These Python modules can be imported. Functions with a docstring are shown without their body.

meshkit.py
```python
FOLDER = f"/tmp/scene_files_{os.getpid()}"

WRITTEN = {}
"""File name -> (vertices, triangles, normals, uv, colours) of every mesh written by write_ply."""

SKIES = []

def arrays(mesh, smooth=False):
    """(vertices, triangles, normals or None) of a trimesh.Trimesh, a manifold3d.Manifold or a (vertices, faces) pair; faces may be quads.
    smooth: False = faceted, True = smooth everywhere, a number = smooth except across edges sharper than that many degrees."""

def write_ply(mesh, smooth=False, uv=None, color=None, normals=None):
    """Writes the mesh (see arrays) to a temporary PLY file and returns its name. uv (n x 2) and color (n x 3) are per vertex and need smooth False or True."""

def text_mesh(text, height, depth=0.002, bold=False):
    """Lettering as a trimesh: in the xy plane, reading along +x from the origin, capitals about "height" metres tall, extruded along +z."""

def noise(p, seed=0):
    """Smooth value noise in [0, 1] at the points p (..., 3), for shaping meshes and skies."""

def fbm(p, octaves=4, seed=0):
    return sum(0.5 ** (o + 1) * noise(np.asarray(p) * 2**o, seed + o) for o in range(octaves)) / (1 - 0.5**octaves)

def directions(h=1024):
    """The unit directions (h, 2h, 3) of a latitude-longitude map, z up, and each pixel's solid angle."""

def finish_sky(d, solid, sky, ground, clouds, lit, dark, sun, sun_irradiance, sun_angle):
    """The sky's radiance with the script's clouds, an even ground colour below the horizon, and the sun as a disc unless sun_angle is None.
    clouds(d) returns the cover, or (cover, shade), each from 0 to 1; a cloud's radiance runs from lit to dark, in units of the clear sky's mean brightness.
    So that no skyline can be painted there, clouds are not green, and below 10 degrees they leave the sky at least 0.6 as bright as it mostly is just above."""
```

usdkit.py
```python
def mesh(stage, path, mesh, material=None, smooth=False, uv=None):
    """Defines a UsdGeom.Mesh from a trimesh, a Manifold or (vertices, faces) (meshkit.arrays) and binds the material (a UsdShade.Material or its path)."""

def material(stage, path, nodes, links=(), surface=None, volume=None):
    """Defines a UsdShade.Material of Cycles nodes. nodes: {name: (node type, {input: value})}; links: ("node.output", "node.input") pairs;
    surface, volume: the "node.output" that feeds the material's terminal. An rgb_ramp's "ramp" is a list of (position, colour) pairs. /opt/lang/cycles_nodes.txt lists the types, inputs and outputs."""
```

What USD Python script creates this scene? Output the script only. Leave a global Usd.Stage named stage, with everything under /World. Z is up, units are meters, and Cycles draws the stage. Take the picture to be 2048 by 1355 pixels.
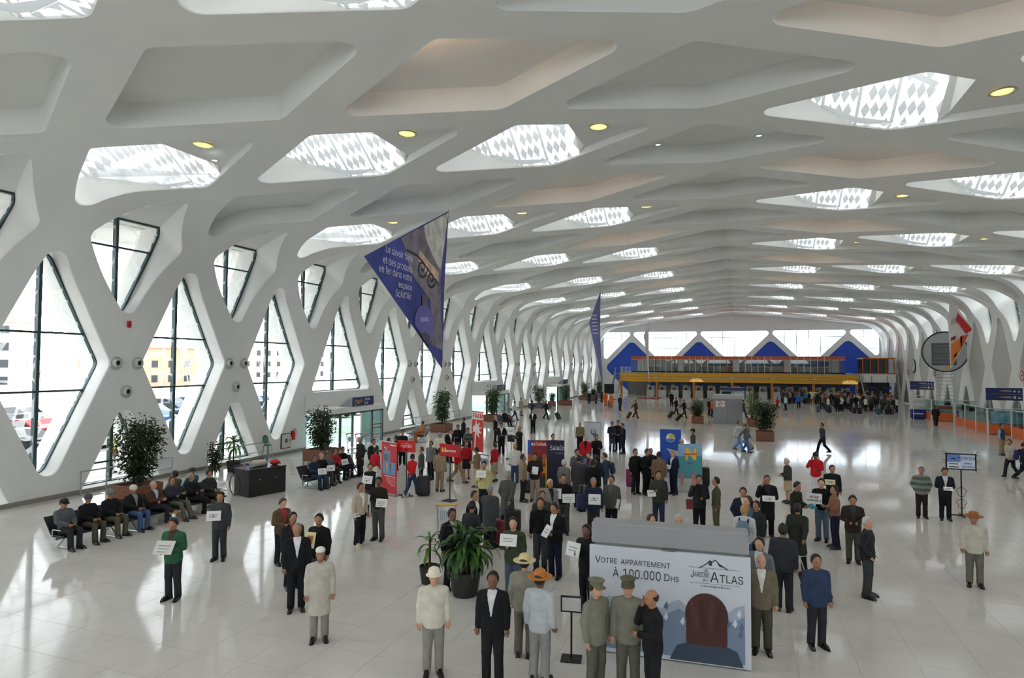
import math, random, glob
import numpy as np, trimesh, shapely, usdkit, meshkit
from shapely.geometry import Polygon, box as sbox, MultiPolygon
from shapely import affinity
from pxr import Usd, UsdGeom, UsdLux, UsdShade, Gf, Sdf, Vt

stage = Usd.Stage.CreateInMemory()
UsdGeom.SetStageUpAxis(stage, 'Z'); UsdGeom.SetStageMetersPerUnit(stage, 1.0)
UsdGeom.Xform.Define(stage, '/World'); UsdGeom.Scope.Define(stage, '/World/Looks')
rng = np.random.default_rng(7); random.seed(7)

# ------------------------------------------------------------------ camera, sky, sun, exposure
EYE, CX = 5.2, 1.1412
FPX, YAW, PIT, ROLL = 1270.3, 0.3464, 0.0384, 0.0052       # focal length in pixels of the 2048 wide picture
cam = UsdGeom.Camera.Define(stage, '/World/camera')
cam.CreateHorizontalApertureAttr(36.0); cam.CreateFocalLengthAttr(36.0 * FPX / 2048)
cam.CreateExposureAttr(-1.92)
_c, _s = math.cos(YAW), math.sin(YAW)
_r = np.array([_c, _s, 0]); _f = np.array([-_s, _c, 0]) * math.cos(PIT) + np.array([0, 0, math.sin(PIT)]); _u = np.cross(_r, _f)
RR = math.cos(ROLL) * _r + math.sin(-ROLL) * -_u; UU = np.cross(RR, _f)
m4 = np.eye(4); m4[0, :3], m4[1, :3], m4[2, :3], m4[3, :3] = RR, UU, -_f, (CX, 0, EYE)
cam.AddTransformOp().Set(Gf.Matrix4d(*m4.ravel().tolist()))
CAM = np.array([CX, 0, EYE])

dome = UsdLux.DomeLight.Define(stage, '/World/sky'); dome.CreateIntensityAttr(5.5); dome.CreateColorAttr(Gf.Vec3f(0.93, 0.96, 1.0))
sun = UsdLux.DistantLight.Define(stage, '/World/sun'); sun.CreateIntensityAttr(70.0); sun.CreateAngleAttr(0.6); sun.CreateColorAttr(Gf.Vec3f(1.0, 0.93, 0.82))
SUN = np.array([8.6, 4.0, -14.5]); SUN = SUN / np.linalg.norm(SUN)
_z = -SUN; _x = np.cross([0, 0, 1.0], _z); _x /= np.linalg.norm(_x); _y = np.cross(_z, _x)
ms = np.eye(4); ms[0, :3], ms[1, :3], ms[2, :3] = _x, _y, _z
sun.AddTransformOp().Set(Gf.Matrix4d(*ms.ravel().tolist()))

def ray(px, py):
    return _f + (px - 1024) / FPX * RR - (py - 677.5) / FPX * UU
def G(px, py, z=0.0):                                     # the point of height z seen at a photograph pixel
    d = ray(px, py); return CAM + d * (z - EYE) / d[2]
def GY(px, py, y):
    d = ray(px, py); return CAM + d * (y - CAM[1]) / d[1]
def GX(px, py, x):
    d = ray(px, py); return CAM + d * (x - CAM[0]) / d[0]

# ------------------------------------------------------------------ materials
def lin(h):
    if not isinstance(h, str): return tuple(h)
    c = [int(h[i:i + 2], 16) / 255 for i in (0, 2, 4)]
    return tuple(x / 12.92 if x <= 0.04045 else ((x + 0.055) / 1.055) ** 2.4 for x in c)
_mats = {}
def mat(hexc, rough=0.6, metal=0.0, spec=0.5, key=None):
    k = (hexc, rough, metal, spec)
    if k not in _mats:
        n = 'surface_%03d' % len(_mats)
        _mats[k] = usdkit.material(stage, '/World/Looks/' + n, {'p': ('principled_bsdf', {'base_color': lin(hexc), 'roughness': rough, 'metallic': metal, 'specular_ior_level': spec})}, surface='p.BSDF')
    return _mats[k]
def noisy(name, h1, h2, scale, rough=0.6, bump=0.0, stretch=(1, 1, 1), spec=0.5, bscale=None):
    if name in _mats: return _mats[name]
    nodes = {'t': ('texture_coordinate', {}), 'm': ('mapping', {'scale': stretch}), 'n': ('noise_texture', {'scale': scale, 'detail': 4.0}),
             'r': ('rgb_ramp', {'ramp': [(0.3, lin(h1)), (0.7, lin(h2))]}), 'p': ('principled_bsdf', {'roughness': rough, 'specular_ior_level': spec})}
    links = [('t.object', 'm.vector'), ('m.vector', 'n.vector'), ('n.fac', 'r.fac'), ('r.color', 'p.base_color')]
    if bump:
        nodes['n2'] = ('noise_texture', {'scale': bscale or scale * 3}); nodes['b'] = ('bump', {'strength': bump, 'distance': 0.01})
        links += [('t.object', 'n2.vector'), ('n2.fac', 'b.height'), ('b.normal', 'p.normal')]
    _mats[name] = usdkit.material(stage, '/World/Looks/' + name, nodes, links, surface='p.BSDF')
    return _mats[name]
def emit(hexc, strength):
    k = ('e', hexc, strength)
    if k not in _mats:
        _mats[k] = usdkit.material(stage, '/World/Looks/lamp_%03d' % len(_mats), {'e': ('emission', {'color': lin(hexc), 'strength': strength})}, surface='e.emission')
    return _mats[k]
def pane_mat(name, tint, f0=0.06, frit=None):
    nodes = {'t': ('transparent_bsdf', {'color': tint}), 'g': ('glossy_bsdf', {'color': (0.9, 0.95, 0.95), 'roughness': 0.02}), 'f': ('layer_weight', {'blend': 0.5}), 'fp': ('math', {'math_type': 'power', 'value2': 4.0}), 'fm': ('math', {'math_type': 'multiply_add', 'value2': 0.55, 'value3': 0.04}), 'x': ('mix_closure', {})}
    links = [('f.facing', 'fp.value1'), ('fp.value', 'fm.value1'), ('fm.value', 'x.fac'), ('t.BSDF', 'x.closure1'), ('g.BSDF', 'x.closure2')]
    out = 'x.closure'
    if frit:
        nodes |= {'c': ('texture_coordinate', {}), 'w': ('noise_texture', {'scale': 1.3, 'detail': 1.0}), 'mv': ('mix_color', {'fac': 0.22}),
                  'v': ('voronoi_texture', {'feature': 'distance_to_edge', 'scale': frit[0], 'randomness': 0.75}), 'l': ('math', {'math_type': 'less_than', 'value2': frit[1]}),
                  'd': ('diffuse_bsdf', {'color': (0.9, 0.93, 0.92)}), 'tl': ('translucent_bsdf', {'color': (0.85, 0.92, 0.92)}), 'dm': ('mix_closure', {'fac': 0.6}),
                  'k': ('math', {'math_type': 'multiply', 'value2': frit[2]}), 'y': ('mix_closure', {})}
        links += [('c.object', 'w.vector'), ('c.object', 'mv.a'), ('w.color', 'mv.b'), ('mv.result', 'v.vector'), ('v.distance', 'l.value1'), ('l.value', 'k.value1'), ('k.value', 'y.fac'),
                  ('d.BSDF', 'dm.closure1'), ('tl.BSDF', 'dm.closure2'), ('x.closure', 'y.closure1'), ('dm.closure', 'y.closure2')]
        out = 'y.closure'
    return usdkit.material(stage, '/World/Looks/' + name, nodes, links, surface=out)

PLASTER = noisy('white_plaster', 'e9e9e6', 'eeeeea', 0.5, rough=0.75, spec=0.3)
PANEL = noisy('grey_panel', 'b9b8b3', 'c1c0bb', 0.6, rough=0.8, spec=0.3)
FRAME = mat('35494b', 0.4, 0.3)
GLASS = pane_mat('window_glass', (0.93, 0.965, 0.965), frit=(1.6, 0.06, 0.5))
CLEAR = pane_mat('clear_glass', (0.95, 0.96, 0.96))
SKYGLASS = pane_mat('skylight_glass', (0.97, 0.97, 0.97))
FARGLASS = pane_mat('end_wall_glass', (0.72, 0.80, 0.88), frit=(1.1, 0.035, 0.7))
STEEL = mat('b9bcbe', 0.3, 0.8); DARK = mat('1c1c1e', 0.5); WHITE = mat('e9e9e6', 0.5); PAPER = mat('f2f2f0', 0.7); BLACK = mat('0c0c0d', 0.45)

# ------------------------------------------------------------------ prims
_used = {}
def numbered(parent, name):
    k = parent + '/' + name
    n = _used.get(k, 0); _used[k] = n + 1
    return k if n == 0 else '%s_%03d' % (k, n)
def path_of(o): return '/World' if o is None else str(o.GetPath())
def tag(o, label=None, cat=None, group=None, kind=None):
    for k, v in (('label', label), ('category', cat), ('group', group), ('kind', kind)):
        if v: o.SetCustomDataByKey(k, v)
    return o
def thing(name, label, cat, loc=(0, 0, 0), rz=0.0, group=None, kind=None, scale=None):
    x = UsdGeom.Xform.Define(stage, numbered('/World', name))
    x.AddTranslateOp().Set(Gf.Vec3d(*map(float, loc)))
    if rz: x.AddRotateZOp().Set(float(rz))
    if scale: x.AddScaleOp().Set(Gf.Vec3f(*([float(scale)] * 3)))
    return tag(x.GetPrim(), label, cat, group, kind)
def put(name, v, f, m, parent=None, normals=None, smooth=False, **kw):
    p = numbered(path_of(parent), name)
    if normals is None:
        o = usdkit.mesh(stage, p, (np.asarray(v, float), np.asarray(f, int)), m, smooth=smooth)
    else:
        o = usdkit.mesh(stage, p, (np.asarray(v, float), np.asarray(f, int)), m)
        o.CreateNormalsAttr(Vt.Vec3fArray.FromNumpy(np.asarray(normals, np.float32))); o.SetNormalsInterpolation('vertex')
    return tag(o.GetPrim(), **kw) if kw else o.GetPrim()
def copy_of(src, loc, rz=0.0, label=None, group=None, scale=None):
    was = src.GetCustomData(); nm = src.GetName()
    o = thing(nm.rsplit('_', 1)[0] if nm[-3:].isdigit() else nm, label or was['label'], was['category'], loc, rz, group or was.get('group'), scale=scale)
    o.GetReferences().AddInternalReference(src.GetPath()); o.SetInstanceable(True)
    return o

class MB:
    """collects simple shapes into one mesh"""
    def __init__(self): self.V, self.F, self.n = [], [], 0
    def add(self, v, f):
        v = np.asarray(v, float); f = np.asarray(f, int)
        if f.shape[1] == 4: f = np.vstack([f[:, [0, 1, 2]], f[:, [0, 2, 3]]])
        self.V.append(v); self.F.append(f + self.n); self.n += len(v); return self
    def tm(self, m, T=None):
        v = np.array(m.vertices)
        if T is not None: v = v @ T[:3, :3].T + T[:3, 3]
        return self.add(v, m.faces)
    def box(self, x0, x1, y0, y1, z0, z1, bev=0.0):
        if bev:
            pts = [(sx, sy, sz) for sx in (0, 1) for sy in (0, 1) for sz in (0, 1)]
            P = []
            for a, b, c in pts:
                X, Y, Z = (x0, x1)[a], (y0, y1)[b], (z0, z1)[c]; dx, dy, dz = (bev, -bev)[a], (bev, -bev)[b], (bev, -bev)[c]
                P += [(X, Y + dy, Z + dz), (X + dx, Y, Z + dz), (X + dx, Y + dy, Z)]
            h = trimesh.convex.convex_hull(np.array(P)); return self.tm(h)
        v = np.array([(x, y, z) for z in (z0, z1) for y in (y0, y1) for x in (x0, x1)], float)
        f = [(0, 2, 3, 1), (4, 5, 7, 6), (0, 1, 5, 4), (2, 6, 7, 3), (0, 4, 6, 2), (1, 3, 7, 5)]
        return self.add(v, f)
    def bar(self, a, b, r, n=6, r2=None):
        a, b = np.asarray(a, float), np.asarray(b, float); t = b - a; t /= np.linalg.norm(t) + 1e-12
        x = np.cross(t, (0, 0, 1.0) if abs(t[2]) < 0.9 else (1.0, 0, 0)); x /= np.linalg.norm(x); y = np.cross(t, x)
        an = np.arange(n) * 2 * np.pi / n; c = np.cos(an)[:, None] * x + np.sin(an)[:, None] * y
        r2 = r if r2 is None else r2
        v = np.vstack([a + c * r, b + c * r2, [a], [b]])
        i = np.arange(n); j = (i + 1) % n
        f = np.vstack([np.stack([i, j, j + n], 1), np.stack([i, j + n, i + n], 1), np.stack([j, i, np.full(n, 2 * n)], 1), np.stack([i + n, j + n, np.full(n, 2 * n + 1)], 1)])
        return self.add(v, f)
    def tube(self, pts, r, n=6):
        for a, b in zip(pts[:-1], pts[1:]): self.bar(a, b, r, n)
        return self
    def lathe(self, prof, c=(0, 0, 0), n=20):
        prof = np.asarray(prof, float); an = np.arange(n) * 2 * np.pi / n; k = len(prof)
        v = np.stack([np.outer(prof[:, 0], np.cos(an)), np.outer(prof[:, 0], np.sin(an)), np.repeat(prof[:, 1:], n, 1)], -1).reshape(-1, 3) + np.asarray(c)
        i, j = np.meshgrid(np.arange(k - 1), np.arange(n), indexing='ij')
        q = np.stack([i * n + j, i * n + (j + 1) % n, (i + 1) * n + (j + 1) % n, (i + 1) * n + j], -1).reshape(-1, 4)
        return self.add(v, q)
    def quad(self, a, b, c, d): return self.add([a, b, c, d], [(0, 1, 2, 3)])
    def poly(self, pts, h, axis=2):
        """polygon (2D points) extruded by h; axis 2: in xy along z; axis 1: in xz along -y (seen from the front)"""
        m = trimesh.creation.extrude_polygon(pts if hasattr(pts, 'exterior') else Polygon(pts).buffer(0), h, engine='earcut')
        v = np.array(m.vertices)
        if axis == 1: v = np.stack([v[:, 0], -v[:, 2], v[:, 1]], 1)
        return self.add(v, m.faces)
    def build(self, name, m, parent=None, smooth=False, T=None, **kw):
        v = np.vstack(self.V); f = np.vstack(self.F)
        if T is not None: v = v @ T[:3, :3].T + T[:3, 3]
        return put(name, v, f, m, parent, smooth=smooth, **kw)

def frame_T(origin, xdir, updir=(0, 0, 1)):
    """local x right, z up, -y towards the viewer"""
    x = np.asarray(xdir, float); x /= np.linalg.norm(x); z = np.asarray(updir, float); z = z - x * (z @ x); z /= np.linalg.norm(z); y = np.cross(z, x)
    T = np.eye(4); T[:3, 0], T[:3, 1], T[:3, 2], T[:3, 3] = x, y, z, origin
    return T
_tc = {}
def text(s, h, depth=0.004, bold=False):
    k = (s, h, depth, bold)
    if k not in _tc: _tc[k] = meshkit.text_mesh(s, h, depth, bold)
    m = _tc[k]; v = np.array(m.vertices)
    return np.stack([v[:, 0], -v[:, 2], v[:, 1]], 1), np.array(m.faces)       # in xz, proud towards -y
def fit_text(name, s, x0, x1, z, h, m, parent, y=0.0, T=None, bold=False):
    v, f = text(s, h, .004, bold); return put_text(name, s, x0, z, h, m, parent, y=y, squeeze=(x1 - x0) / v[:, 0].max(), T=T, bold=bold)
def put_text(name, s, x, z, h, m, parent, y=0.0, align='l', bold=False, squeeze=1.0, depth=0.004, T=None):
    v, f = text(s, h, depth, bold); v = v.copy(); v[:, 0] *= squeeze
    w = v[:, 0].max()
    v[:, 0] += x - (0 if align == 'l' else w / 2 if align == 'c' else w); v[:, 2] += z; v[:, 1] += y
    if T is not None: v = v @ T[:3, :3].T + T[:3, 3]
    return put(name, v, f, m, parent)
# ------------------------------------------------------------------ the hall: lattice of walls and ceiling
P, Y0 = 6.199, 19.718                                      # bay length along the hall, first node
WL, WR, YEND, YBACK = -23.26, 22.3, 116.0, -16.0
RX = [-18.33, -12.28, -6.12, 0.0, 6.12, 12.28, 18.33]; RZ = [11.977, 12.747, 13.44, 13.86, 13.44, 12.747, 11.977]
SL = 0.127; ZN = 5.13
def roof_z(x): return np.interp(x, [-30] + RX + [30], [RZ[0] - SL * 11.67] + RZ + [RZ[-1] - SL * 11.67])
th = math.atan(SL); turn = math.pi / 2 - th; R = 3.5; tl = R * math.tan(turn / 2)
def side(w):                                               # from the floor to the first roof row, left-hand wall at x = w < 0
    zc = RZ[0] + SL * (w - RX[0])                          # the sharp corner
    pts = [(w, z) for z in np.linspace(0, zc - tl, 6)]
    cx, cz = w + R, zc - tl
    pts += [(cx - R * math.cos(a), cz + R * math.sin(a)) for a in np.linspace(0, turn, 15)[1:]]
    return pts, zc
lp, zcl = side(WL); rp, zcr = side(-WR)
line = lp + list(zip(RX, RZ)) + [(-x, z) for x, z in rp[::-1]]
line = np.array(line); line = line[np.r_[True, np.linalg.norm(np.diff(line, axis=0), axis=1) > 1e-6]]
SS = np.r_[0, np.cumsum(np.linalg.norm(np.diff(line, axis=0), axis=1))]
STOT = SS[-1]
_t = np.gradient(line, SS, axis=0); _t /= np.linalg.norm(_t, axis=1, keepdims=True)
NN = np.stack([-_t[:, 1], _t[:, 0]], 1)                    # away from the hall
def surf(s, y, d=0.0):
    s = np.asarray(s, float); x = np.interp(s, SS, line[:, 0]); z = np.interp(s, SS, line[:, 1]); nx = np.interp(s, SS, NN[:, 0]); nz = np.interp(s, SS, NN[:, 1])
    return np.stack([x + nx * d, np.broadcast_to(y, s.shape), z + nz * d], -1)
def snorm(s): return np.stack([-np.interp(s, SS, NN[:, 0]), 0 * np.asarray(s), -np.interp(s, SS, NN[:, 1])], -1)
def s_of_x(x):
    i = np.searchsorted(line[8:-8, 0], x); return float(np.interp(x, line[8:-8, 0], SS[8:-8]))
row = {2: s_of_x(RX[0]), 3: s_of_x(RX[1]), 4: s_of_x(RX[2]), 5: s_of_x(0), 6: s_of_x(RX[4]), 7: s_of_x(RX[5]), 8: s_of_x(RX[6])}
row[0] = ZN; row[-1] = ZN - 6.2; row[1] = 10.25; row[10] = STOT - ZN; row[11] = STOT - ZN + 6.2; row[9] = STOT - 10.25
KO, RND = 0.775, 0.45
def opening(r, n):
    sc, yc = row[r], Y0 + P * n
    a = row[r] - row[r - 1] if r - 1 in row else 6.2; b = row[r + 1] - row[r] if r + 1 in row else 6.2
    a, b = {0: (6.2, 6.2), 1: (4.4, 4.3), 2: (5.5, b), 8: (a, 5.5), 9: (4.3, 4.4), 10: (6.2, 6.2)}.get(r, (a, b)); hy = 2.2 if r in (1, 9) else P / 2 * KO
    g = Polygon([(sc - a * KO, yc), (sc, yc - hy), (sc + b * KO, yc), (sc, yc + hy)])
    return g.buffer(-RND).buffer(RND, quad_segs=6)
DOORS = [2.5, 6.5, 10.5]
SILL = 3.35
def door_gable(n):
    yc = Y0 + P * n; k = P / 2 / 6.2; top = ZN + 6.2 * KO
    g = Polygon([(SILL, yc - (top - SILL) * k), (top, yc), (SILL, yc + (top - SILL) * k)])
    return g.buffer(-0.25).buffer(0.25, quad_segs=5)
def parity(r): return 0.5 if r % 2 == 0 else 0.0
nmin, nmax = -5, 15.4
opens = []                                                  # (kind, row, n, polygon in (s, y))
for r in range(-1, 12):
    n = nmin + parity(r)
    while n <= nmax:
        kind = None
        if r in (0, 10): kind = 'diamond'
        elif r in (1, 9): kind = 'upper'
        elif r in (-1, 11): kind = 'lower'
        elif r == 5: kind = 'recess'
        else:
            k = (n - (r / 2 - 1.5)) if r < 5 else (n - ((10 - r) / 2 - 1.5))
            kind = 'skylight' if abs(round(k)) % 2 == 0 else 'recess'
        ok = True
        if r == 0 and n in DOORS: kind, g = 'gable', door_gable(n)
        else: g = opening(r, n)
        if r == -1:
            if n in [d + e for d in DOORS for e in (-0.5, 0.5)]: ok = False
            g = g.intersection(sbox(0.12, -99, 99, 999))
        if r == 11:
            g = g.intersection(sbox(0, -99, STOT - 0.12, 999))
        if ok and g.bounds[3] < YEND - 0.15: opens.append((kind, r, n, g))
        n += 1.0

PORTALS = [Y0 + P * d - 0.75 for d in DOORS]
for yp in PORTALS: opens.append(('portal', -1, 0, sbox(0.001, yp - 2.85, 2.15, yp + 2.85)))

def tri2d(poly):
    out_v, out_f, n = [], [], 0
    for g in getattr(poly, 'geoms', [poly]):
        if g.geom_type != 'Polygon' or g.area < 1e-6: continue
        v, f = trimesh.creation.triangulate_polygon(g, engine='earcut')
        out_v.append(v); out_f.append(np.asarray(f) + n); n += len(v)
    return (np.vstack(out_v), np.vstack(out_f)) if out_v else (np.zeros((0, 2)), np.zeros((0, 3), int))
def bands(poly, s0, s1, fn, breaks=None):
    """triangulate a polygon of the (s, y) plane in bands so that it follows the section; fn(s, y) -> points"""
    cuts = sorted({s0, s1} | {float(s) for s in (SS if breaks is None else breaks) if s0 < s < s1})
    V, F, S, n = [], [], [], 0
    for a, b in zip(cuts[:-1], cuts[1:]):
        v, f = tri2d(poly.intersection(sbox(a, -500, b, 500)))
        if len(f) == 0: continue
        V.append(v); F.append(f + n); n += len(v)
    v = np.vstack(V); return v, np.vstack(F)
def orient(v3, f, want):
    """faces so that their normals look along want(centroid)"""
    n = np.cross(v3[f[:, 1]] - v3[f[:, 0]], v3[f[:, 2]] - v3[f[:, 0]]); c = v3[f].mean(1)
    flip = (n * want(c)).sum(1) < 0
    f = f.copy(); f[flip] = f[flip][:, ::-1]; return f
axis_pt = lambda c: np.stack([-c[:, 0], 0 * c[:, 0], 6.0 - c[:, 2]], 1)
sA, sB = SS[len(lp) - 1], STOT - SS[len(rp) - 1]
sA = float(np.interp(zcl - tl + 1.2, lp and [p_[1] for p_ in lp], SS[:len(lp)])); sB = STOT - sA
cut = shapely.union_all([o[3] for o in opens])
for nm, a, b in (('wall_left', 0.0, sA), ('ceiling', sA, sB), ('wall_right', sB, STOT)):
    v, f = bands(sbox(a, YBACK, b, YEND).difference(cut), a, b, None)
    v3 = surf(v[:, 0], v[:, 1]); f = orient(v3, f, axis_pt)
    o = put(nm, v3, f, PLASTER, None, normals=snorm(v[:, 0]), kind='structure', label={'wall_left': 'white left hand wall of crossing straps around diamond windows', 'ceiling': 'white pitched ceiling of crossing straps with long lozenge openings', 'wall_right': 'white right hand wall of crossing straps with grey lozenge panels'}[nm])
    if nm == 'ceiling': CEIL = o
    if nm == 'wall_left': WALL_L = o
    if nm == 'wall_right': WALL_R = o

TK = 0.41; XG = WL - 0.8; DW = 1.7                                    # window plane, thickness of the left wall
def outer(s, y, d):
    """point at depth d behind the left upper corner: sharp outside corner"""
    q = surf(s, y, d); sc = SS[5]; se = SS[len(lp) - 1]
    s = np.asarray(s, float); t = np.clip((s - sc) / (se - sc), 0, 1)
    h = tl / (2 * tl)
    xw = np.full(s.shape, WL - d); zr = lambda x: RZ[0] + SL * (x - RX[0]) + 0.12
    zk = zr(WL - d)
    up = np.where(t < TK, t / TK, 1.0); al = np.where(t > TK, (t - TK) / (1 - TK), 0.0)
    z1 = zcl - tl + up * (zk - (zcl - tl)); x1 = WL - d + al * (tl + d)
    x1 = np.where(s <= sc, WL - d, np.where(s >= se, q[..., 0], x1)); z1 = np.where(s <= sc, s, np.where(s >= se, zr(q[..., 0]), np.where(al > 0, zr(x1), z1)))
    return np.stack([x1, np.broadcast_to(y, s.shape), z1], -1)
def mirror_fn(fn):
    def g(s, y, d):
        q = fn(STOT - np.asarray(s, float), y, d); q[..., 0] = -q[..., 0] + (WR + WL); return q
    return g
def ring(poly, step=0.3):
    c = np.array(shapely.segmentize(poly.exterior, step).coords)[:-1]
    return c
def reveal(poly, fn, depth, first=0.0, bevel=0.035):
    """side walls of an opening from the inner face to the given depth; fn(s, y, d) -> points"""
    c0 = ring(poly); ctr = c0.mean(0)
    d_in = poly.buffer(-bevel); dirs = ctr - c0; dirs /= np.linalg.norm(dirs, axis=1, keepdims=True)
    c1 = c0 + dirs * bevel
    rings = [(c0, 0.0), (c1, bevel * 1.2)] + [(c1, x) for x in ([depth] if np.ndim(depth) == 0 else depth)]
    k = len(c0); V = np.vstack([fn(c[:, 0], c[:, 1], np.full(k, d)) for c, d in rings]); F = []
    i = np.arange(k); j = (i + 1) % k
    for q in range(len(rings) - 1):
        a = q * k; F += [np.stack([a + i, a + j, a + k + j], 1), np.stack([a + i, a + k + j, a + k + i], 1)]
    f = np.vstack(F)
    mid = fn(np.array([ctr[0]]), np.array([ctr[1]]), np.array([0.4]))[0]
    return V, orient(V, f, lambda c: mid - c)
nwin = 0
def window(label=None):
    global nwin
    nwin += 1
    x = UsdGeom.Xform.Define(stage, '/World/window_%d' % nwin)
    return tag(x.GetPrim(), label, None, None, 'structure')
def offset_frame(poly, w): return poly.difference(poly.buffer(-w))
def glaze(win, poly, x, mull, trans, glass, fw=0.09, fd=0.08, sgn=1, tw=0.035):
    """window in the plane of constant x: polygon in (z, y); split by mullions (y) and transoms (z)"""
    def slab(pg, x0, x1, name, m):
        for g in getattr(pg, 'geoms', [pg]):
            if g.geom_type != 'Polygon' or g.area < 1e-4: continue
            e = trimesh.creation.extrude_polygon(g, abs(x1 - x0), engine='earcut'); v = np.array(e.vertices)
            v = np.stack([min(x0, x1) + v[:, 2], v[:, 1], v[:, 0]], 1); put(name, v, np.array(e.faces)[:, ::-1], m, win)
    slab(offset_frame(poly, fw), x - fd, x + fd, 'window_frame', FRAME)
    inner = poly.buffer(-fw * 0.9); lo, ylo, hi, yhi = poly.bounds
    cutters = []
    for y in mull:
        g = sbox(lo, y - 0.06, hi, y + 0.06).intersection(inner); slab(g, x - 0.14, x + 0.06, 'mullion', FRAME); cutters.append(g)
    for z in trans:
        g = sbox(z - tw, ylo, z + tw, yhi).intersection(inner)
        for q in cutters[:len(mull)]: g = g.difference(q)
        slab(g, x - fd, x + 0.05, 'transom', FRAME); cutters.append(sbox(z - tw, ylo, z + tw, yhi))
    rest = inner.difference(shapely.union_all(cutters)) if cutters else inner
    for g in getattr(rest, 'geoms', [rest]):
        v, f = tri2d(g)
        if len(f) and g.area > 0.01: put('pane', np.stack([np.full(len(v), x), v[:, 1], v[:, 0]], 1), f, glass, win)

SKYLAMPS = []
COVE = 48.0
def local(r, n):
    sc, yc = row[r], Y0 + P * n
    return lambda u, v, d: surf(sc + np.asarray(u, float), yc + np.asarray(v, float), np.asarray(d, float))
SCREEN = usdkit.material(stage, '/World/Looks/skylight_screen', {'d': ('diffuse_bsdf', {'color': (0.6, 0.61, 0.62)}), 't': ('translucent_bsdf', {'color': (0.62, 0.64, 0.64)}), 'm': ('mix_closure', {'fac': 0.45})}, [('d.BSDF', 'm.closure1'), ('t.BSDF', 'm.closure2')], surface='m.closure')
vF = 2.45
FROST = usdkit.material(stage, '/World/Looks/frosted_skylight', {'a': ('transparent_bsdf', {'color': (.95, .97, .97)}), 't': ('translucent_bsdf', {'color': (.92, .93, .93)}), 'm': ('mix_closure', {'fac': 0.72})}, [('a.BSDF', 'm.closure1'), ('t.BSDF', 'm.closure2')], surface='m.closure')
def lid(u, v): return 0.06 + np.clip(1.75 - np.asarray(v), 0, 5) * 0.9
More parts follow.
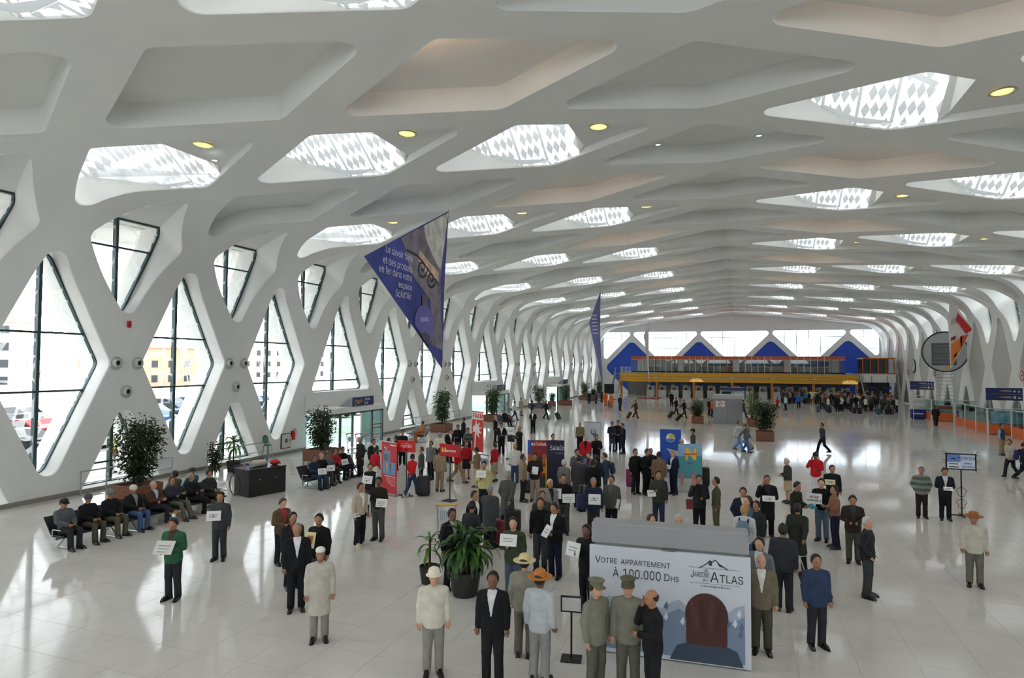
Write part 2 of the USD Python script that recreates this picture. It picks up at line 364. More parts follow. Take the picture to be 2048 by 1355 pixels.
for kind, r, n, g in opens:
    left = r < 5; yc = Y0 + P * n
    if kind in ('diamond', 'lower', 'gable') and left:
        fn = surf
        w = window()
        v, f = reveal(g, fn, DW); put('reveal', v, f, PLASTER, w)
        gz = g.buffer(0.02)
        mull = [yc] if kind != 'lower' else [yc]
        tr = {'diamond': [4.03, 6.3], 'gable': [4.03, 6.3], 'lower': [1.0]}[kind]
        glaze(w, gz, XG, mull, tr, GLASS)
    elif kind == 'upper':
        fn = outer if left else mirror_fn(outer)
        w = window()
        c0 = ring(g); ctr = c0.mean(0)
        # side walls reach the sharp outer corner
        v, f = reveal(g, fn, [0.3, 0.8]) if False else (None, None)
        k = len(c0); dirs = ctr - c0; dirs /= np.linalg.norm(dirs, axis=1, keepdims=True); c1 = c0 + dirs * 0.035
        base = surf(c0[:, 0], c0[:, 1]); b1 = surf(c1[:, 0], c1[:, 1], 0.04); q = fn(c1[:, 0], c1[:, 1], np.full(k, 0.8))
        V = np.vstack([base, b1, q]); i = np.arange(k); j = (i + 1) % k
        F = np.vstack([np.stack([a + i, a + j, a + k + j], 1) for a in (0, k)] + [np.stack([a + i, a + k + j, a + k + i], 1) for a in (0, k)])
        mid = surf(np.array([ctr[0]]), np.array([ctr[1]]), 0.2)[0]
        put('reveal', V, orient(V, F, lambda c: mid - c), PLASTER, w, smooth=62)
        # soffit on the roof line, glass on the wall line
        sc = SS[5]; se = SS[len(lp) - 1]; sm = sc + TK * (se - sc)
        gl = g if left else affinity.scale(affinity.translate(g, -STOT, 0), -1, 1, origin=(0, 0))
        sof = gl.intersection(sbox(sm, -99, 99, 999)).buffer(0.03)
        v, f = bands(sof, sm, 60, None, breaks=[se])
        q = outer(v[:, 0], v[:, 1], 0.8)
        if not left: q[:, 0] = -q[:, 0] + (WR + WL)
        put('soffit', q, orient(q, f, lambda c: np.tile([0, 0, -1.0], (len(c), 1))), PLASTER, w)
        wl = gl.intersection(sbox(-9, -99, sm, 999)); co = np.array(wl.exterior.coords); qq = outer(co[:, 0], co[:, 1], 0.8)
        pg = Polygon(np.stack([qq[:, 2], qq[:, 1]], 1)).buffer(0.02)
        glaze(w, pg, XG if left else WR + 0.8, [yc], [10.1], GLASS)
        wv = np.array(shapely.segmentize(wl.exterior, 0.4).coords)[:-1]; kk = len(wv)
        for dd in ((0.8, 2.0),):
            A = outer(wv[:, 0], wv[:, 1], dd[0]); B = A + np.array([-(dd[1] - dd[0]), 0, 0]); V = np.vstack([A, B])
            if not left: V[:, 0] = -V[:, 0] + (WR + WL)
            i = np.arange(kk); j = (i + 1) % kk
            put('outer_reveal', V, np.vstack([np.stack([i, j, kk + j], 1), np.stack([i, kk + j, kk + i], 1)]), PLASTER, w)
    elif kind in ('diamond', 'lower') and not left:
        v, f = reveal(g, surf, 0.16); put('reveal', v, f, PLASTER, WALL_R)
        v, f = tri2d(g.buffer(0.02)); q = surf(v[:, 0], v[:, 1], 0.14)
        put('wall_panel' if kind == 'diamond' else 'lower_panel', q, orient(q, f, axis_pt), PANEL if kind == 'diamond' else mat('6f6e6a', 0.7), WALL_R)
    elif kind == 'recess':
        v, f = reveal(g, surf, [0.4, 0.8]); put('reveal', v, f, PLASTER, CEIL, smooth=35)
        v, f = bands(g.buffer(0.02), g.bounds[0] - 1, g.bounds[2] + 1, None)
        q = surf(v[:, 0], v[:, 1], 0.78); put('ceiling_panel', q, orient(q, f, axis_pt), PLASTER, CEIL)
        if r in (4, 6) and 8 < yc < 75:                     # warm cove lamp hidden behind the near lip
            SKYLAMPS.append(0); lc = local(r, n); us = np.linspace(-1.5, 1.5, 7); vs = -2.36 + np.abs(us) * .5 + .14
            lo_, hi_ = lc(us, vs, 0 * us + .24), lc(us, vs, 0 * us + .34)
            MB().add(np.vstack([lo_, hi_]), [(i, i + 1, 8 + i, 7 + i) for i in range(6)]).build('cove_lamp', emit('ffcfa0', COVE), CEIL)
    elif kind == 'skylight':
        w = window(); loc = local(r, n); sc = row[r]
        v, f = reveal(g, surf, [0.4, 1.5, 2.6, 3.75]); put('reveal', v, f, PLASTER, w, smooth=35)
        gi = affinity.translate(g, -sc, -yc).buffer(-0.02)
        uL, uR, uS = -4.6, 1.25, 1.5
        gp = gi.intersection(sbox(uL, -9, uR, 9)); strip = gp.intersection(sbox(-2.9, -0.6, 0.6, 0.5))
        for nm_, pg, gm in (('frosted_pane', gp.difference(strip), FROST), ('pane', strip, SKYGLASS)):
            v, f = tri2d(pg.intersection(sbox(-9, -9, 9, 1.75))); v2, f2 = tri2d(pg.intersection(sbox(-9, 1.75, 9, 9))); f = np.vstack([f, f2 + len(v)]); v = np.vstack([v, v2])
            q = loc(v[:, 0], v[:, 1], lid(v[:, 0], v[:, 1])); put(nm_, q, orient(q, f, axis_pt), gm, w)
        gs = gi.intersection(sbox(uR, -9, uS, 9)); v, f = tri2d(shapely.segmentize(gs, 0.25))
        kk = np.clip((v[:, 0] - uR) / (uS - uR), 0, 1); q = loc(v[:, 0], v[:, 1], lid(v[:, 0], v[:, 1]) * (1 - kk) + 0.25 * kk)
        put('cheek', q, orient(q, f, axis_pt), PLASTER, w)
        gs = gi.intersection(sbox(uS, -9, 9, 9)); v, f = tri2d(gs); q = loc(v[:, 0], v[:, 1], 0.25 + 0 * v[:, 0])
        put('soffit', q, orient(q, f, axis_pt), PLASTER, w)
        # ornamental screen under the glass
        pcs = []
        hw = 0.05
        for u in (-3.4, -2.3, -1.2, -0.1): pcs.append(sbox(u - hw, -9, u + hw, 9))
        for (a0, b0) in (((-2.3, -0.7), (0.9, 0.75)), ((-2.3, 1.2), (-0.2, 1.75))):
            pcs.append(shapely.LineString([a0, ((a0[0] + b0[0]) / 2, (a0[1] + b0[1]) / 2 + 0.12), b0]).buffer(0.075))
        du, dv = 0.275, 0.45
        for a in range(-17, 6):
            for b in range(-6, 7):
                u, vv = a * du + (b % 2) * du / 2, b * dv
                ph = ((u + 3.4) % 1.1) - 0.55
                if 0.02 < abs(ph) + abs(((vv + 0.9) % 1.8) - 0.9) * 0.35 and abs(ph) < 0.42 and abs(ph) * 0.8 + abs(((vv + 0.9) % 1.8) - 0.9) * 0.25 > 0.09:
                    pcs.append(Polygon([(u - du * 0.49, vv), (u, vv - dv * 0.49), (u + du * 0.49, vv), (u, vv + dv * 0.49)]))
        pg = shapely.union_all(pcs).intersection(gp); v, f = tri2d(pg.difference(sbox(-9, 1.745, 9, 1.755))); q = loc(v[:, 0], v[:, 1], lid(v[:, 0], v[:, 1]) - 0.03)
        put('ornamental_screen', q, orient(q, f, axis_pt), SCREEN, w)
        SKYLAMPS.append((loc(np.array([2.45]), np.array([-0.25]), np.array([0.245]))[0], r, n))

# ------------------------------------------------------------------ floor of polished stone slabs
FLOOR = usdkit.material(stage, '/World/Looks/polished_stone', {'t': ('geometry', {}), 'n': ('noise_texture', {'scale': 1.4, 'detail': 2.0, 'roughness': 0.5}), 'n2': ('noise_texture', {'scale': 0.25, 'detail': 2.0}),
    'r': ('rgb_ramp', {'ramp': [(0.3, lin('cdc9c2')), (0.7, lin('d4d0c9'))]}), 'r2': ('map_range', {'from_min': 0.3, 'from_max': 0.7, 'to_min': 0.05, 'to_max': 0.10}),
    'p': ('principled_bsdf', {'specular_ior_level': 0.16})},
    [('t.position', 'n.vector'), ('t.position', 'n2.vector'), ('n.fac', 'r.fac'), ('r.color', 'p.base_color'), ('n2.fac', 'r2.value'), ('r2.result', 'p.roughness')], surface='p.BSDF')
mb = MB(); mb.box(WL - 0.05, WR + 0.05, YBACK, YEND + 0.3, -0.3, -0.004)
FL = mb.build('floor', mat('b3aea6', 0.5), kind='structure', label='polished pale grey stone floor of large slabs')
TW, TH, JT = 1.0, 1.0, 0.006
cells = []
for ix in range(int(WL), int(WR) + 1):
    for iy in range(int(YBACK), int(YEND) + 1):
        cells.append((ix * TW, iy * TH))
near = sorted([c for c in cells if c[1] > 9.5], key=lambda c: (c[0] - CX) ** 2 + c[1] ** 2)
vis = []
for c in near:
    d = np.array([c[0] + .5 - CX, c[1] + .5, -EYE]); zc = d @ _f; px = 1024 + FPX * (d @ RR) / zc; py = 677.5 - FPX * (d @ UU) / zc
    if 0 < px < 2048 and py < 1355: vis.append(c)
keep = set(vis[:300]); rest = MB()
for c in cells:
    x0, x1, y0, y1 = max(c[0], WL) + JT / 2, min(c[0] + TW, WR) - JT / 2, max(c[1], YBACK) + JT / 2, min(c[1] + TH, YEND) - JT / 2
    if x1 <= x0 or y1 <= y0: continue
    if c in keep:
        MB().box(x0, x1, y0, y1, -0.02, 0.0).build('floor_slab', FLOOR, FL)
    else: rest.box(x0, x1, y0, y1, -0.02, 0.0)
rest.build('floor_slab_field', FLOOR, FL, kind='stuff')

# skirting along the left wall
mb = MB(); solid = sbox(YBACK, -1, YEND, 1)
segs = sbox(0, YBACK, 0.3, YEND).difference(cut.buffer(0.02))
for g in getattr(segs, 'geoms', [segs]):
    a, b = g.bounds[1], g.bounds[3]
    mb.box(WL - 0.002, WL + 0.025, a, b, 0.0, 0.17)
mb.build('baseboard_left', mat('8f8b84', 0.3), kind='structure')

# ------------------------------------------------------------------ end wall
XN = [-17.55, -5.85, 5.85, 17.55]
zt = lambda x: roof_z(x) + 0.0
prof = [(WL, 0)] + [tuple(p_) for p_ in line[1:-1]] + [(WR, 0)]
endpoly = Polygon(prof).buffer(0.02)
wins, blues = [], []
for x in XN:
    d = Polygon([(x - 4.95, 4.55), (x, 4.55 - 4.95), (x + 4.95, 4.55), (x, 4.55 + 4.95)]).buffer(-0.9).buffer(0.9, quad_segs=8)
    blues.append(d.intersection(sbox(-99, 0.05, 99, 99)))
for x in [-23.4, -11.7, 0, 11.7, 23.4]:
    d = Polygon([(x - 6.2, 11.05), (x, 4.85), (x + 6.2, 11.05)])
    d = d.intersection(sbox(WL + 0.55, 0, WR - 0.3, 11.0)).buffer(-0.42).buffer(0.42, quad_segs=8)
    wins.append(d)
allcut = shapely.union_all(wins + blues)
def wall_xz(name, poly, y, m, parent=None, **kw):
    v, f = tri2d(poly); q = np.stack([v[:, 0], np.full(len(v), y), v[:, 1]], 1)
    return put(name, q, orient(q, f, lambda c: np.tile([0, -1.0, 0], (len(c), 1))), m, parent, **kw)
EW = wall_xz('wall_far', endpoly.difference(allcut), YEND, PLASTER, kind='structure', label='white far end wall with blue lozenges and high windows')
BLUE = mat('2049b4', 0.55)
def side_ring(poly, y0, y1, name, m, parent):
    c = np.array(shapely.segmentize(poly.exterior, 1.0).coords)[:-1]; k = len(c)
    V = np.vstack([np.stack([c[:, 0], np.full(k, y), c[:, 1]], 1) for y in (y0, y1)]); i = np.arange(k); j = (i + 1) % k
    f = np.vstack([np.stack([i, j, k + j], 1), np.stack([i, k + j, k + i], 1)]); ctr = V.mean(0)
    put(name, V, orient(V, f, lambda c_: ctr - c_), m, parent)
for b in blues:
    side_ring(b, YEND, YEND + 0.12, 'reveal', PLASTER, EW); wall_xz('blue_panel', b.buffer(0.02), YEND + 0.1, BLUE, EW)
for d in wins:
    w = window(); side_ring(d, YEND, YEND + 0.8, 'reveal', PLASTER, w)
    wall_xz('pane', d.buffer(0.01), YEND + 0.4, FARGLASS, w)
    x0, z0, x1, z1 = d.bounds
    for z in (8.0, 9.9):
        MB().box(x0, x1, YEND + 0.36, YEND + 0.43, z - 0.035, z + 0.035).build('transom', mat('9aa3a6', 0.5), w)
    nm = max(1, int((x1 - x0) // 2.2))
    for q in np.linspace(x0, x1, nm + 2)[1:-1]:
        MB().box(q - 0.035, q + 0.035, YEND + 0.36, YEND + 0.43, z0, z1).build('mullion', mat('9aa3a6', 0.5), w)
NW = shapely.union_all(wins + [affinity.translate(b_, 0, 0) for b_ in blues]).intersection(sbox(-99, 5.6, 99, 99))
v, f = tri2d(endpoly.difference(NW)); q = np.stack([v[:, 0], np.full(len(v), YBACK), v[:, 1]], 1); put('wall_near', q, orient(q, f, lambda c: np.tile([0, 1.0, 0], (len(c), 1))), PLASTER, kind='structure', label='white end wall behind the viewpoint with high lozenge windows')
for g in NW.geoms:
    w = window(); v, f = tri2d(g.buffer(.02)); put('pane', np.stack([v[:, 0], np.full(len(v), YBACK - .2), v[:, 1]], 1), f, CLEAR, w); side_ring(g, YBACK, YBACK - .4, 'reveal', PLASTER, w)

# ------------------------------------------------------------------ ceiling lamps
near_l = [s for s in SKYLAMPS if s and 8 < s[0][1] < 75]
pr = None
names = {(4, 0.5): 'yellow ceiling downlight in the third skylight of the nearest left row', (3, 0.0): 'yellow ceiling downlight in the second skylight of the nearest left row', (2, -0.5): 'yellow ceiling downlight in the first skylight of the nearest left row', (6, 0.5): 'largest yellow ceiling downlight, in the big right hand skylight', (6, 2.5): 'yellow ceiling downlight in the second skylight right of the ridge'}
for q, r, n in near_l:
    lab = names.get((r, n), 'small yellow downlight in a skylight soffit far down the ceiling')
    sl = -SL if r < 5 else SL
    if pr is None:
        t = thing('ceiling_downlight', lab, 'ceiling light', q, 0, 'skylight downlights')
        MB().lathe([(0.36, 0.0), (0.37, -0.03), (0.31, -0.035), (0.30, -0.01)], n=20).build('trim_ring', mat('c9c18a', 0.3, 0.6), t, smooth=40)
        MB().lathe([(0.30, -0.015), (0.16, -0.03), (0.0, -0.035)], n=20).build('lamp_disc', emit('fff0a0', 5.0), t); pr = t
    else: copy_of(pr, q, 0, lab)

# the roof runs out beyond the left wall as a deep eave; small spot lamps in the ceiling
z0_ = RZ[0] + SL * (WL - 1.75 - RX[0])
h = trimesh.convex.convex_hull(np.array([(x, y, z) for y in (YBACK, YEND) for x, z in ((WL - 1.72, z0_ + .2), (WL - 1.72, z0_ + .6), (WL - 4.6, z0_ - .1), (WL - 4.6, z0_ + .1))]))
put('roof_eave', h.vertices, h.faces, PLASTER, None, kind='structure', label='white roof eave outside the left windows')
s0 = None
for x, y, lab in ((1.83, 25.06, 'tiny bright spot lamp right of the ridge, near the big right skylight'), (-1.83, 24.84, 'tiny bright spot lamp left of the ridge'), (-16.14, 17.13, 'tiny spot lamp beside the yellow downlight of the first left skylight'), (-6.9, 34.0, 'tiny spot lamp in the second row of left skylights')):
    q = (x, y, float(roof_z(x)) - .012)
    if s0 is None:
        s0 = thing('spot_lamp', lab, 'ceiling light', q, 0, 'ceiling spot lamps'); MB().lathe([(.12, .01), (.13, -.01), (.10, -.015)], n=16).build('trim_ring', STEEL, s0); MB().lathe([(.10, -.005), (0, -.012)], n=16).build('lamp_disc', emit('eaffff', 9.0), s0)
    else: copy_of(s0, q, 0, lab)
# ------------------------------------------------------------------ people: one smooth body each, clothes and hair as its parts
def nets(Fd, ax):
    """surface of Fd < 0 on a rectilinear grid (surface nets)"""
    n = np.array(Fd.shape); c = n - 1
    S = np.zeros((c.prod(), 3)); C = np.zeros(c.prod()); Q = []
    lidx = lambda i, j, k: (i * c[1] + j) * c[2] + k
    neg = Fd < 0
    for a in range(3):
        sl0 = [slice(None)] * 3; sl1 = [slice(None)] * 3; sl0[a] = slice(0, -1); sl1[a] = slice(1, None)
        A, B = Fd[tuple(sl0)], Fd[tuple(sl1)]
        idx = np.argwhere(neg[tuple(sl0)] != neg[tuple(sl1)])
        if len(idx) == 0: continue
        fa, fb = A[tuple(idx.T)], B[tuple(idx.T)]; t = fa / (fa - fb)
        p = np.stack([ax[d][idx[:, d]] for d in range(3)], 1)
        p[:, a] += t * (ax[a][idx[:, a] + 1] - ax[a][idx[:, a]])
        o1, o2 = [d for d in range(3) if d != a]
        ids = []; okall = np.ones(len(idx), bool)
        for da, db in ((0, 0), (-1, 0), (-1, -1), (0, -1)):
            q = idx.copy(); q[:, o1] += da; q[:, o2] += db
            ok = ((q >= 0) & (q < c)).all(1); okall &= ok
            k = lidx(q[:, 0], q[:, 1], q[:, 2]); ids.append(k)
            np.add.at(S, k[ok], p[ok]); np.add.at(C, k[ok], 1)
        q = np.stack(ids, 1)[okall]; flip = (fa[okall] < 0) ^ (a == 1)
        q[~flip] = q[~flip][:, ::-1]; Q.append(q)
    Q = np.vstack(Q); used = np.flatnonzero(C); m = np.full(len(C), -1); m[used] = np.arange(len(used))
    return S[used] / C[used][:, None], np.vstack([m[Q][:, [0, 1, 2]], m[Q][:, [0, 2, 3]]])[:, ::-1]

class Field:
    def __init__(self, lo, hi, h, zfine=None):
        self.ax = [np.arange(lo[d], hi[d] + h, h) for d in range(3)]
        if zfine: z0, hf = zfine; self.ax[2] = np.r_[np.arange(lo[2], z0, h), np.arange(z0, hi[2] + hf, hf)]
        self.F = np.full([len(a) for a in self.ax], 0.3)
    def block(self, lo, hi):
        sl = tuple(slice(max(0, np.searchsorted(a, l) - 1), np.searchsorted(a, u) + 1) for a, l, u in zip(self.ax, lo, hi))
        return sl, np.meshgrid(*[a[s] for a, s in zip(self.ax, sl)], indexing='ij', sparse=True)
    def blend(self, sl, d, k):
        A = self.F[sl]; h = np.maximum(k - np.abs(A - d), 0) / k; self.F[sl] = np.minimum(A, d) - h * h * k / 4
    def cone(self, a, b, ra, rb, k=0.03, sy=1.0, off=0.0):
        a, b = np.asarray(a, float), np.asarray(b, float); ra, rb = ra + off, rb + off; m = max(ra, rb) + 0.07
        sl, (x, y, z) = self.block(np.minimum(a, b) - m, np.maximum(a, b) + m)
        t = b - a; L = t @ t + 1e-12
        u = np.clip(((x - a[0]) * t[0] + (y - a[1]) * t[1] + (z - a[2]) * t[2]) / L, 0, 1)
        dx, dy, dz = x - a[0] - u * t[0], (y - a[1] - u * t[1]) / sy, z - a[2] - u * t[2]
        self.blend(sl, (np.sqrt(dx * dx + dy * dy + dz * dz) - (ra + u * (rb - ra))) * min(1, (1 + sy) / 2), k)
    def ell(self, c, r, k=0.03, off=0.0, R=None):
        c = np.asarray(c, float); r = np.asarray(r, float) + off; m = r.max() + 0.07
        sl, (x, y, z) = self.block(c - m, c + m)
        p = [x - c[0], y - c[1], z - c[2]]
        if R is not None: p = [R[0, i] * p[0] + R[1, i] * p[1] + R[2, i] * p[2] for i in range(3)]
        q = np.sqrt((p[0] / r[0]) ** 2 + (p[1] / r[1]) ** 2 + (p[2] / r[2]) ** 2)
        self.blend(sl, (q - 1) * r.min(), k)
    def clip(self, fn):
        x, y, z = np.meshgrid(*self.ax, indexing='ij', sparse=True); self.F = np.maximum(self.F, fn(x, y, z))
    def mesh(self): return nets(self.F, self.ax)

def rot(yaw, pitch=0.0, roll=0.0):
    cy, sy, cp, sp = math.cos(yaw), math.sin(yaw), math.cos(pitch), math.sin(pitch)
    return np.array([[cy, -sy, 0], [sy, cy, 0], [0, 0, 1]]) @ np.array([[1, 0, 0], [0, cp, -sp], [0, sp, cp]])
STAND = dict(hz=0.93, hip=0.09, kn=[(-.10, -.01, .50), (.10, -.01, .50)], an=[(-.105, .02, .085), (.105, .02, .085)], sh=1.425, lean=(0, 0), head=(0, 0), toe=[(-.03, -1), (.03, -1)])
REST = ((.225, .03, 1.15), (.235, -.03, .90))
POSES = {
    'stand': dict(STAND, R=((-.225, .03, 1.15), (-.235, -.03, .90)), L=REST),
    'sign': dict(STAND, R=((-.235, -.02, 1.14), (-.09, -.24, 1.20)), L=REST, head=(0.15, 0.1)),
    'both': dict(STAND, R=((-.235, .0, 1.14), (-.09, -.25, 1.10)), L=((.235, .0, 1.14), (.09, -.25, 1.10)), head=(0, .28)),
    'pocket': dict(STAND, R=((-.275, .06, 1.15), (-.185, -.08, .95)), L=((.275, .06, 1.15), (.185, -.08, .95)), head=(-0.3, 0)),
    'phone': dict(STAND, R=((-.27, -.13, 1.20), (-.125, -.10, 1.52)), L=((.235, -.02, 1.14), (.07, -.25, 1.14)), head=(0, .05)),
    'cross': dict(STAND, R=((-.235, -.06, 1.15), (.10, -.20, 1.20)), L=((.235, -.06, 1.15), (-.09, -.225, 1.16)), head=(.2, 0)),
    'two': dict(STAND, R=((-.25, -.04, 1.15), (-.25, -.27, 1.13)), L=((.25, -.04, 1.15), (.25, -.27, 1.08)), head=(.2, .1)),
    'walk': dict(STAND, kn=[(-.09, -.19, .50), (.09, .06, .49)], an=[(-.09, -.30, .09), (.09, .36, .15)], toe=[(0, -1), (0, -.8)], R=((-.23, .10, 1.16), (-.23, .12, .92)), L=((.23, -.05, 1.15), (.22, -.22, .96)), lean=(0, -.03)),
    'pull': dict(STAND, kn=[(-.09, -.17, .50), (.09, .06, .49)], an=[(-.09, -.26, .09), (.09, .30, .14)], toe=[(0, -1), (0, -.8)], R=((-.25, .17, 1.17), (-.25, .33, .98)), L=((.23, .0, 1.15), (.22, -.16, .93)), lean=(0, -.04)),
    'push': dict(STAND, R=((-.235, -.04, 1.16), (-.19, -.30, 1.02)), L=((.235, -.04, 1.16), (.19, -.30, 1.02)), lean=(0, -.05), head=(0, .15)),
    'point': dict(STAND, R=((-.28, -.20, 1.30), (-.24, -.42, 1.25)), L=((.235, .0, 1.14), (.10, -.22, 1.12)), head=(.3, .1)),
    'sit': dict(hz=0.53, hip=0.10, kn=[(-.13, -.40, .53), (.13, -.40, .53)], an=[(-.12, -.42, .085), (.14, -.40, .085)], sh=1.02, lean=(0, .10), head=(0, .15), toe=[(-.03, -1), (.03, -1)], R=((-.24, -.02, .77), (-.09, -.27, .69)), L=((.24, -.02, .77), (.08, -.28, .68))),
    'sitcross': dict(hz=0.53, hip=0.10, kn=[(-.06, -.42, .60), (.12, -.40, .53)], an=[(.17, -.52, .42), (.12, -.38, .085)], sh=1.02, lean=(0, .12), head=(.3, 0), toe=[(.2, -.9), (.03, -1)], R=((-.24, -.05, .77), (.06, -.22, .78)), L=((.24, -.05, .77), (-.06, -.24, .74))),
    'sitback': dict(hz=0.53, hip=0.10, kn=[(-.14, -.40, .53), (.14, -.40, .53)], an=[(-.15, -.62, .09), (.16, -.58, .09)], sh=1.02, lean=(0, .15), head=(-.3, 0), toe=[(-.03, -.8), (.03, -.8)], R=((-.24, .0, .77), (.09, -.20, .82)), L=((.24, .0, .77), (-.08, -.22, .78))),
}
def torso_points(p):
    hz, sh, ly = p['hz'], p['sh'], p['lean'][1]; k = (sh - hz) / 0.495
    at = lambda t: np.array([0, ly * t, hz + (sh - hz) * t])
    return at, k
def head_frame(p):
    at, k = torso_points(p); y, pt = p['head']; base = at(1.0) + [0, -.015, .05]
    Rm = rot(y, -pt) if False else rot(y) @ rot(0, pt)
    f = lambda q: base + np.array([0, 0, .05]) + Rm @ (np.asarray(q, float) - [0, 0, .0])
    return f, Rm
HAND_CACHE = {}
def hand(wr, dirn, side):
    """palm with five tapering fingers, slightly curled; wr the wrist, dirn the pointing direction"""
    d = np.asarray(dirn, float); d /= np.linalg.norm(d)
    x = np.cross(d, (0, -1.0, 0.15)); x /= np.linalg.norm(x) + 1e-9; nrm = np.cross(x, d)
    T = np.eye(4); T[:3, 0], T[:3, 1], T[:3, 2], T[:3, 3] = x, nrm, d, wr
    mb = MB()
    mb.bar((0, 0, -.02), (0, 0, .085), .030, 7, .036)
    for i, (fx, ln) in enumerate(((-.030, .062), (-.010, .074), (.010, .070), (.029, .054))):
        a = np.array([fx, 0, .075]); b = a + [fx * .1, .012, ln * .55]; c = b + [0, .026, ln * .40]
        mb.bar(a, b, .0105, 5, .0095); mb.bar(b, c, .0095, 5, .007)
    s = -side
    mb.bar((s * .024, 0, .02), (s * .050, .014, .055), .013, 5, .011); mb.bar((s * .050, .014, .055), (s * .054, .026, .085), .011, 5, .008)
    v = np.vstack(mb.V) * 0.92; v = v @ T[:3, :3].T + T[:3, 3]; return v, np.vstack(mb.F)
_pm = {}
def limits(p):
    pts = np.array(list(p['kn']) + list(p['an']) + [p['R'][0], p['R'][1], p['L'][0], p['L'][1]])
    lo = np.minimum(pts.min(0) - .18, [-.30, -.22, 0.0]); hi = np.maximum(pts.max(0) + .18, [.30, .24, 0]); return lo, hi
def body_mesh(pn, lod):
    p = POSES[pn]; key = (pn, 'body', lod)
    if key in _pm: return _pm[key]
    h = (0.026, 0.034, 0.05)[lod]; lo, hi = limits(p); at, k = torso_points(p)
    top = p['sh'] + .36
    A = Field((lo[0], lo[1], -.03), (hi[0], hi[1], top), h, (p['sh'] + .02, (0.0125, 0.022, 0.04)[lod]))
    hz = p['hz']
    A.ell(at(0), (.155, .11, .12)); A.ell(at(.35), (.14, .10, .17)); A.ell(at(.72), (.165, .115, .19))
    A.cone(at(.93) + [-.125, 0, 0], at(.93) + [.125, 0, 0], .062, .062)
    for sgn, arm in ((-1, p['R']), (1, p['L'])):
        s = at(.93) + [sgn * .165, 0, 0]; A.cone(s, arm[0], .052, .040, .02); A.cone(arm[0], arm[1], .040, .027, .02)
    for i, sgn in enumerate((-1, 1)):
        hp = at(0) + [sgn * p['hip'], 0, -.02]; A.cone(hp, p['kn'][i], .082, .055, .03); A.cone(p['kn'][i], p['an'][i], .053, .038, .02)
        an = np.array(p['an'][i]); tx, ty = p['toe'][i]; A.cone(an + [0, .03, -.05], an + [tx, ty * .14, -.052], .036, .032, .02)
    hf, Rm = head_frame(p)
    A.cone(at(.97), hf((0, .012, .03)), .060, .052, .03)
    A.ell(hf((0, .008, .125)), (.081, .101, .112), .02, R=Rm); A.ell(hf((0, -.025, .055)), (.060, .070, .066), .03, R=Rm)
    if lod < 2:
        A.cone(hf((0, -.088, .115)), hf((0, -.108, .078)), .010, .015, .015)
        A.ell(hf((0, -.075, .125)), (.055, .022, .012), .02, R=Rm); A.ell(hf((0, -.085, .042)), (.030, .014, .012), .015, R=Rm)
        for s in (-1, 1): A.ell(hf((s * .078, .015, .10)), (.012, .026, .034), .008, R=Rm)
    v, f = A.mesh()
    if lod < 2:
        for sgn, arm in ((-1, p['R']), (1, p['L'])):
            d = np.array(arm[1]) - np.array(arm[0]); d /= np.linalg.norm(d)
            hv, hf_ = hand(arm[1], d, sgn); f = np.vstack([f, hf_ + len(v)]); v = np.vstack([v, hv])
    else:
        mb = MB()
        for arm in (p['R'], p['L']):
            d = np.array(arm[1]) - np.array(arm[0]); d /= np.linalg.norm(d); mb.bar(np.array(arm[1]), np.array(arm[1]) + d * .17, .03, 5, .03)
        f = np.vstack([f, np.vstack(mb.F) + len(v)]); v = np.vstack([v, np.vstack(mb.V)])
    _pm[key] = v, f; return v, f
def top_mesh(pn, style, lod):
    """jacket, coat, shirt"""
    key = (pn, style, lod)
    if key in _pm: return _pm[key]
    p = POSES[pn]; h = (0.024, 0.034, 0.05)[lod]; lo, hi = limits(p); at, k = torso_points(p); hz = p['hz']; sit = hz < .7
    off = dict(shirt=.010, sweater=.016, jacket=.026, coat=.030, puffer=.042, vest=.030)[style]; sl = off * .8
    A = Field((lo[0], lo[1], .3 if sit else .35), (hi[0], hi[1], p['sh'] + .14), h)
    A.ell(at(.0), (.162, .118, .12), off=off); A.ell(at(.35), (.160, .115, .18), off=off); A.ell(at(.72), (.182, .124, .19), off=off)
    A.cone(at(.93) + [-.145, 0, 0], at(.93) + [.145, 0, 0], .064, .064, off=sl); A.cone(at(1.07), at(.95) + [-.14, 0, 0], .045, .055, .03, off=sl * .6); A.cone(at(1.07), at(.95) + [.14, 0, 0], .045, .055, .03, off=sl * .6); A.cone(at(.95), at(1.1), .06, .056, .03, off=off * .6)
    if style in ('coat', 'jacket', 'puffer') and not sit: A.cone(at(.1), at(0) - [0, 0, .42 if style == 'coat' else .10], (.165), (.215 if pn in ('walk', 'pull') else .185) if style == 'coat' else .165, .05, sy=1.0 if pn in ('walk', 'pull') and style == 'coat' else .74, off=off * .7)
    for sgn, arm in ((-1, p['R']), (1, p['L'])):
        s = at(.93) + [sgn * .186, 0, 0]; e, w = np.array(arm[0]), np.array(arm[1])
        if style == 'vest': continue
        A.cone(s, e, .060, .050, .02, off=sl); A.cone(e, e + (w - e) * .93, .044, .036, .02, off=sl)
    hem = {'shirt': hz - .06, 'sweater': hz - .05, 'jacket': hz - .13, 'coat': hz - .42, 'puffer': hz - .10, 'vest': hz - .06}[style]
    if sit: hem = hz - .09
    nk = p['sh'] + .075
    A.clip(lambda x, y, z: np.maximum(hem - z + 0 * x, z - nk - .25 * (y - p['lean'][1]) + 0 * x) if True else 0)
    # let the arms hang below the hem
    if hem > min(p['R'][1][2], p['L'][1][2]) - .1:
        for sgn, arm in ((-1, p['R']), (1, p['L'])):
            if style == 'vest': continue
            e, w = np.array(arm[0]), np.array(arm[1]); A.cone(e, e + (w - e) * .93, .044, .036, .004, off=sl)
    _pm[key] = A.mesh(); return _pm[key]
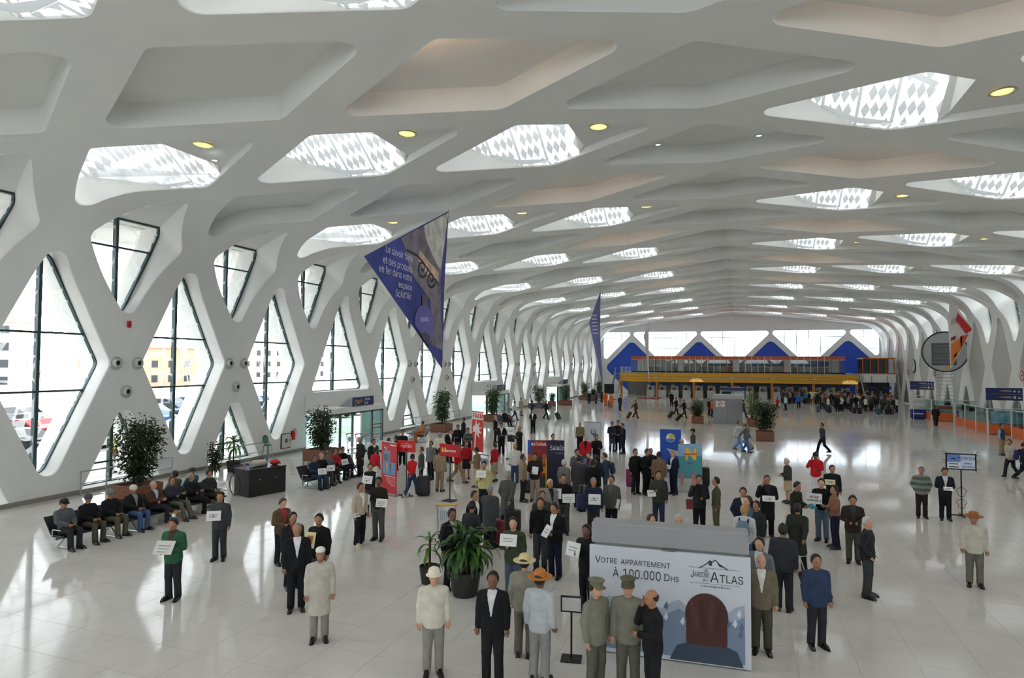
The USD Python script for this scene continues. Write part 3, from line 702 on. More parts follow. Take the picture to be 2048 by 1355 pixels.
def legs_mesh(pn, style, lod):
    key = (pn, 'legs' + style, lod)
    if key in _pm: return _pm[key]
    p = POSES[pn]; h = (0.03, 0.036, 0.05)[lod]; lo, hi = limits(p); at, k = torso_points(p)
    A = Field((lo[0], lo[1], 0), (hi[0], hi[1], p['hz'] + .16), h)
    A.ell(at(0), (.158, .116, .13), off=.012)
    if style == 'skirt':
        A.cone(at(0) + [0, 0, .02], at(0) - [0, 0, .42], .195, .205, .05, sy=.74)
    for i, sgn in enumerate((-1, 1)):
        hp = at(0) + [sgn * p['hip'], 0, -.02]
        if style != 'skirt':
            A.cone(hp, p['kn'][i], .090, .068, .03, off=.014); A.cone(p['kn'][i], np.array(p['an'][i]) + [0, .01, .0], .066, .064, .02, off=.012)
    zc = p['hz'] + (.17 if p['hz'] < .7 else .03); bot = .03 if style != 'skirt' else p['hz'] - .45
    A.clip(lambda x, y, z: np.maximum(z - zc, bot - z) + 0 * x + 0 * y)
    _pm[key] = A.mesh(); return _pm[key]
def shoes_mesh(pn, lod):
    key = (pn, 'shoes', lod)
    if key in _pm: return _pm[key]
    p = POSES[pn]; mb = MB()
    for i in (0, 1):
        an = np.array(p['an'][i]); tx, ty = p['toe'][i]; d = np.array([tx * 1.0, ty * .15, 0]); dn = d / (np.linalg.norm(d) + 1e-9)
        pts = []
        sd = np.cross(dn, [0, 0, 1.0])
        for t, w, hh in ((-.085, .042, .12), (.0, .048, .135), (.09, .052, .095), (.17, .048, .07), (.215, .024, .035)):
            c = an + dn * t; zb = an[2] - .088
            for s in (-1, 1): pts += [c * [1, 1, 0] + [0, 0, zb] + sd * s * w, c * [1, 1, 0] + [0, 0, zb + hh] + sd * s * w * .6]
        mb.tm(trimesh.convex.convex_hull(np.array(pts)))
    _pm[key] = np.vstack(mb.V), np.vstack(mb.F); return _pm[key]
def hair_mesh(pn, style, lod):
    key = (pn, 'hair' + style, lod)
    if key in _pm: return _pm[key]
    p = POSES[pn]; h = (0.016, 0.022, 0.035)[lod]; hf, Rm = head_frame(p); c = hf((0, .01, .12))
    A = Field(c - [.16, .17, .36], c + [.16, .17, .17], h)
    off = {'short': .021, 'crop': .013, 'bald': .007, 'long': .022, 'bob': .020, 'bun': .012, 'curly': .030}[style]
    A.ell(hf((0, .012, .130)), (.080, .100, .116), .02, off=off, R=Rm)
    if style == 'long': A.cone(hf((0, .07, .10)), hf((0, .085, -.14)), .085, .07, .04, sy=.6)
    if style == 'bob': A.cone(hf((0, .035, .10)), hf((0, .04, .0)), .088, .085, .03, sy=.8)
    if style == 'bun': A.ell(hf((0, .06, .245)), (.045, .045, .04), .02)
    n1 = Rm @ np.array([0, -.50, -.866]); o1 = hf((0, -.095, .158)); n2 = Rm @ np.array([0, -.93, -.36]); o2 = hf((0, .015, .08))
    n3 = Rm @ np.array([0, 0, 1.0]); o3 = hf((0, 0, .155))
    def cut_(x, y, z):
        a = (x - o1[0]) * n1[0] + (y - o1[1]) * n1[1] + (z - o1[2]) * n1[2]; b = (x - o2[0]) * n2[0] + (y - o2[1]) * n2[1] + (z - o2[2]) * n2[2]
        q = np.maximum(a, b)
        if style == 'bald': q = np.maximum(q, (x - o3[0]) * n3[0] + (y - o3[1]) * n3[1] + (z - o3[2]) * n3[2])
        return q
    X_ = np.stack(np.meshgrid(*A.ax, indexing='ij'), -1); A.F += (meshkit.noise(X_ * 38.0, 3) - .5) * .016
    A.clip(cut_); _pm[key] = A.mesh(); return _pm[key]
def shirt_front(pn, style, lod):
    """the strip of shirt showing between the lapels"""
    key = (pn, 'front' + style, lod)
    if key in _pm: return _pm[key]
    p = POSES[pn]; at, k = torso_points(p); off = dict(jacket=.026, coat=.030, puffer=.042, shirt=.01, sweater=.016, vest=.03)[style] + .006
    A = Field((-.16, -.26, p['hz'] + .08), (.16, .02 + p['lean'][1], p['sh'] + .10), .015)
    A.ell(at(.35), (.160, .115, .18), off=off); A.ell(at(.72), (.182, .124, .19), off=off); A.cone(at(.95), at(1.1), .06, .058, .03, off=off * .6)
    A.cone(at(.93) + [-.125, 0, 0], at(.93) + [.125, 0, 0], .062, .062, off=off * .8)
    zt, zb = p['sh'] + .06, p['hz'] + .17
    A.clip(lambda x, y, z: np.maximum(np.maximum(np.abs(x) - .012 - .075 * np.clip((z - zb) / (zt - zb), 0, 1) ** 1.2, y - p['lean'][1] * .7 + .03), np.maximum(zb - z, z - zt - .02)))
    _pm[key] = A.mesh(); return _pm[key]
SKIN = {'t': mat('a9795a', 0.55), 'd': mat('7d5640', 0.55), 'l': mat('cf9f86', 0.55)}
HAIRC = {k: noisy('hair_' + k, a, b, 40, .55, .5, bscale=70) for k, a, b in (('k', '0e0c0a', '1f1a16'), ('b', '2e2118', '4a3626'), ('g', '75736f', 'a09e9a'), ('w', 'b8b6b2', 'd6d4d0'), ('y', '94703e', 'c79f64'), ('r', '6a371e', '8e4f2e'))}
EYES, LIPS, SHOE = mat('120c0a', 0.3), mat('8a4a40', 0.5), mat('17130f', 0.35)
def cloth(c, pat=None):
    if pat is None: return noisy('cloth_%s' % c, c, ''.join('%02x' % min(255, int(int(c[i:i + 2], 16) * 1.09) + 3) for i in (0, 2, 4)), 9.0, 0.85, 0.35, spec=0.25, bscale=22)
    k = 'cloth_%s_%s' % (c, pat)
    if k not in _mats:
        kind, c2 = pat.split(':')
        if kind == 'check': nodes = {'t': ('texture_coordinate', {}), 'x': ('checker_texture', {'color1': lin(c), 'color2': lin(c2), 'scale': 11.0}), 'p': ('principled_bsdf', {'roughness': 0.85})}; L = [('t.object', 'x.vector'), ('x.color', 'p.base_color')]
        else: nodes = {'t': ('texture_coordinate', {}), 'w': ('wave_texture', {'bands_direction': 'z', 'scale': 1.6}), 'r': ('rgb_ramp', {'ramp': [(0.0, lin(c)), (0.55, lin(c)), (0.56, lin(c2)), (1.0, lin(c2))], 'interpolate': False}), 'p': ('principled_bsdf', {'roughness': 0.85})}; L = [('t.object', 'w.vector'), ('w.fac', 'r.fac'), ('r.color', 'p.base_color')]
        _mats[k] = usdkit.material(stage, '/World/Looks/' + k.replace(':', '_'), nodes, L, surface='p.BSDF')
    return _mats[k]
def hat_mesh(pn, hat):
    p = POSES[pn]; hf, Rm = head_frame(p); T = np.eye(4); T[:3, :3] = Rm; T[:3, 3] = hf((0, .008, 0))
    mb = MB(); crown, band = {'beanie': ([(.092, .11), (.101, .13), (.104, .16), (.098, .20), (.075, .235), (.04, .252), (0, .256)], None),
        'skullcap': ([(.088, .165), (.094, .185), (.088, .215), (.06, .245), (0, .256)], None), 'cap': ([(.085, .15), (.098, .165), (.100, .20), (.08, .235), (0, .25)], None),
        'straw': ([(.20, .155), (.205, .165), (.19, .172), (.105, .165), (.100, .20), (.093, .255), (.07, .275), (0, .28)], None),
        'pith': ([(.135, .135), (.14, .145), (.108, .165), (.106, .20), (.085, .25), (.04, .275), (0, .28)], None),
        'kepi': ([(.094, .15), (.096, .21), (.118, .235), (.122, .25), (.10, .262), (0, .265)], None)}[hat]
    mb.lathe(crown, n=24)
    v = np.vstack(mb.V); v[:, 1] *= 1.15 if hat not in ('straw', 'pith') else 1.08
    f = np.vstack(mb.F)
    if hat in ('cap', 'kepi'):
        an = np.linspace(math.pi * 1.12, math.pi * 1.88, 9); b = MB()
        i_ = np.stack([.092 * np.cos(an), .105 * np.sin(an), np.full(9, .158)], 1); o_ = np.stack([.105 * np.cos(an), .105 * np.sin(an) - .06, np.full(9, .140)], 1)
        vv = np.vstack([i_, o_, i_ - [0, 0, .008], o_ - [0, 0, .008]]); ff = []
        for q in range(8): ff += [(q, q + 1, 9 + q + 1, 9 + q), (18 + q, 27 + q, 27 + q + 1, 18 + q + 1), (9 + q, 9 + q + 1, 27 + q + 1, 27 + q)]
        b.add(vv, ff); f = np.vstack([f, np.vstack(b.F) + len(v)]); v = np.vstack([v, np.vstack(b.V)])
    return v @ T[:3, :3].T + T[:3, 3], f
def head_top(pn): return POSES[pn]['sh'] + .31
PEOPLE = {}
def face_part(pn, t):
    hf, Rm = head_frame(POSES[pn]); mb = MB()
    for s in (-1, 1): mb.tm(trimesh.creation.icosphere(1, .011), np.block([[np.eye(3), np.asarray(hf((s * .031, -.082, .112)))[:, None]], [np.zeros((1, 3)), np.ones((1, 1))]]))
    for s in (-1, 1): mb.bar(hf((s * .016, -.092, .130)), hf((s * .048, -.080, .130)), .006, 5)
    mb.build('eyes_and_brows', EYES, t)
    mb = MB(); mb.bar(hf((-.022, -.088, .044)), hf((.022, -.088, .044)), .006, 5); mb.build('mouth', LIPS, t)
def person(px, py, pose, face, label, top='2a2a2a', bot='26262a', style='jacket', hair='short', hc='k', skin='t', h=1.74, hat=None, hatc='cccccc', front=None, pat=None, legs='trousers', shoes=None, at=None, group=None, lod=None, beard=None):
    """px, py: the pixel of the top of the head; face: where the front points, 0 towards -y, 90 towards +x, 180 away"""
    k = h / 1.74; zt = head_top(pose) * k
    q = np.array(at, float) if at is not None else G(px, py, zt)
    if at is None: q = q * [1, 1, 0]
    t = thing('person', label, 'person', q, face, group, scale=k)
    if lod is None: lod = 0 if q[1] < 25 else 1 if q[1] < 48 else 2
    v, f = body_mesh(pose, lod); put('body', v, f, SKIN[skin], t, smooth=True)
    v, f = legs_mesh(pose, legs, lod); put(legs, v, f, cloth(bot), t, smooth=True)
    v, f = top_mesh(pose, style, lod); put({'coat': 'coat', 'shirt': 'shirt', 'sweater': 'sweater', 'vest': 'vest'}.get(style, 'jacket'), v, f, cloth(top, pat), t, smooth=True)
    if style == 'vest':
        v, f = top_mesh(pose, 'shirt', lod); put('shirt', v, f, cloth(front or 'dddddd'), t, smooth=True)
    elif front and lod < 2:
        v, f = shirt_front(pose, style, lod); put('shirt_front', v, f, cloth(front), t, smooth=True)
    v, f = shoes_mesh(pose, lod); put('shoes', v, f, mat(shoes, 0.5) if shoes else SHOE, t)
    if hair != 'none' and not (hat in ('beanie', 'skullcap') and hair == 'short'):
        v, f = hair_mesh(pose, hair, lod); put('hair', v, f, HAIRC[hc], t, smooth=True)
    if hat: v, f = hat_mesh(pose, hat); put('hat', v, f, mat(hatc, 0.8), t, smooth=40)
    if lod == 0: face_part(pose, t)
    M = np.eye(4); a = math.radians(face); M[:3, :3] = np.array([[math.cos(a), -math.sin(a), 0], [math.sin(a), math.cos(a), 0], [0, 0, 1]]) * k; M[:3, 3] = q
    return dict(prim=t, M=M, pose=pose, q=q, face=face, k=k)
def held(pr, pt):
    return pr['M'][:3, :3] @ np.asarray(pt, float) + pr['M'][:3, 3]
def paper(pr, pt, label, w=.35, hgt=.25, tilt=15, turn=0, col='f2f2f0', lines=2, group=None, dark=None, txt=None):
    """a sheet held up in a hand; pt in the person's own frame"""
    q = held(pr, pt)
    t = UsdGeom.Xform.Define(stage, numbered('/World', 'paper_sign')); t.AddTranslateOp().Set(Gf.Vec3d(*map(float, q))); t.AddRotateZOp().Set(float(pr['face'] + turn)); t.AddRotateXOp().Set(float(-tilt))
    t = tag(t.GetPrim(), label, 'paper', group)
    MB().box(-w / 2, w / 2, -.002, .002, -hgt / 2, hgt / 2).build('sheet', mat(col, 0.7), t)
    if dark: MB().box(-w * .27, w * .27, -.004, -.001, -hgt * .22, hgt * .28).build('picture', mat(dark, 0.7), t)
    if txt:
        for i, s in enumerate(txt): put_text('lettering', s, 0, hgt * (.06 - .33 * i), hgt * .18, BLACK, t, y=-.003, align='c', bold=True, squeeze=min(1.0, w * .9 / (max(1, len(s)) * hgt * .14)))
    elif lines:
        mb = MB()
        for i in range(lines): mb.box(-w * .32, w * .32 - .03 * i, -.004, -.0015, hgt * (.12 - .22 * i) - .008, hgt * (.12 - .22 * i) + .008)
        mb.build('handwriting', mat('8c9096', 0.7), t)
    return t
# ------------------------------------------------------------------ entrance vestibules in the left wall
TEAL = pane_mat('door_glass', (0.80, 0.93, 0.92)); DFR = mat('4a5557', 0.4, 0.3); NAVY = mat('1e2c5c', 0.5); SIGNW = mat('e8eaf0', 0.6); YEL = mat('e2b93a', 0.6); RED = mat('c4171d', 0.55); ORANGE = mat('d2652a', 0.5)
XV = -21.6
for i, yp in enumerate(PORTALS):
    d = UsdGeom.Xform.Define(stage, '/World/door_%d' % (i + 1)).GetPrim(); tag(d, kind='structure')
    y0, y1 = yp - 3.05, yp + 3.05
    MB().box(WL + .01, XV, y0, y1, 2.12, 2.46, .02).build('canopy', PLASTER, d)
    MB().box(WL + .01, WL + .06, y0, y1, 2.46, 3.3).build('lintel', PLASTER, d)
    for a in (y0 + .06, y1 - .06): MB().box(XV - .16, XV, a - .06, a + .06, 0, 2.12).build('post', DFR, d)
    for a in (yp - 1.75, yp - .45, yp + 1.75): MB().box(XV - .12, XV - .02, a - .06, a + .06, 0, 2.12).build('post', DFR, d)
    MB().box(XV - .12, XV - .02, y0, y1, 2.02, 2.12).build('door_rail', DFR, d)
    for a, b in ((y0 + .12, yp - 1.81), (yp - 1.69, yp - .51), (yp - .39, yp + 1.69), (yp + 1.81, y1 - .12)):
        if b - a > 1.9: a, b = a + 1.0, b                   # the sliding leaf stands half open
        MB().box(XV - .075, XV - .06, a, b, .02, 2.02).build('glass_panel', TEAL, d)
    for z in (.88, 1.12): MB().box(XV - .05, XV - .035, yp + 1.85, y1 - .15, z, z + .06).build('red_stripe', RED, d)
    for a in (y0 + .05, y1 - .05): MB().box(WL + .02, XV - .16, a - .012, a + .012, .02, 2.1).build('side_glass', TEAL, d)
    # sign on the canopy
    s = thing('exit_sign', ['dark blue exit sign on the canopy of the nearest glass entrance', 'dark blue exit sign on the canopy of the second glass entrance', 'dark blue exit sign on the canopy of the farthest glass entrance'][i], 'sign', (0, 0, 0))
    ya, yb = yp - .7, yp + 1.75
    hull = trimesh.convex.convex_hull(np.array([(XV + .05, y, z) for y in (ya, yb) for z in (2.46, 3.05)] + [(XV - .75, y, 2.46) for y in (ya - .25, yb)] + [(XV - .15, y, 3.05) for y in (ya, yb)]))
    MB().tm(hull).build('housing', mat('9a9ca0', .5, .4), s)
    MB().box(XV + .05, XV + .065, ya + .03, yb - .03, 2.49, 3.02).build('face', NAVY, s)
    T = frame_T((XV + .068, ya, 2.49), (0, 1, 0))
    put_text('lettering', 'Sortie', 1.35, .30, .17, SIGNW, s, T=T); put_text('lettering', 'Exit', 1.35, .06, .17, SIGNW, s, T=T)
    if i < 2:
        from PIL import Image, ImageDraw, ImageFont
        try:
            fo = ImageFont.truetype(glob.glob('/opt/blender-*/*/datafiles/fonts/NotoSansArabic*')[0], 90); w_ = '\uFE9D\uFEED\uFEAE\uFEA7'
            im = Image.new('L', (420, 200)); ImageDraw.Draw(im).text((20, 30), w_, 255, fo)
            on = np.asarray(im) > 127; rows, cols = np.nonzero(on); bx = shapely.union_all(shapely.box(cols, -rows - 1, cols + 1, -rows)).buffer(.6).buffer(-.6).simplify(.7)
            sc = .42 / (rows.max() - rows.min()); bx = affinity.scale(affinity.translate(bx, -cols.min(), rows.max()), sc, sc, origin=(0, 0))
            b = MB()
            for g in getattr(bx, 'geoms', [bx]): b.poly(g, .004, axis=1)
            b.build('arabic_lettering', YEL, s, T=frame_T((XV + .068, ya + .22, 2.53), (0, 1, 0)))
        except Exception as e: print('arabic', e)

# ------------------------------------------------------------------ fittings of the left wall
nz = None
for n in (0, 1, 4, 5, 8, 9, 12, 13):
    for dy, z, w in ((-.5, ZN, 'left'), (.5, ZN, 'right'), (0, 3.93, 'lower')):
        lab = 'round white air nozzle, %s of three on the %s strap crossing of the left wall' % (w, {0: 'nearest', 1: 'second'}[n]) if n < 2 else 'small round air nozzle on a far strap crossing of the left wall'
        q = (WL + .006, Y0 + P * n + dy, z)
        if nz is None:
            nz = thing('air_nozzle', lab, 'air nozzle', q, 0, 'air nozzles on the left wall')
            A = np.array([[0, 0, 1, 0], [0, 1, 0, 0], [-1, 0, 0, 0], [0, 0, 0, 1.0]])
            MB().lathe([(.02, 0), (.27, 0.0), (.28, .03), (.245, .05), (.235, .03), (.20, .03), (.19, .10), (.14, .17), (.11, .16), (.115, .05)], n=24).build('flange', mat('c7c7c0', .5), nz, smooth=40, T=A)
            MB().lathe([(.118, .10), (.0, .06)], n=20).build('duct', BLACK, nz, T=A)
        else: copy_of(nz, q, 0, lab)
q = GX(258, 648, WL + .02); t = thing('fire_alarm', 'small red alarm box between the two nearest upper left windows', 'fire alarm', q)
MB().box(-.02, .05, -.09, .09, -.14, .14, .015).build('case', RED, t); MB().box(.05, .06, -.05, .05, -.08, .02).build('sounder', mat('7d1014'), t)
q = GX(584, 868, WL + .02); t = thing('fire_extinguisher', 'red fire extinguisher hung on the left wall by the nearest entrance', 'fire extinguisher', (q[0] + .12, q[1], q[2] - .3))
MB().lathe([(0, 0), (.085, 0), (.09, .05), (.09, .42), (.06, .50), (.03, .53), (.03, .58), (0, .58)], n=18).build('cylinder', RED, t, smooth=40)
MB().bar((0, 0, .56), (.10, .03, .62), .02).build('valve', BLACK, t); MB().tube([(0, .03, .56), (.05, .13, .55), (.06, .13, .2)], .014).build('hose', BLACK, t); MB().box(-.12, -.08, -.05, .05, .2, .5).build('bracket', BLACK, t)
q = GX(571, 881, WL + .01); t = thing('hydrant_cabinet', 'pale hose cabinet with dark rim below the fire extinguisher', 'cabinet', q)
MB().box(-.005, .05, -.40, .40, -.42, .42).build('rim', mat('4d4238'), t); MB().box(.045, .06, -.36, .36, -.38, .38).build('door', mat('d6d2c8'), t); MB().box(.06, .066, -.1, .1, -.1, .12).build('label', mat('55585a'), t); MB().box(.06, .08, .28, .31, -.05, .05).build('handle', BLACK, t)
# handrails across the lower windows
for n in (0, 1, 4, 5):
    yc = Y0 + P * n
    t = thing('handrail', ['steel handrail across the nearest low left window', 'steel handrail across the low window behind the corn plant', 'steel handrail across a low window beyond the nearest entrance', 'steel handrail across the farthest low window with a rail'][(0, 1, 4, 5).index(n)], 'railing', (WL + .35, yc, 0))
    MB().bar((0, -2.1, .92), (0, 2.1, .92), .028, 8).build('top_rail', STEEL, t); MB().bar((0, -2.1, .45), (0, 2.1, .45), .018, 6).build('lower_rail', STEEL, t)
    for y in (-2.1, 0, 2.1): MB().bar((0, y, 0), (0, y, .92), .025, 8).build('post', STEEL, t)

# ------------------------------------------------------------------ planters and plants
WOOD = noisy('planter_wood', '6b4330', '8a5a40', 3.0, .6, stretch=(1, 1, 14))
LEAF = {}
def leaf_mat(k, c1, c2):
    if k not in LEAF:
        LEAF[k] = usdkit.material(stage, '/World/Looks/leaf_' + k, {'n': ('object_info', {}), 't': ('geometry', {}), 'no': ('noise_texture', {'scale': 4.0}), 'r': ('rgb_ramp', {'ramp': [(.3, lin(c1)), (.7, lin(c2))]}), 'p': ('principled_bsdf', {'roughness': .45}), 'tl': ('translucent_bsdf', {}), 'm': ('mix_closure', {'fac': .25})},
            [('t.position', 'no.vector'), ('no.fac', 'r.fac'), ('r.color', 'p.base_color'), ('r.color', 'tl.color'), ('p.BSDF', 'm.closure1'), ('tl.BSDF', 'm.closure2')], surface='m.closure')
    return LEAF[k]
FICUS, BAMBOO, CORN = leaf_mat('ficus', '22331c', '3d5230'), leaf_mat('bamboo', '2c4426', '48663c'), leaf_mat('corn', '35592b', '6d9a3e')
def leaves(pts, dirs, ln, wd, droop=.3):
    """folded pointed leaves: 6 vertices, 4 triangles each"""
    k = len(pts); d = dirs / np.linalg.norm(dirs, axis=1, keepdims=True); s = np.cross(d, rng.normal(size=(k, 3))); s /= np.linalg.norm(s, axis=1, keepdims=True); up = np.cross(s, d)
    ln, wd = np.broadcast_to(ln, k)[:, None], np.broadcast_to(wd, k)[:, None]
    m = pts + d * ln * .5; tip = pts + d * ln - np.array([0, 0, 1]) * ln * droop
    V = np.stack([pts, m + s * wd + up * wd * .3, m - np.array([0, 0, 1]) * ln * droop * .3, m - s * wd + up * wd * .3, tip], 1).reshape(-1, 3)
    b = np.arange(k)[:, None] * 5
    return V, np.vstack([b + [0, 1, 2], b + [0, 2, 3], b + [1, 4, 2], b + [2, 4, 3]])
def planter(x, y, w, h, label, rz=0):
    t = thing('planter', label, 'planter', (x, y, 0), rz)
    n = max(3, int(h / .16))
    for s in range(4):
        a = math.radians(90 * s); T = np.eye(4); T[:2, :2] = [[math.cos(a), -math.sin(a)], [math.sin(a), math.cos(a)]]
        MB().box(-w / 2 + (.03 if s % 2 else 0), w / 2 - (.03 if s % 2 else 0), -w / 2, -w / 2 + .03, .03, h).build('side_panel', WOOD, t, T=T)
    MB().box(-w / 2 + .03, w / 2 - .03, -w / 2 + .03, w / 2 - .03, .03, h - .08).build('soil', mat('2d231b', .9), t)
    for sx in (-1, 1):
        for sy in (-1, 1): MB().box(sx * (w / 2 - .07) - .035, sx * (w / 2 - .07) + .035, sy * (w / 2 - .07) - .035, sy * (w / 2 - .07) + .035, 0, .05).build('foot', BLACK, t)
    return t
def tree(name, x, y, z0, top, rad, nl, label, m, kind='ficus', cat='plant', seed=0):
    r = np.random.default_rng(seed + 11); t = thing(name, label, cat, (x, y, z0))
    H = top - z0; mb = MB(); P_, D_ = [], []
    nb = 7 if kind == 'ficus' else 11
    for b in range(nb):
        a = r.uniform(0, 6.28); lean = rad * r.uniform(.15, .75); hh = H * r.uniform(.72, .98)
        p0 = np.array([.08 * math.cos(a), .08 * math.sin(a), -.03]); p1 = np.array([lean * .4 * math.cos(a), lean * .4 * math.sin(a), hh * .5]); p2 = np.array([lean * math.cos(a), lean * math.sin(a), hh])
        mb.tube([p0, p1, p2], .02 if kind == 'ficus' else .012, 5)
        k = nl // nb; tt = r.uniform(.18 if kind == 'ficus' else .2, 1, k)[:, None]
        c = np.where(tt < .5, p0 + (p1 - p0) * tt * 2, p1 + (p2 - p1) * (tt - .5) * 2)
        spread = rad * (.55 if kind == 'ficus' else .38) * np.sin(np.clip(tt, .05, 1) * 2.7) ** .6
        o = r.normal(size=(k, 3)) * [1, 1, .6]; o /= np.linalg.norm(o, axis=1, keepdims=True)
        P_.append(c + o * spread * r.uniform(.15, 1, (k, 1))); D_.append(o + [0, 0, -.25])
    mb.build('trunk', mat('4a3a2b', .8), t)
    pts, dirs = np.vstack(P_), np.vstack(D_); pts[:, 2] = np.clip(pts[:, 2], .02, H)
    ln = r.uniform(.10, .17, len(pts)) if kind == 'ficus' else r.uniform(.20, .36, len(pts)); v, f = leaves(pts, dirs, ln, ln * (.24 if kind == 'ficus' else .09), .2 if kind == 'ficus' else .45)
    put('foliage', v, f, m, t, kind='stuff'); return t
def corn_plant(x, y, z0, H, n, ln, label, m, seed, name='corn_plant', heads=((0, 0, 1.0),)):
    """strap leaves arching out of one or more stems, each leaf a part"""
    r = np.random.default_rng(seed); t = thing(name, label, 'plant', (x, y, z0))
    for hx, hy, hk in heads:
        MB().tube([(0, 0, -.03), (hx * .5, hy * .5, H * hk * .4), (hx, hy, H * hk * .78)], .03, 7).build('stem', mat('5b4a34', .8), t)
        for i in range(n):
            a = i * 2.4 + r.uniform(-.3, .3); el = 1.25 - 1.5 * (i / n) + r.uniform(-.15, .15); L = ln * r.uniform(.75, 1.1); w = L * .075
            b0 = np.array([hx, hy, H * hk * (.80 - .38 * (i / n))]); d = np.array([math.cos(a), math.sin(a), 0]); s = np.array([-math.sin(a), math.cos(a), 0])
            V = []; p = b0.copy(); e = el
            for q in range(7):
                u = q / 6; ww = w * math.sin(math.pi * min(.98, .12 + .88 * u)) ** .7
                V += [p + s * ww, p - np.array([0, 0, ww * .35]), p - s * ww]; e -= .36 * (0.5 + u); p = p + (d * math.cos(e) + np.array([0, 0, math.sin(e)])) * L / 6
            F = []
            for q in range(6): F += [(q * 3, q * 3 + 1, q * 3 + 4, q * 3 + 3), (q * 3 + 1, q * 3 + 2, q * 3 + 5, q * 3 + 4)]
            F = np.array(F); F = np.vstack([F[:, [0, 1, 2]], F[:, [0, 2, 3]]])
            put('leaf', V, F, m, t, smooth=True)
    return t
def pot(x, y, r, h, label, c='3a3029'):
    t = thing('plant_pot', label, 'pot', (x, y, 0)); MB().lathe([(0, 0), (r * .75, 0), (r, h), (r * .92, h), (r * .88, h - .06), (0, h - .06)], n=20).build('pot', mat(c, .6), t, smooth=40); MB().lathe([(r * .87, h - .055), (0, h - .05)], n=16).build('soil', mat('2d231b', .9), t); return t
def topz(px, py, y): return float(GY(px, py, y)[2])
PX1 = float(GY(277, 900, 17.9)[0]); planter(PX1, 17.9, 1.2, .62, 'brown wooden planter box under the nearest ficus tree')
tree('ficus_tree', PX1, 17.9, .54, topz(275, 828, 17.9), 1.0, 3400, 'tall leafy ficus behind the front row of seated people', FICUS, seed=1)
pot(-21.6, 24.1, .33, .5, 'dark round pot under the corn plant at the low window'); corn_plant(-21.6, 24.1, .45, topz(462, 868, 24.1) - .45, 26, .75, 'green corn plant with strap leaves by the low left window', CORN, 3)
tree('shrub', -21.9, 23.2, 0.02, 1.5, .42, 500, 'small leafy shrub beside the corn plant', FICUS, seed=21)
planter(-19.95, 28.6, 1.35, .62, 'brown wooden planter box left of the nearest glass entrance')
tree('ficus_tree', -19.95, 28.6, .54, topz(632, 812, 28.6), 1.05, 2600, 'dense ficus tree in front of the nearest glass entrance', FICUS, seed=2)
for (px, by, y, w, tp, kind, rad, l1, l2) in [(884, 866, 43.6, 1.3, 776, 'bamboo', .95, 'brown planter right of the grey bench', 'bamboo like tree right of the grey bench'), (985, 845, 53.2, 1.2, 766, 'bamboo', .9, 'brown planter by the second entrance', 'tall bamboo like tree beside the second entrance'),
      (1078, 822, 70.5, 1.2, 766, 'bamboo', 1.1, 'brown planter behind the far grey bench', 'wide bamboo like tree behind the far grey bench'), (1131, 809, 77.3, 1.4, 766, 'bamboo', .85, 'brown planter right of the third entrance', 'bamboo like tree right of the third entrance'), (1104, 813, 74.8, .8, 785, 'ficus', .5, 'small brown planter before the third entrance', 'small bushy plant before the third entrance'),
      (1170, 801, 90.5, 1.5, 761, 'bamboo', .9, 'brown planter behind the far seated travellers', 'bamboo like tree behind the far seated travellers'), (1198, 795, 96, 1.2, 759, 'bamboo', .75, 'brown planter left of the blue lozenge', 'narrow bamboo like tree left of the blue lozenge'), (1187, 797, 93, 1.0, 777, 'ficus', .55, 'low brown planter between two far bamboo trees', 'short bush between two far bamboo trees')]:
    q = G(px, by) if False else GY(px, 728, y); x = max(float(q[0]), WL + .9)
    planter(x, y, w, .62, l1); tree('bamboo_tree' if kind == 'bamboo' else 'bush', x, y, .54, topz(px, tp, y), rad, 1100 if y < 60 else 700, l2, BAMBOO if kind == 'bamboo' else FICUS, kind, seed=int(px))
planter(2.62, 47.2, 1.15, .66, 'brown planter box of the tall tree in mid hall'); tree('ficus_tree', 2.62, 47.2, .58, topz(1527, 797, 47.2), 1.0, 2600, 'tall dark ficus standing alone in mid hall', FICUS, seed=5)
planter(2.0, 57.6, .9, .66, 'brown planter half hidden behind the mid hall ficus'); tree('bush', 2.0, 57.6, .58, topz(1508, 779, 57.6), .75, 700, 'light green bush rising behind the mid hall ficus', leaf_mat('light', '3e5d2c', '6f9448'), seed=6)
planter(-2.55, 58.9, 1.0, .62, 'brown planter box left of the grey no smoking kiosk'); tree('bush', -2.55, 58.9, .54, topz(1393, 803, 58.9), .85, 1000, 'round leafy bush left of the grey no smoking kiosk', FICUS, seed=7)
tree('bush', -2.9, 66.5, .02, topz(1408, 792, 66.5), .7, 500, 'grey green bush behind the bush by the kiosk', FICUS, seed=8)
pot(-4.75, 13.3, .36, .55, 'dark pot of the big strap leaved plant in the foreground', '2c2c2c')
corn_plant(-4.75, 13.3, .5, .95, 30, .78, 'big dark green strap leaved plant in the foreground', leaf_mat('dracaena', '24401f', '4f7a35'), 9, 'dracaena', ((0, 0, 1.0), (-.22, .12, .82), (.2, .1, .88)))
pot(-5.85, 13.7, .25, .4, 'small dark pot left of the foreground dracaena', '2c2c2c'); corn_plant(-5.85, 13.7, .36, .85, 16, .5, 'light green corn plant left of the foreground dracaena', CORN, 10)

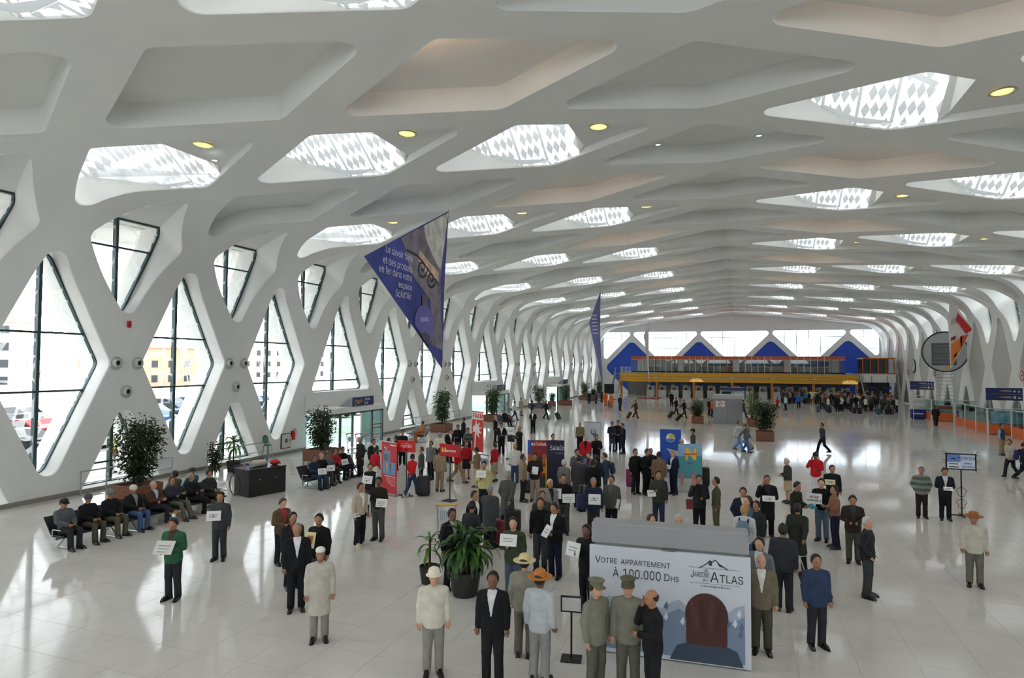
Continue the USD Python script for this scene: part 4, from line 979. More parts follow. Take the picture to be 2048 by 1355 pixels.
# ------------------------------------------------------------------ benches
GREYB = mat('3d4450', .5); BLKB = mat('1d1d20', .45)
def bench(x, y, rz, label, n=3, m=None, group=None):
    t = thing('bench', label, 'bench', (x, y, 0), rz, group); W = n * .64; m = m or BLKB
    MB().box(-W / 2, W / 2, -.03, .05, .30, .36).build('beam', STEEL, t)
    for i in range(n):
        a = -W / 2 + i * .64 + .03; b = a + .58
        MB().box(a, b, -.28, .22, .37, .42, .015).build('seat', m, t)
        hull = trimesh.convex.convex_hull(np.array([(u, .20 + dz * .30 + e, .42 + dz * .46) for u in (a, b) for dz in (0, 1) for e in (0, .035)])); MB().tm(hull).build('backrest', m, t)
    for s in (-1, 1):
        c = s * (W / 2 - .3); b = MB(); b.bar((c, 0, .33), (c, -.30, .02), .022); b.bar((c, 0, .33), (c, .32, .02), .022); b.bar((c, -.32, .02), (c, .34, .02), .02); b.build('leg', STEEL, t)
        c = s * W / 2; MB().tube([(c, .12, .36), (c, .10, .58), (c, -.22, .58)], .018).build('armrest', STEEL, t)
    return t
BX = -16.55
bench(BX, 13.25, 90, 'black seats at the left end of the front row', group='front row seating'); bench(BX, 15.25, 90, 'black seats in the middle of the front row', group='front row seating'); bench(BX, 17.25, 90, 'black seats at the right end of the front row', group='front row seating')
bench(-17.75, 17.5, -90, 'black seats turned away behind the front row, right pair', group='front row seating'); bench(-17.75, 15.5, -90, 'black seats turned away behind the front row, left end', group='front row seating')
bench(-15.55, 22.7, 80, 'black seats at the left end of the second row', group='second row seating'); bench(-15.9, 24.75, 80, 'black seats at the right end of the second row', group='second row seating')
a = np.array([-18.6, 37.4]); b = G(790, 851, .6)[:2]; dd = (b - a) / np.linalg.norm(b - a); cc = a + dd * 1.1
bench(cc[0], cc[1], math.degrees(math.atan2(-dd[1], -dd[0])), 'grey four seat bench before the nearest planter with bamboo', 4, GREYB)
q = G(1080, 812, .6); bench(q[0], q[1], 20, 'grey bench in front of the wide far bamboo tree', 4, GREYB)
q = G(1018, 845, .3); bench(q[0] - .3, q[1], 60, 'grey bench right of the bamboo by the second entrance', 3, GREYB)
q = G(1188, 800, .45); bench(q[0], q[1], 70, 'grey bench among the far seated travellers', 4, GREYB)
q = G(1228, 797, .45); bench(q[0], q[1], 90, 'dark bench near the left end of the check in hall', 3)

# ------------------------------------------------------------------ black counter with its litter
CNT = np.array([-16.93, 20.6]); CA = 73.0
t = thing('counter', 'black box counter right of the front row seats', 'counter', (CNT[0], CNT[1], 0), CA)
MB().box(-.80, .80, -.52, .52, 0, 1.0, .01).build('body', mat('202022', .5), t); MB().box(-.82, .82, -.54, .54, 1.0, 1.05, .008).build('top', mat('17171a', .35), t)
for xx in (-.35, .35): MB().box(xx - .03, xx + .03, -.535, -.52, .62, .66).build('handle', STEEL, t)
MB().box(-.795, -.0, -.53, -.519, .05, .95).build('door', mat('1c1c1e', .5), t); MB().box(.01, .795, -.53, -.519, .05, .95).build('door', mat('1c1c1e', .5), t)
def on_counter(u, v): a = math.radians(CA); return CNT + np.array([math.cos(a) * u - math.sin(a) * v, math.sin(a) * u + math.cos(a) * v])
CAPB = mat('2a58c4', .4); BTL = pane_mat('bottle_plastic', (0.85, 0.92, 0.97))
for i, (u, v, lab) in enumerate([(-.60, -.30, 'clear water bottle with blue cap nearest the counter edge'), (-.50, -.16, 'clear water bottle with blue cap behind the nearest one'), (-.66, .05, 'clear water bottle with blue cap by the counter corner'), (.38, .2, 'blue water bottle beside the red bag')]):
    q = on_counter(u, v); t = thing('water_bottle', lab, 'bottle', (q[0], q[1], 1.05)); b_ = BTL if i < 3 else mat('2c4fb0', .3)
    MB().lathe([(0, 0), (.04, 0), (.043, .03), (.04, .18), (.018, .24), (.016, .26)], n=14).build('bottle_body', b_, t, smooth=40); MB().lathe([(.019, .25), (.019, .28), (0, .28)], n=12).build('cap', CAPB, t); MB().lathe([(.044, .08), (.044, .15)], n=14).build('label', mat('8fb0e0', .5), t)
q = on_counter(-.05, .05); t = thing('wrapped_roll', 'cream wrapped roll lying on the black counter', 'roll', (q[0], q[1], 1.05 + .13), CA); b = MB(); b.bar((-.32, 0, 0), (.30, .05, 0), .13, 16, .12); b.build('roll', mat('cfc8b2', .8), t); MB().bar((.29, .05, 0), (.315, .052, 0), .07, 12).build('core', mat('6f6a55', .8), t)
q = on_counter(.2, .22); t = thing('folded_bag', 'blue grey folded bag behind the cream roll', 'bag', (q[0], q[1], 1.05), CA); h = trimesh.creation.icosphere(2, .16); h.apply_scale([1.1, .9, .8]); h.apply_translation([0, 0, .125]); MB().tm(h).build('bag_body', mat('5f6b80', .8), t, smooth=True); MB().tube([(-.08, 0, .24), (0, 0, .31), (.08, 0, .24)], .012).build('handle', mat('3c4454'), t)
q = on_counter(.60, -.05); t = thing('red_bag', 'red bag at the right end of the black counter', 'bag', (q[0], q[1], 1.05), CA); h = trimesh.creation.icosphere(2, .2); h.apply_scale([1.0, .8, .55]); h.apply_translation([0, 0, .105]); MB().tm(h).build('bag_body', mat('c8231c', .7), t, smooth=True); MB().box(-.16, .16, -.165, -.15, .05, .1).build('zip', mat('7d120f'), t)
q = on_counter(-.92, .25); t = thing('cable_loop', 'black hose loop leaning on the left side of the counter', 'hose', (q[0], q[1], 0), CA)
an = np.linspace(0, 6.28, 19); pts = np.stack([0 * an, .38 * np.cos(an), .42 + .40 * np.sin(an)], 1); MB().tube(pts, .018, 6).build('loop', BLACK, t)
q = G(470, 940, .3); t = thing('luggage_heap', 'dark heap of bags under the corn plant', 'bags', (-20.7, 23.6, 0)); 
for i, (dx, dy, sx, sy, sz, c) in enumerate([(0, 0, .5, .35, .28, '1e1b1c'), (.55, -.25, .3, .3, .34, '5c1a1c'), (-.3, .3, .35, .3, .24, '26262b')]):
    h = trimesh.creation.icosphere(2, 1.0); v = np.array(h.vertices); v = np.sign(v) * np.abs(v) ** .7; v = v * [sx, sy, sz] * .85; v[:, 2] -= v[:, 2].min(); v += [dx, dy, 0]; put('bag', v, h.faces, mat(c, .8), t, smooth=True)
# green bar stool
q = GX(535, 908, WL + .45); t = thing('bar_stool', 'green bar stool standing against the left wall', 'stool', (WL + .45, q[1], 0))
GRN = mat('1f5a44', .4)
MB().lathe([(0, .74), (.2, .74), (.21, .77), (.18, .79), (0, .79)], n=20).build('seat', GRN, t, smooth=40)
for sx in (-1, 1):
    for sy in (-1, 1): MB().bar((sx * .13, sy * .13, .75), (sx * .2, sy * .2, 0), .016).build('leg', GRN if sy < 0 else STEEL, t)
an = np.linspace(0, 6.28, 17)[:-1]; MB().add(np.vstack([np.stack([.19 * np.cos(an), np.full(16, -.2 + e), 1.08 + .24 * np.sin(an)], 1) for e in (0, .03)] + [[[0, -.2, 1.08], [0, -.17, 1.08]]]), [(i, (i + 1) % 16, 16 + (i + 1) % 16, 16 + i) for i in range(16)] + [(32, (i + 1) % 16, i, i) for i in range(16)] + [(33, 16 + i, 16 + (i + 1) % 16, 16 + (i + 1) % 16) for i in range(16)]).build('backrest', GRN, t)
MB().bar((0, -.18, .76), (0, -.185, .9), .016).build('back_post', GRN, t)
for i, (px, py) in enumerate([(212, 985), (605, 972), (615, 972)]):
    q = G(px, py); t = thing('barrier_post', ['slim steel post in front of the nearest low window', 'left slim steel post at the second row of seats', 'right slim steel post at the second row of seats'][i], 'post', q); MB().lathe([(0, 0), (.17, 0), (.17, .015), (.03, .03)], n=20).build('base', STEEL, t, smooth=40); MB().bar((0, 0, .02), (0, 0, 1.05), .028, 10).build('pole', STEEL, t)

# ------------------------------------------------------------------ suitcases, trolleys
def suitcase(px, py, label, c, w=.46, h=.66, d=.26, rz=0, tilt=0, at=None):
    q = np.array([*at, 0.0]) if at is not None else G(px, py); t = UsdGeom.Xform.Define(stage, numbered('/World', 'suitcase')); t.AddTranslateOp().Set(Gf.Vec3d(*map(float, q))); t.AddRotateZOp().Set(float(rz)); t.AddRotateXOp().Set(float(tilt)); t = tag(t.GetPrim(), label, 'suitcase'); m = noisy('case_' + c, c, c, 8, .5, .2)
    MB().box(-w / 2, w / 2, -d / 2, d / 2, .06, h, .045).build('shell', m, t, smooth=30)
    for s in (-1, 1): MB().box(s * w * .3 - .012, s * w * .3 + .012, -d / 2 - .012, d / 2 + .012, .12, h - .06).build('rib', m, t)
    MB().tube([(-w * .25, 0, h - .01), (-w * .25, 0, h + .30), (w * .25, 0, h + .30), (w * .25, 0, h - .01)], .011).build('handle', STEEL, t)
    for sx in (-1, 1): MB().bar((sx * w * .38 - .02, d * .3, .035), (sx * w * .38 + .02, d * .3, .035), .035, 10).build('wheel', BLACK, t)
    MB().box(-w * .35, w * .35, -d / 2 + .02, -d / 2 + .05, 0, .07).build('foot', BLACK, t)
    return t
suitcase(847, 991, 'upright black suitcase pulled by the woman in red', '1d1f20', .5, .78, rz=15)
suitcase(990, 1092, 'dark red suitcase standing behind the man with the paper', '6e1822', .55, .74, rz=10); suitcase(1025, 1066, 'black suitcase beside the dark red suitcase', '17181a', .5, .72, rz=5)
suitcase(1163, 1022, 'navy suitcase between two men holding papers', '1f2b48', .34, .62, rz=30); suitcase(1110, 985, 'black cabin bag at the feet of the tan jacketed man', '1b1b1c', .4, .5, at=(-6.95, 24.55))
suitcase(1384, 955, 'black suitcase leaning behind the yellow letter board', '141416', .36, .8, at=(-.35, 28.6)); suitcase(1263, 836, 'brown trolley case pulled by the far lone traveller', '3d2d26', .5, .72, tilt=-30, rz=-70, at=(-9.2, 61.2))
suitcase(1341, 835, 'black trolley case trailing the left of two far men', '1a1a1c', .5, .72, tilt=-35, rz=-60, at=(-5.6, 63.8)); suitcase(1352, 840, 'large black trolley case trailing the right of two far men', '151517', .6, .8, tilt=-40, rz=-70, at=(-4.6, 60.4))
suitcase(1077, 832, 'dark case pulled by the walker in front of the grey bench', '23242a', .5, .7, tilt=-30, rz=70, at=(-14.9, 57.6)); suitcase(1502, 898, 'patterned silver trolley case pulled by the couple', '8d8570', .5, .75, tilt=-42, rz=70, at=(1.75, 41.9))
suitcase(1632, 1130, 'black trolley case pulled by the woman in dark green', '17181b', .55, .72, tilt=-30, rz=35, at=(2.75, 15.5)); suitcase(2005, 928, 'dark shoulder bag carried low by the pale jacketed walker', '3a3835', .5, .45, rz=30, at=(14.6, 38.9))
def trolley(x, y, rz, label, bar='d9a92c', group=None):
    t = thing('baggage_trolley', label, 'trolley', (x, y, 0), rz, group)
    b = MB(); b.tube([(-.25, .35, .12), (-.28, .42, 1.0)], .018); b.tube([(.25, .35, .12), (.28, .42, 1.0)], .018); b.tube([(-.25, .35, .12), (-.18, -.55, .14)], .018); b.tube([(.25, .35, .12), (.18, -.55, .14)], .018); b.tube([(-.18, -.55, .14), (.18, -.55, .14)], .018); b.build('frame', STEEL, t)
    MB().bar((-.34, .42, 1.0), (.34, .42, 1.0), .028, 8).build('push_bar', mat(bar, .5), t)
    b = MB(); [b.bar((u, .36, .30), (u, .40, .86), .006, 4) for u in np.linspace(-.24, .24, 9)]; b.build('back_grille', STEEL, t); b = MB(); [b.bar((u, .33, .13), (u * .75, -.5, .14), .006, 4) for u in np.linspace(-.22, .22, 7)]; b.build('deck', STEEL, t)
    MB().box(-.2, .2, .35, .37, .55, .82).build('placard', mat('c8d6e4', .5), t)
    for sx, sy in ((-.22, .33), (.22, .33), (0, -.5)): MB().bar((sx - .02, sy, .06), (sx + .02, sy, .06), .06, 10).build('wheel', BLACK, t)
    return t
trolley(-7.25, 17.6, 200, 'baggage trolley with yellow bar beside the man in black coat')
for i in range(4): trolley(-20.3 + i * .55, 32.3 + i * .1, 90, ['leftmost', 'second', 'third', 'rightmost'][i] + ' baggage trolley parked before the nearest entrance', 'a0603a')
trolley(-9.9, 27.6, 160, 'baggage trolley behind the man in khaki suit', '8a8a8a')

# ------------------------------------------------------------------ banners and signs on the floor
def board_T(p_left, p_right): return frame_T((p_left[0], p_left[1], 0), (p_right[0] - p_left[0], p_right[1] - p_left[1], 0)), float(np.hypot(p_right[0] - p_left[0], p_right[1] - p_left[1]))
def flat(t, T, x0, x1, z0, z1, m, name, d=.004, y=0.0): return MB().box(x0, x1, y - d, y, z0, z1).build(name, m, t, T=T)
# red roll up banner
T, W = board_T((-12.45, 22.35), (-11.52, 21.95)); W = 1.0
t = thing('rollup_banner', 'red roll up banner with two beach pictures by the seats', 'banner', (0, 0, 0))
MB().box(-.02, W + .02, -.10, .10, 0, .08, .015).build('base', STEEL, t, T=T); MB().box(0, W, -.006, .006, .08, 2.05).build('banner_sheet', mat('c8383e', .6), t, T=T); MB().bar((0, 0, 2.06), (W, 0, 2.06), .018).build('top_rail', STEEL, t, T=T); MB().bar((W / 2, .03, .05), (W / 2, .03, 2.05), .012).build('pole', STEEL, t, T=T)
flat(t, T, .12, .58, 1.30, 1.72, mat('7f95a8', .6), 'upper_picture', y=-.007); flat(t, T, .08, .90, .78, 1.28, mat('6d9cc4', .6), 'lower_picture', y=-.009)
for x_, c_ in ((.36, 'd8a03a'), (.58, '7a5a4a')): MB().poly(Polygon([(x_ - .06, 1.25), (x_ + .07, 1.25), (x_ + .03, .86), (x_ - .01, .86)]), .003, 1).build('figure', mat(c_), t, T=T @ np.array([[1, 0, 0, 0], [0, 1, 0, -.013], [0, 0, 1, 0], [0, 0, 0, 1.0]]))
for x_, c_ in ((.26, '5d7488'), (.45, '657c90')): MB().poly(shapely.Point(x_, 1.52).buffer(.07).union(sbox(x_ - .09, 1.33, x_ + .09, 1.46)), .003, 1).build('figure', mat(c_), t, T=T @ np.array([[1, 0, 0, 0], [0, 1, 0, -.011], [0, 0, 1, 0], [0, 0, 0, 1.0]]))
put_text('lettering', 'Fly', .14, 1.76, .12, SIGNW, t, y=-.008, T=T); flat(t, T, .55, .92, 1.93, 1.98, SIGNW, 'text_line', y=-.007)
for i, w_ in enumerate((.72, .60, .56, .60, .48, .34)): flat(t, T, .92 - w_, .92, .70 - i * .065, .72 - i * .065 + (.02 if i == 0 else 0), mat('e9b6b6', .6), 'text_line', y=-.007)
def pole_sign(px, py, label, W, z0, z1, m, name='stand_sign', base='cross', yaw=0):
    q = G(px, py); t = thing(name, label, 'sign', q, yaw); MB().bar((0, .02, .02), (0, .02, z1 - .05), .02, 8).build('pole', BLACK, t)
    if base == 'cross':
        for a in (0, 1): MB().box(-.3 if a == 0 else -.025, .3 if a == 0 else .025, -.025 if a == 0 else -.3, .025 if a == 0 else .3, .0, .04).build('base_bar', BLACK, t)
    else: MB().box(-.22, .22, -.2, .2, 0, .03).build('base', BLACK, t)
    MB().box(-W / 2, W / 2, -.02, .0, z0, z1, .006).build('panel', m, t); return t
t = pole_sign(812, 991, 'red hotel sign on a black cross foot stand', .80, 1.70, 2.16, mat('cf201c', .5)); put_text('lettering', 'HOTEL', 0, 1.88, .095, SIGNW, t, y=-.021, align='c', bold=True)
an = np.linspace(2.75, .4, 15)
for i, ch in enumerate('LES JARDINS'):
    if ch != ' ': a_ = 2.55 - i * .195; put_text('lettering', ch, .30 * math.cos(a_), 1.76 + .27 * math.sin(a_), .045, SIGNW, t, y=-.021, align='c')
MB().box(-.06, .06, -.024, -.02, 1.74, 1.83).build('emblem', mat('5a1410'), t)
t = pole_sign(899, 1001, 'red sign with white lettering on a square foot stand', .92, 1.66, 2.13, mat('c0181f', .5), base='plate', yaw=-8); put_text('lettering', 'armara', -.17, 1.84, .10, SIGNW, t, y=-.021, bold=True, squeeze=.98); put_text('lettering', 'M', -.37, 1.82, .17, mat('f0d878'), t, y=-.021, bold=True)
t = pole_sign(627 + 395, 918, 'white notice on a black music stand', .38, 1.35, 1.75, PAPER, 'notice_stand'); MB().box(-.2, .2, -.03, .02, .95, 1.3).build('box', BLACK, t); flat(t, np.eye(4), -.1, .1, 1.5, 1.55, mat('8a8f94'), 'text_line', y=-.021)
# palm banner
T, W = board_T((-12.95, 32.6), (-12.15, 32.2)); t = thing('palm_banner', 'red banner with a white palm tree and lettering above', 'banner'); W = .95
MB().box(0, W, -.006, .006, .35, 2.55).build('banner_sheet', mat('d2342c', .6), t, T=T); MB().bar((-.03, .02, 0), (-.03, .02, 2.6), .02).build('pole', STEEL, t, T=T); MB().box(-.2, W * .6, -.15, .2, 0, .03).build('base', STEEL, t, T=T)
flat(t, T, .0, W, 2.1, 2.5, mat('e8dcd4', .6), 'header', y=-.007); put_text('lettering', 'FRAM', W / 2, 2.18, .24, mat('cc2a28', .6), t, y=-.012, align='c', bold=True, squeeze=.95, T=T)
pal = [Polygon([(.20, .5), (.30, .5), (.34, 1.3), (.30, 1.55), (.25, 1.3)])]
for a_ in (15, 50, 85, 130, 165, -20, -55, 205): r_ = math.radians(a_); c_ = np.array([.32, 1.55]); e_ = c_ + np.array([math.cos(r_), math.sin(r_)]) * (.52 if -60 < a_ < 90 else .3); n_ = np.array([-math.sin(r_), math.cos(r_)]) * .07; pal.append(Polygon([c_, (c_ + e_) / 2 + n_, e_, (c_ + e_) / 2 - n_]))
pg = shapely.union_all([g.buffer(.012) for g in pal]).intersection(sbox(0.01, .36, W - .01, 2.09)); b = MB()
for g in getattr(pg, 'geoms', [pg]): b.poly(g, .004, 1)
b.build('palm_picture', mat('efe6e0', .6), t, T=T @ np.array([[1, 0, 0, 0], [0, 1, 0, -.007], [0, 0, 1, 0], [0, 0, 0, 1.0]]))
# twin pop up wall
T, _ = board_T((-7.35, 25.55), (-5.9, 26.0)); t = thing('popup_display', 'two part pop up display, red travel photos beside navy panel', 'display'); W1, W2 = .80, .74
MB().box(0, W1, -.03, .03, 0, 1.98).build('left_panel', mat('7c2a22', .6), t, T=T); MB().box(W1, W1 + W2, -.03, .03, 0, 1.98).build('right_panel', mat('1c1b3c', .5), t, T=T)
flat(t, T, .18, .76, 1.72, 1.93, mat('b02226'), 'title_band', y=-.031); put_text('lettering', 'NATIONAL', .47, 1.76, .11, SIGNW, t, y=-.036, align='c', bold=True, squeeze=.85, T=T); flat(t, T, 0.0, .18, 1.45, 1.98, mat('2c4aa8'), 'blue_picture', y=-.031); flat(t, T, .22, .72, 1.30, 1.62, mat('8e1f26'), 'red_picture', y=-.032)
for i, (x0, x1, z0, z1, c_) in enumerate([(0, .25, 1.0, 1.4, 'a85a34'), (.62, .80, 1.0, 1.4, 'b06038'), (.27, .6, .9, 1.28, '243026'), (0, .3, .55, .9, 'c46a34'), (.6, .8, .6, .88, 'c88a4a'), (0, .3, .3, .55, '7a86b0'), (.32, .78, .05, .45, '303a34')]): flat(t, T, x0, x1, z0, z1, mat(c_), 'photo', y=-.033 - .001 * i)
put_text('lettering', 'Salaün', W1 + .12, 1.58, .19, SIGNW, t, y=-.031, squeeze=.78, T=T); put_text('lettering', 'holidays', W1 + .36, 1.42, .07, mat('a58ac8'), t, y=-.031, squeeze=.9, T=T); MB().bar((W1 - .02, -.06, 0), (W1 - .02, -.06, 1.2), .03).build('yellow_tube', mat('e0b020', .5), t, T=T)
# blue sign and yellow letter board
T, _ = board_T((-2.06, 25.75), (-1.28, 25.75)); T, _ = board_T((-2.55, 31.2), (-1.6, 31.2)); t = thing('rollup_banner', 'blue roll up banner with a round sun emblem', 'banner'); W = .98
MB().box(-.02, W + .02, -.1, .1, 0, .08, .015).build('base', STEEL, t, T=T); MB().box(0, W, -.006, .006, .08, 2.1).build('banner_sheet', mat('1d4fb4', .55), t, T=T); MB().bar((W / 2, .03, .05), (W / 2, .03, 2.1), .012).build('pole', STEEL, t, T=T)
def disc(cx, cz, r, y0=0.0, n=24): an_ = np.linspace(0, 2 * np.pi, n, endpoint=False); return Polygon(np.stack([cx + r * np.cos(an_), cz + r * np.sin(an_)], 1))
def decal(t, T, pg, y, m, name):
    b = MB()
    for g in getattr(pg, 'geoms', [pg]):
        if g.geom_type == 'Polygon' and g.area > 1e-6: b.poly(g, .003, 1)
    S = np.eye(4); S[1, 3] = y; return b.build(name, m, t, T=T @ S)
decal(t, T, disc(.49, 1.70, .21), -.007, mat('e9e6da'), 'emblem'); decal(t, T, disc(.55, 1.76, .13).intersection(disc(.49, 1.70, .20)), -.010, mat('e2b93a'), 'emblem_sun'); decal(t, T, disc(.49, 1.70, .19).intersection(sbox(0, 1.4, 1, 1.66)), -.010, mat('2f7fd0'), 'emblem_sea'); put_text('lettering', 'FTI', .36, 1.64, .11, SIGNW, t, y=-.013, T=T)
decal(t, T, Polygon([(.3, 1.2), (.98, 1.05), (.98, .8), (.5, .95)]), -.007, mat('b8c4d4'), 'wave')
T, _ = board_T((-1.32, 26.9), (-.38, 27.3)); t = thing('rollup_banner', 'pale blue beach banner with a large yellow letter', 'banner'); W = 1.0
MB().box(-.02, W + .02, -.1, .1, 0, .08, .015).build('base', STEEL, t, T=T); MB().box(0, W, -.006, .006, .08, 1.95).build('banner_sheet', mat('4f9aa2', .55), t, T=T); MB().bar((W / 2, .03, .05), (W / 2, .03, 1.95), .012).build('pole', STEEL, t, T=T)
flat(t, T, 0, W, 1.45, 1.95, mat('8fb4d4'), 'sky', y=-.007); flat(t, T, 0, W, .08, .55, mat('b7bdb4'), 'beach', y=-.007)
put_text('lettering', 'N', .5, 1.30, .46, mat('ecc52c', .5), t, y=-.012, align='c', bold=True, squeeze=1.15, T=T); flat(t, T, .25, .78, 1.50, 1.56, mat('d2542c'), 'text_line', y=-.018); put_text('lettering', 'BUS', .5, 1.12, .10, mat('6a5a86'), t, y=-.012, align='c', bold=True, T=T)
for x_ in (.16, .62): decal(t, T, disc(x_, .80, .05).union(sbox(x_ - .06, .48, x_ + .06, .74)).union(Polygon([(x_ - .05, .5), (x_ + .01, .5), (x_ - .02, .22), (x_ - .05, .22)])).union(Polygon([(x_, .5), (x_ + .05, .5), (x_ + .06, .24), (x_ + .03, .24)])), -.014, mat('c87a86'), 'child_figure')
# pale pennant sign, purple stand
q = G(1183, 897); t = thing('pennant_sign', 'pale stand sign with a blue trident emblem', 'sign', q); MB().box(-.45, .55, -.01, .01, .45, 1.6).build('panel', mat('c9ccd0', .6), t); MB().bar((.55, 0, 0), (.55, 0, 1.62), .02).build('pole', STEEL, t); MB().box(.3, .8, -.2, .2, 0, .03).build('base', STEEL, t); MB().box(-.47, .57, -.015, .015, 1.58, 1.66).build('top_rail', mat('9aa0a6'), t)
decal(t, np.eye(4), shapely.union_all([sbox(.11, .7, .15, 1.2), disc(.13, 1.02, .17).difference(disc(.13, 1.05, .13)).intersection(sbox(-.2, .8, .5, 1.05)), sbox(-.04, 1.03, 0, 1.18), sbox(.26, 1.03, .30, 1.18)]), -.011, mat('2b3f9c'), 'trident')
q = G(1264, 972); t = thing('purple_stand', 'low purple board at the feet of two men in black', 'sign', q); MB().box(-.25, .25, -.02, .02, .03, .72).build('board', mat('8a2c6c', .6), t); MB().box(-.2, .2, -.15, .15, 0, .03).build('base', BLACK, t); flat(t, np.eye(4), -.05, .15, .3, .36, SIGNW, 'text_line', y=-.021); flat(t, np.eye(4), -.05, .12, .2, .25, SIGNW, 'text_line', y=-.021)
# wrought iron sign stand
q = G(1924, 1034); t = thing('iron_sign_stand', 'black wrought iron stand with a blue and white framed sign', 'sign', q)
MB().bar((0, 0, .05), (0, 0, 1.66), .022, 8).build('pole', BLACK, t); b = MB(); b.box(-.42, .42, -.02, .02, .05, .09); b.box(-.02, .02, -.3, .3, .05, .09); b.build('base', BLACK, t)
for sx in (-.4, .4): MB().bar((sx, -.015, .03), (sx, .015, .03), .03, 8).build('castor', BLACK, t)
for a_ in (-1, 1):
    for z_ in (.28, .68):
        th_ = np.linspace(0, 1, 15); MB().tube(np.stack([a_ * .14 * np.sin(th_ * math.pi) * (1 + .25 * np.sin(th_ * 12)), 0 * th_, z_ + th_ * .38], 1), .008, 5).build('scroll', BLACK, t)
b = MB(); b.box(-.45, .45, -.025, .025, 1.62, 1.66); b.box(-.45, .45, -.025, .025, 2.14, 2.18); b.box(-.45, -.41, -.025, .025, 1.62, 2.18); b.box(.41, .45, -.025, .025, 1.62, 2.18); b.build('frame', BLACK, t)
MB().box(-.42, 0, -.012, .0, 1.65, 2.15).build('left_panel', mat('dfe6f0', .5), t); MB().box(0, .42, -.012, .0, 1.65, 2.15).build('right_panel', mat('c9d4ec', .5), t); flat(t, np.eye(4), -.41, -.01, 1.88, 2.14, mat('5f8ed0'), 'sky_picture', y=-.012)
decal(t, np.eye(4), Polygon([(-.34, 2.0), (-.2, 2.04), (-.12, 1.98), (-.22, 1.97)]).union(Polygon([(-.12, 2.03), (-.03, 2.08), (-.06, 2.0)])), -.017, mat('4a3560'), 'bird_picture')
put_text('lettering', 'ISROPA', .21, 1.96, .11, BLACK, t, y=-.013, align='c', squeeze=.75); put_text('lettering', 'M W V', .21, 1.82, .05, BLACK, t, y=-.013, align='c', bold=True); put_text('lettering', 'Hirschberg', .21, 1.71, .055, BLACK, t, y=-.013, align='c', squeeze=.9); flat(t, np.eye(4), -.35, -.08, 1.80, 1.83, BLACK, 'text_line', y=-.013); flat(t, np.eye(4), -.35, -.06, 1.70, 1.73, BLACK, 'text_line', y=-.013)
for sx in (-1, 1):
    for z_ in (1.62, 1.9, 2.18): an_ = np.linspace(0, 5.2, 12); MB().tube(np.stack([sx * (.50 + .055 * np.cos(an_)), 0 * an_, z_ + .055 * np.sin(an_)], 1), .007, 5).build('curl', BLACK, t)
# big advertising stand in the foreground
zt_ = 2.3; A_, B_ = G(1183, 1043, zt_), G(1498, 1067, zt_); T, W = board_T(A_, B_)
t = thing('advert_stand', 'large white advertising stand with grey header in the foreground', 'advertisement')
MB().box(0, W, 0, .42, 1.93, 2.3, .02).build('header_box', mat('9b9c9e', .5), t, T=T); MB().box(.05, W - .05, .06, .36, 0, 1.93).build('core', mat('8a8b8d', .6), t, T=T); MB().box(-.03, W + .02, -.05, .03, .02, 1.90, .008).build('poster_panel', mat('d5dae2', .5), t, T=T)
yy = -.051; INK = mat('3a3a40', .6)
MB().box(.86 * W / 2 + .1, .86 * W / 2 + .32, -.06, .0, 1.9, 1.935).build('clip', mat('6b6a62'), t, T=T)
for s_, x0_, x1_, z_, h_ in (('V', .07, .17, 1.59, .125), ('OTRE', .17, .46, 1.60, .09), ('APPARTEMENT', .52, 1.37, 1.60, .09), ('À', .38, .49, 1.37, .135), ('100.000', .55, 1.21, 1.37, .155), ('D', 1.26, 1.36, 1.38, .12), ('HS', 1.375, 1.51, 1.38, .09), ('LES', 1.92, 1.99, 1.605, .045), ('J', 1.70, 1.755, 1.495, .12), ('ARDINS', 1.765, 2.01, 1.51, .08), ("DE L'", 1.90, 2.0, 1.44, .045), ('A', 2.02, 2.16, 1.44, .17), ('TLAS', 2.17, 2.55, 1.445, .13), ('MARRAKECH', 1.87, 2.34, 1.345, .026)): fit_text('lettering', s_, x0_ * W / 2.65, x1_ * W / 2.65, z_, h_, INK, t, y=yy, T=T)
x_ = 1.66 * W / 2.65
decal(t, T, sbox(x_ + .02, 1.668, x_ + .88, 1.672), yy, INK, 'rule'); decal(t, T, sbox(x_ + .04, 1.402, x_ + .86, 1.406), yy, INK, 'rule')
ridge = [(.20, 1.67), (.30, 1.73), (.37, 1.80), (.41, 1.78), (.46, 1.82), (.53, 1.75), (.60, 1.71), (.66, 1.67)]; decal(t, T, shapely.LineString([(x_ + a, b) for a, b in ridge]).buffer(.008), yy, INK, 'mountain_mark'); decal(t, T, Polygon([(x_ + a, b) for a, b in [(.37, 1.79), (.41, 1.77), (.40, 1.71), (.34, 1.73)]]).union(Polygon([(x_ + a, b) for a, b in [(.47, 1.81), (.54, 1.74), (.60, 1.69), (.52, 1.72)]])), yy, INK, 'mountain_mark')
rr = np.random.default_rng(4)
def range_poly(x0, x1, zb, h, s): r_ = np.random.default_rng(s); k_ = 18; xs_ = np.linspace(x0, x1, k_); return Polygon([(x0, .1)] + [(a, zb + h * abs(math.sin(i * .9 + s)) * r_.uniform(.5, 1)) for i, a in enumerate(xs_)] + [(x1, .1)])
decal(t, T, range_poly(0, W * .97, .85, .30, 2).intersection(sbox(-.02, .05, W, 1.2)), yy, mat('a9b6c8'), 'snowy_range'); decal(t, T, range_poly(0, W * .97, .70, .28, 5), yy - .003, mat('7c8ea8'), 'snowy_range')
for i in range(14):
    a_ = rr.uniform(0, W * .95); z_ = rr.uniform(.55, .95); decal(t, T, Polygon([(a_, z_), (a_ + .05, z_ + .10), (a_ + .08, z_ + .02), (a_ + .05, z_ - .05)]), yy - .006, mat(['e6ebf2', '5d6f8c'][i % 2]), 'snow_patch')
hx = W * .74
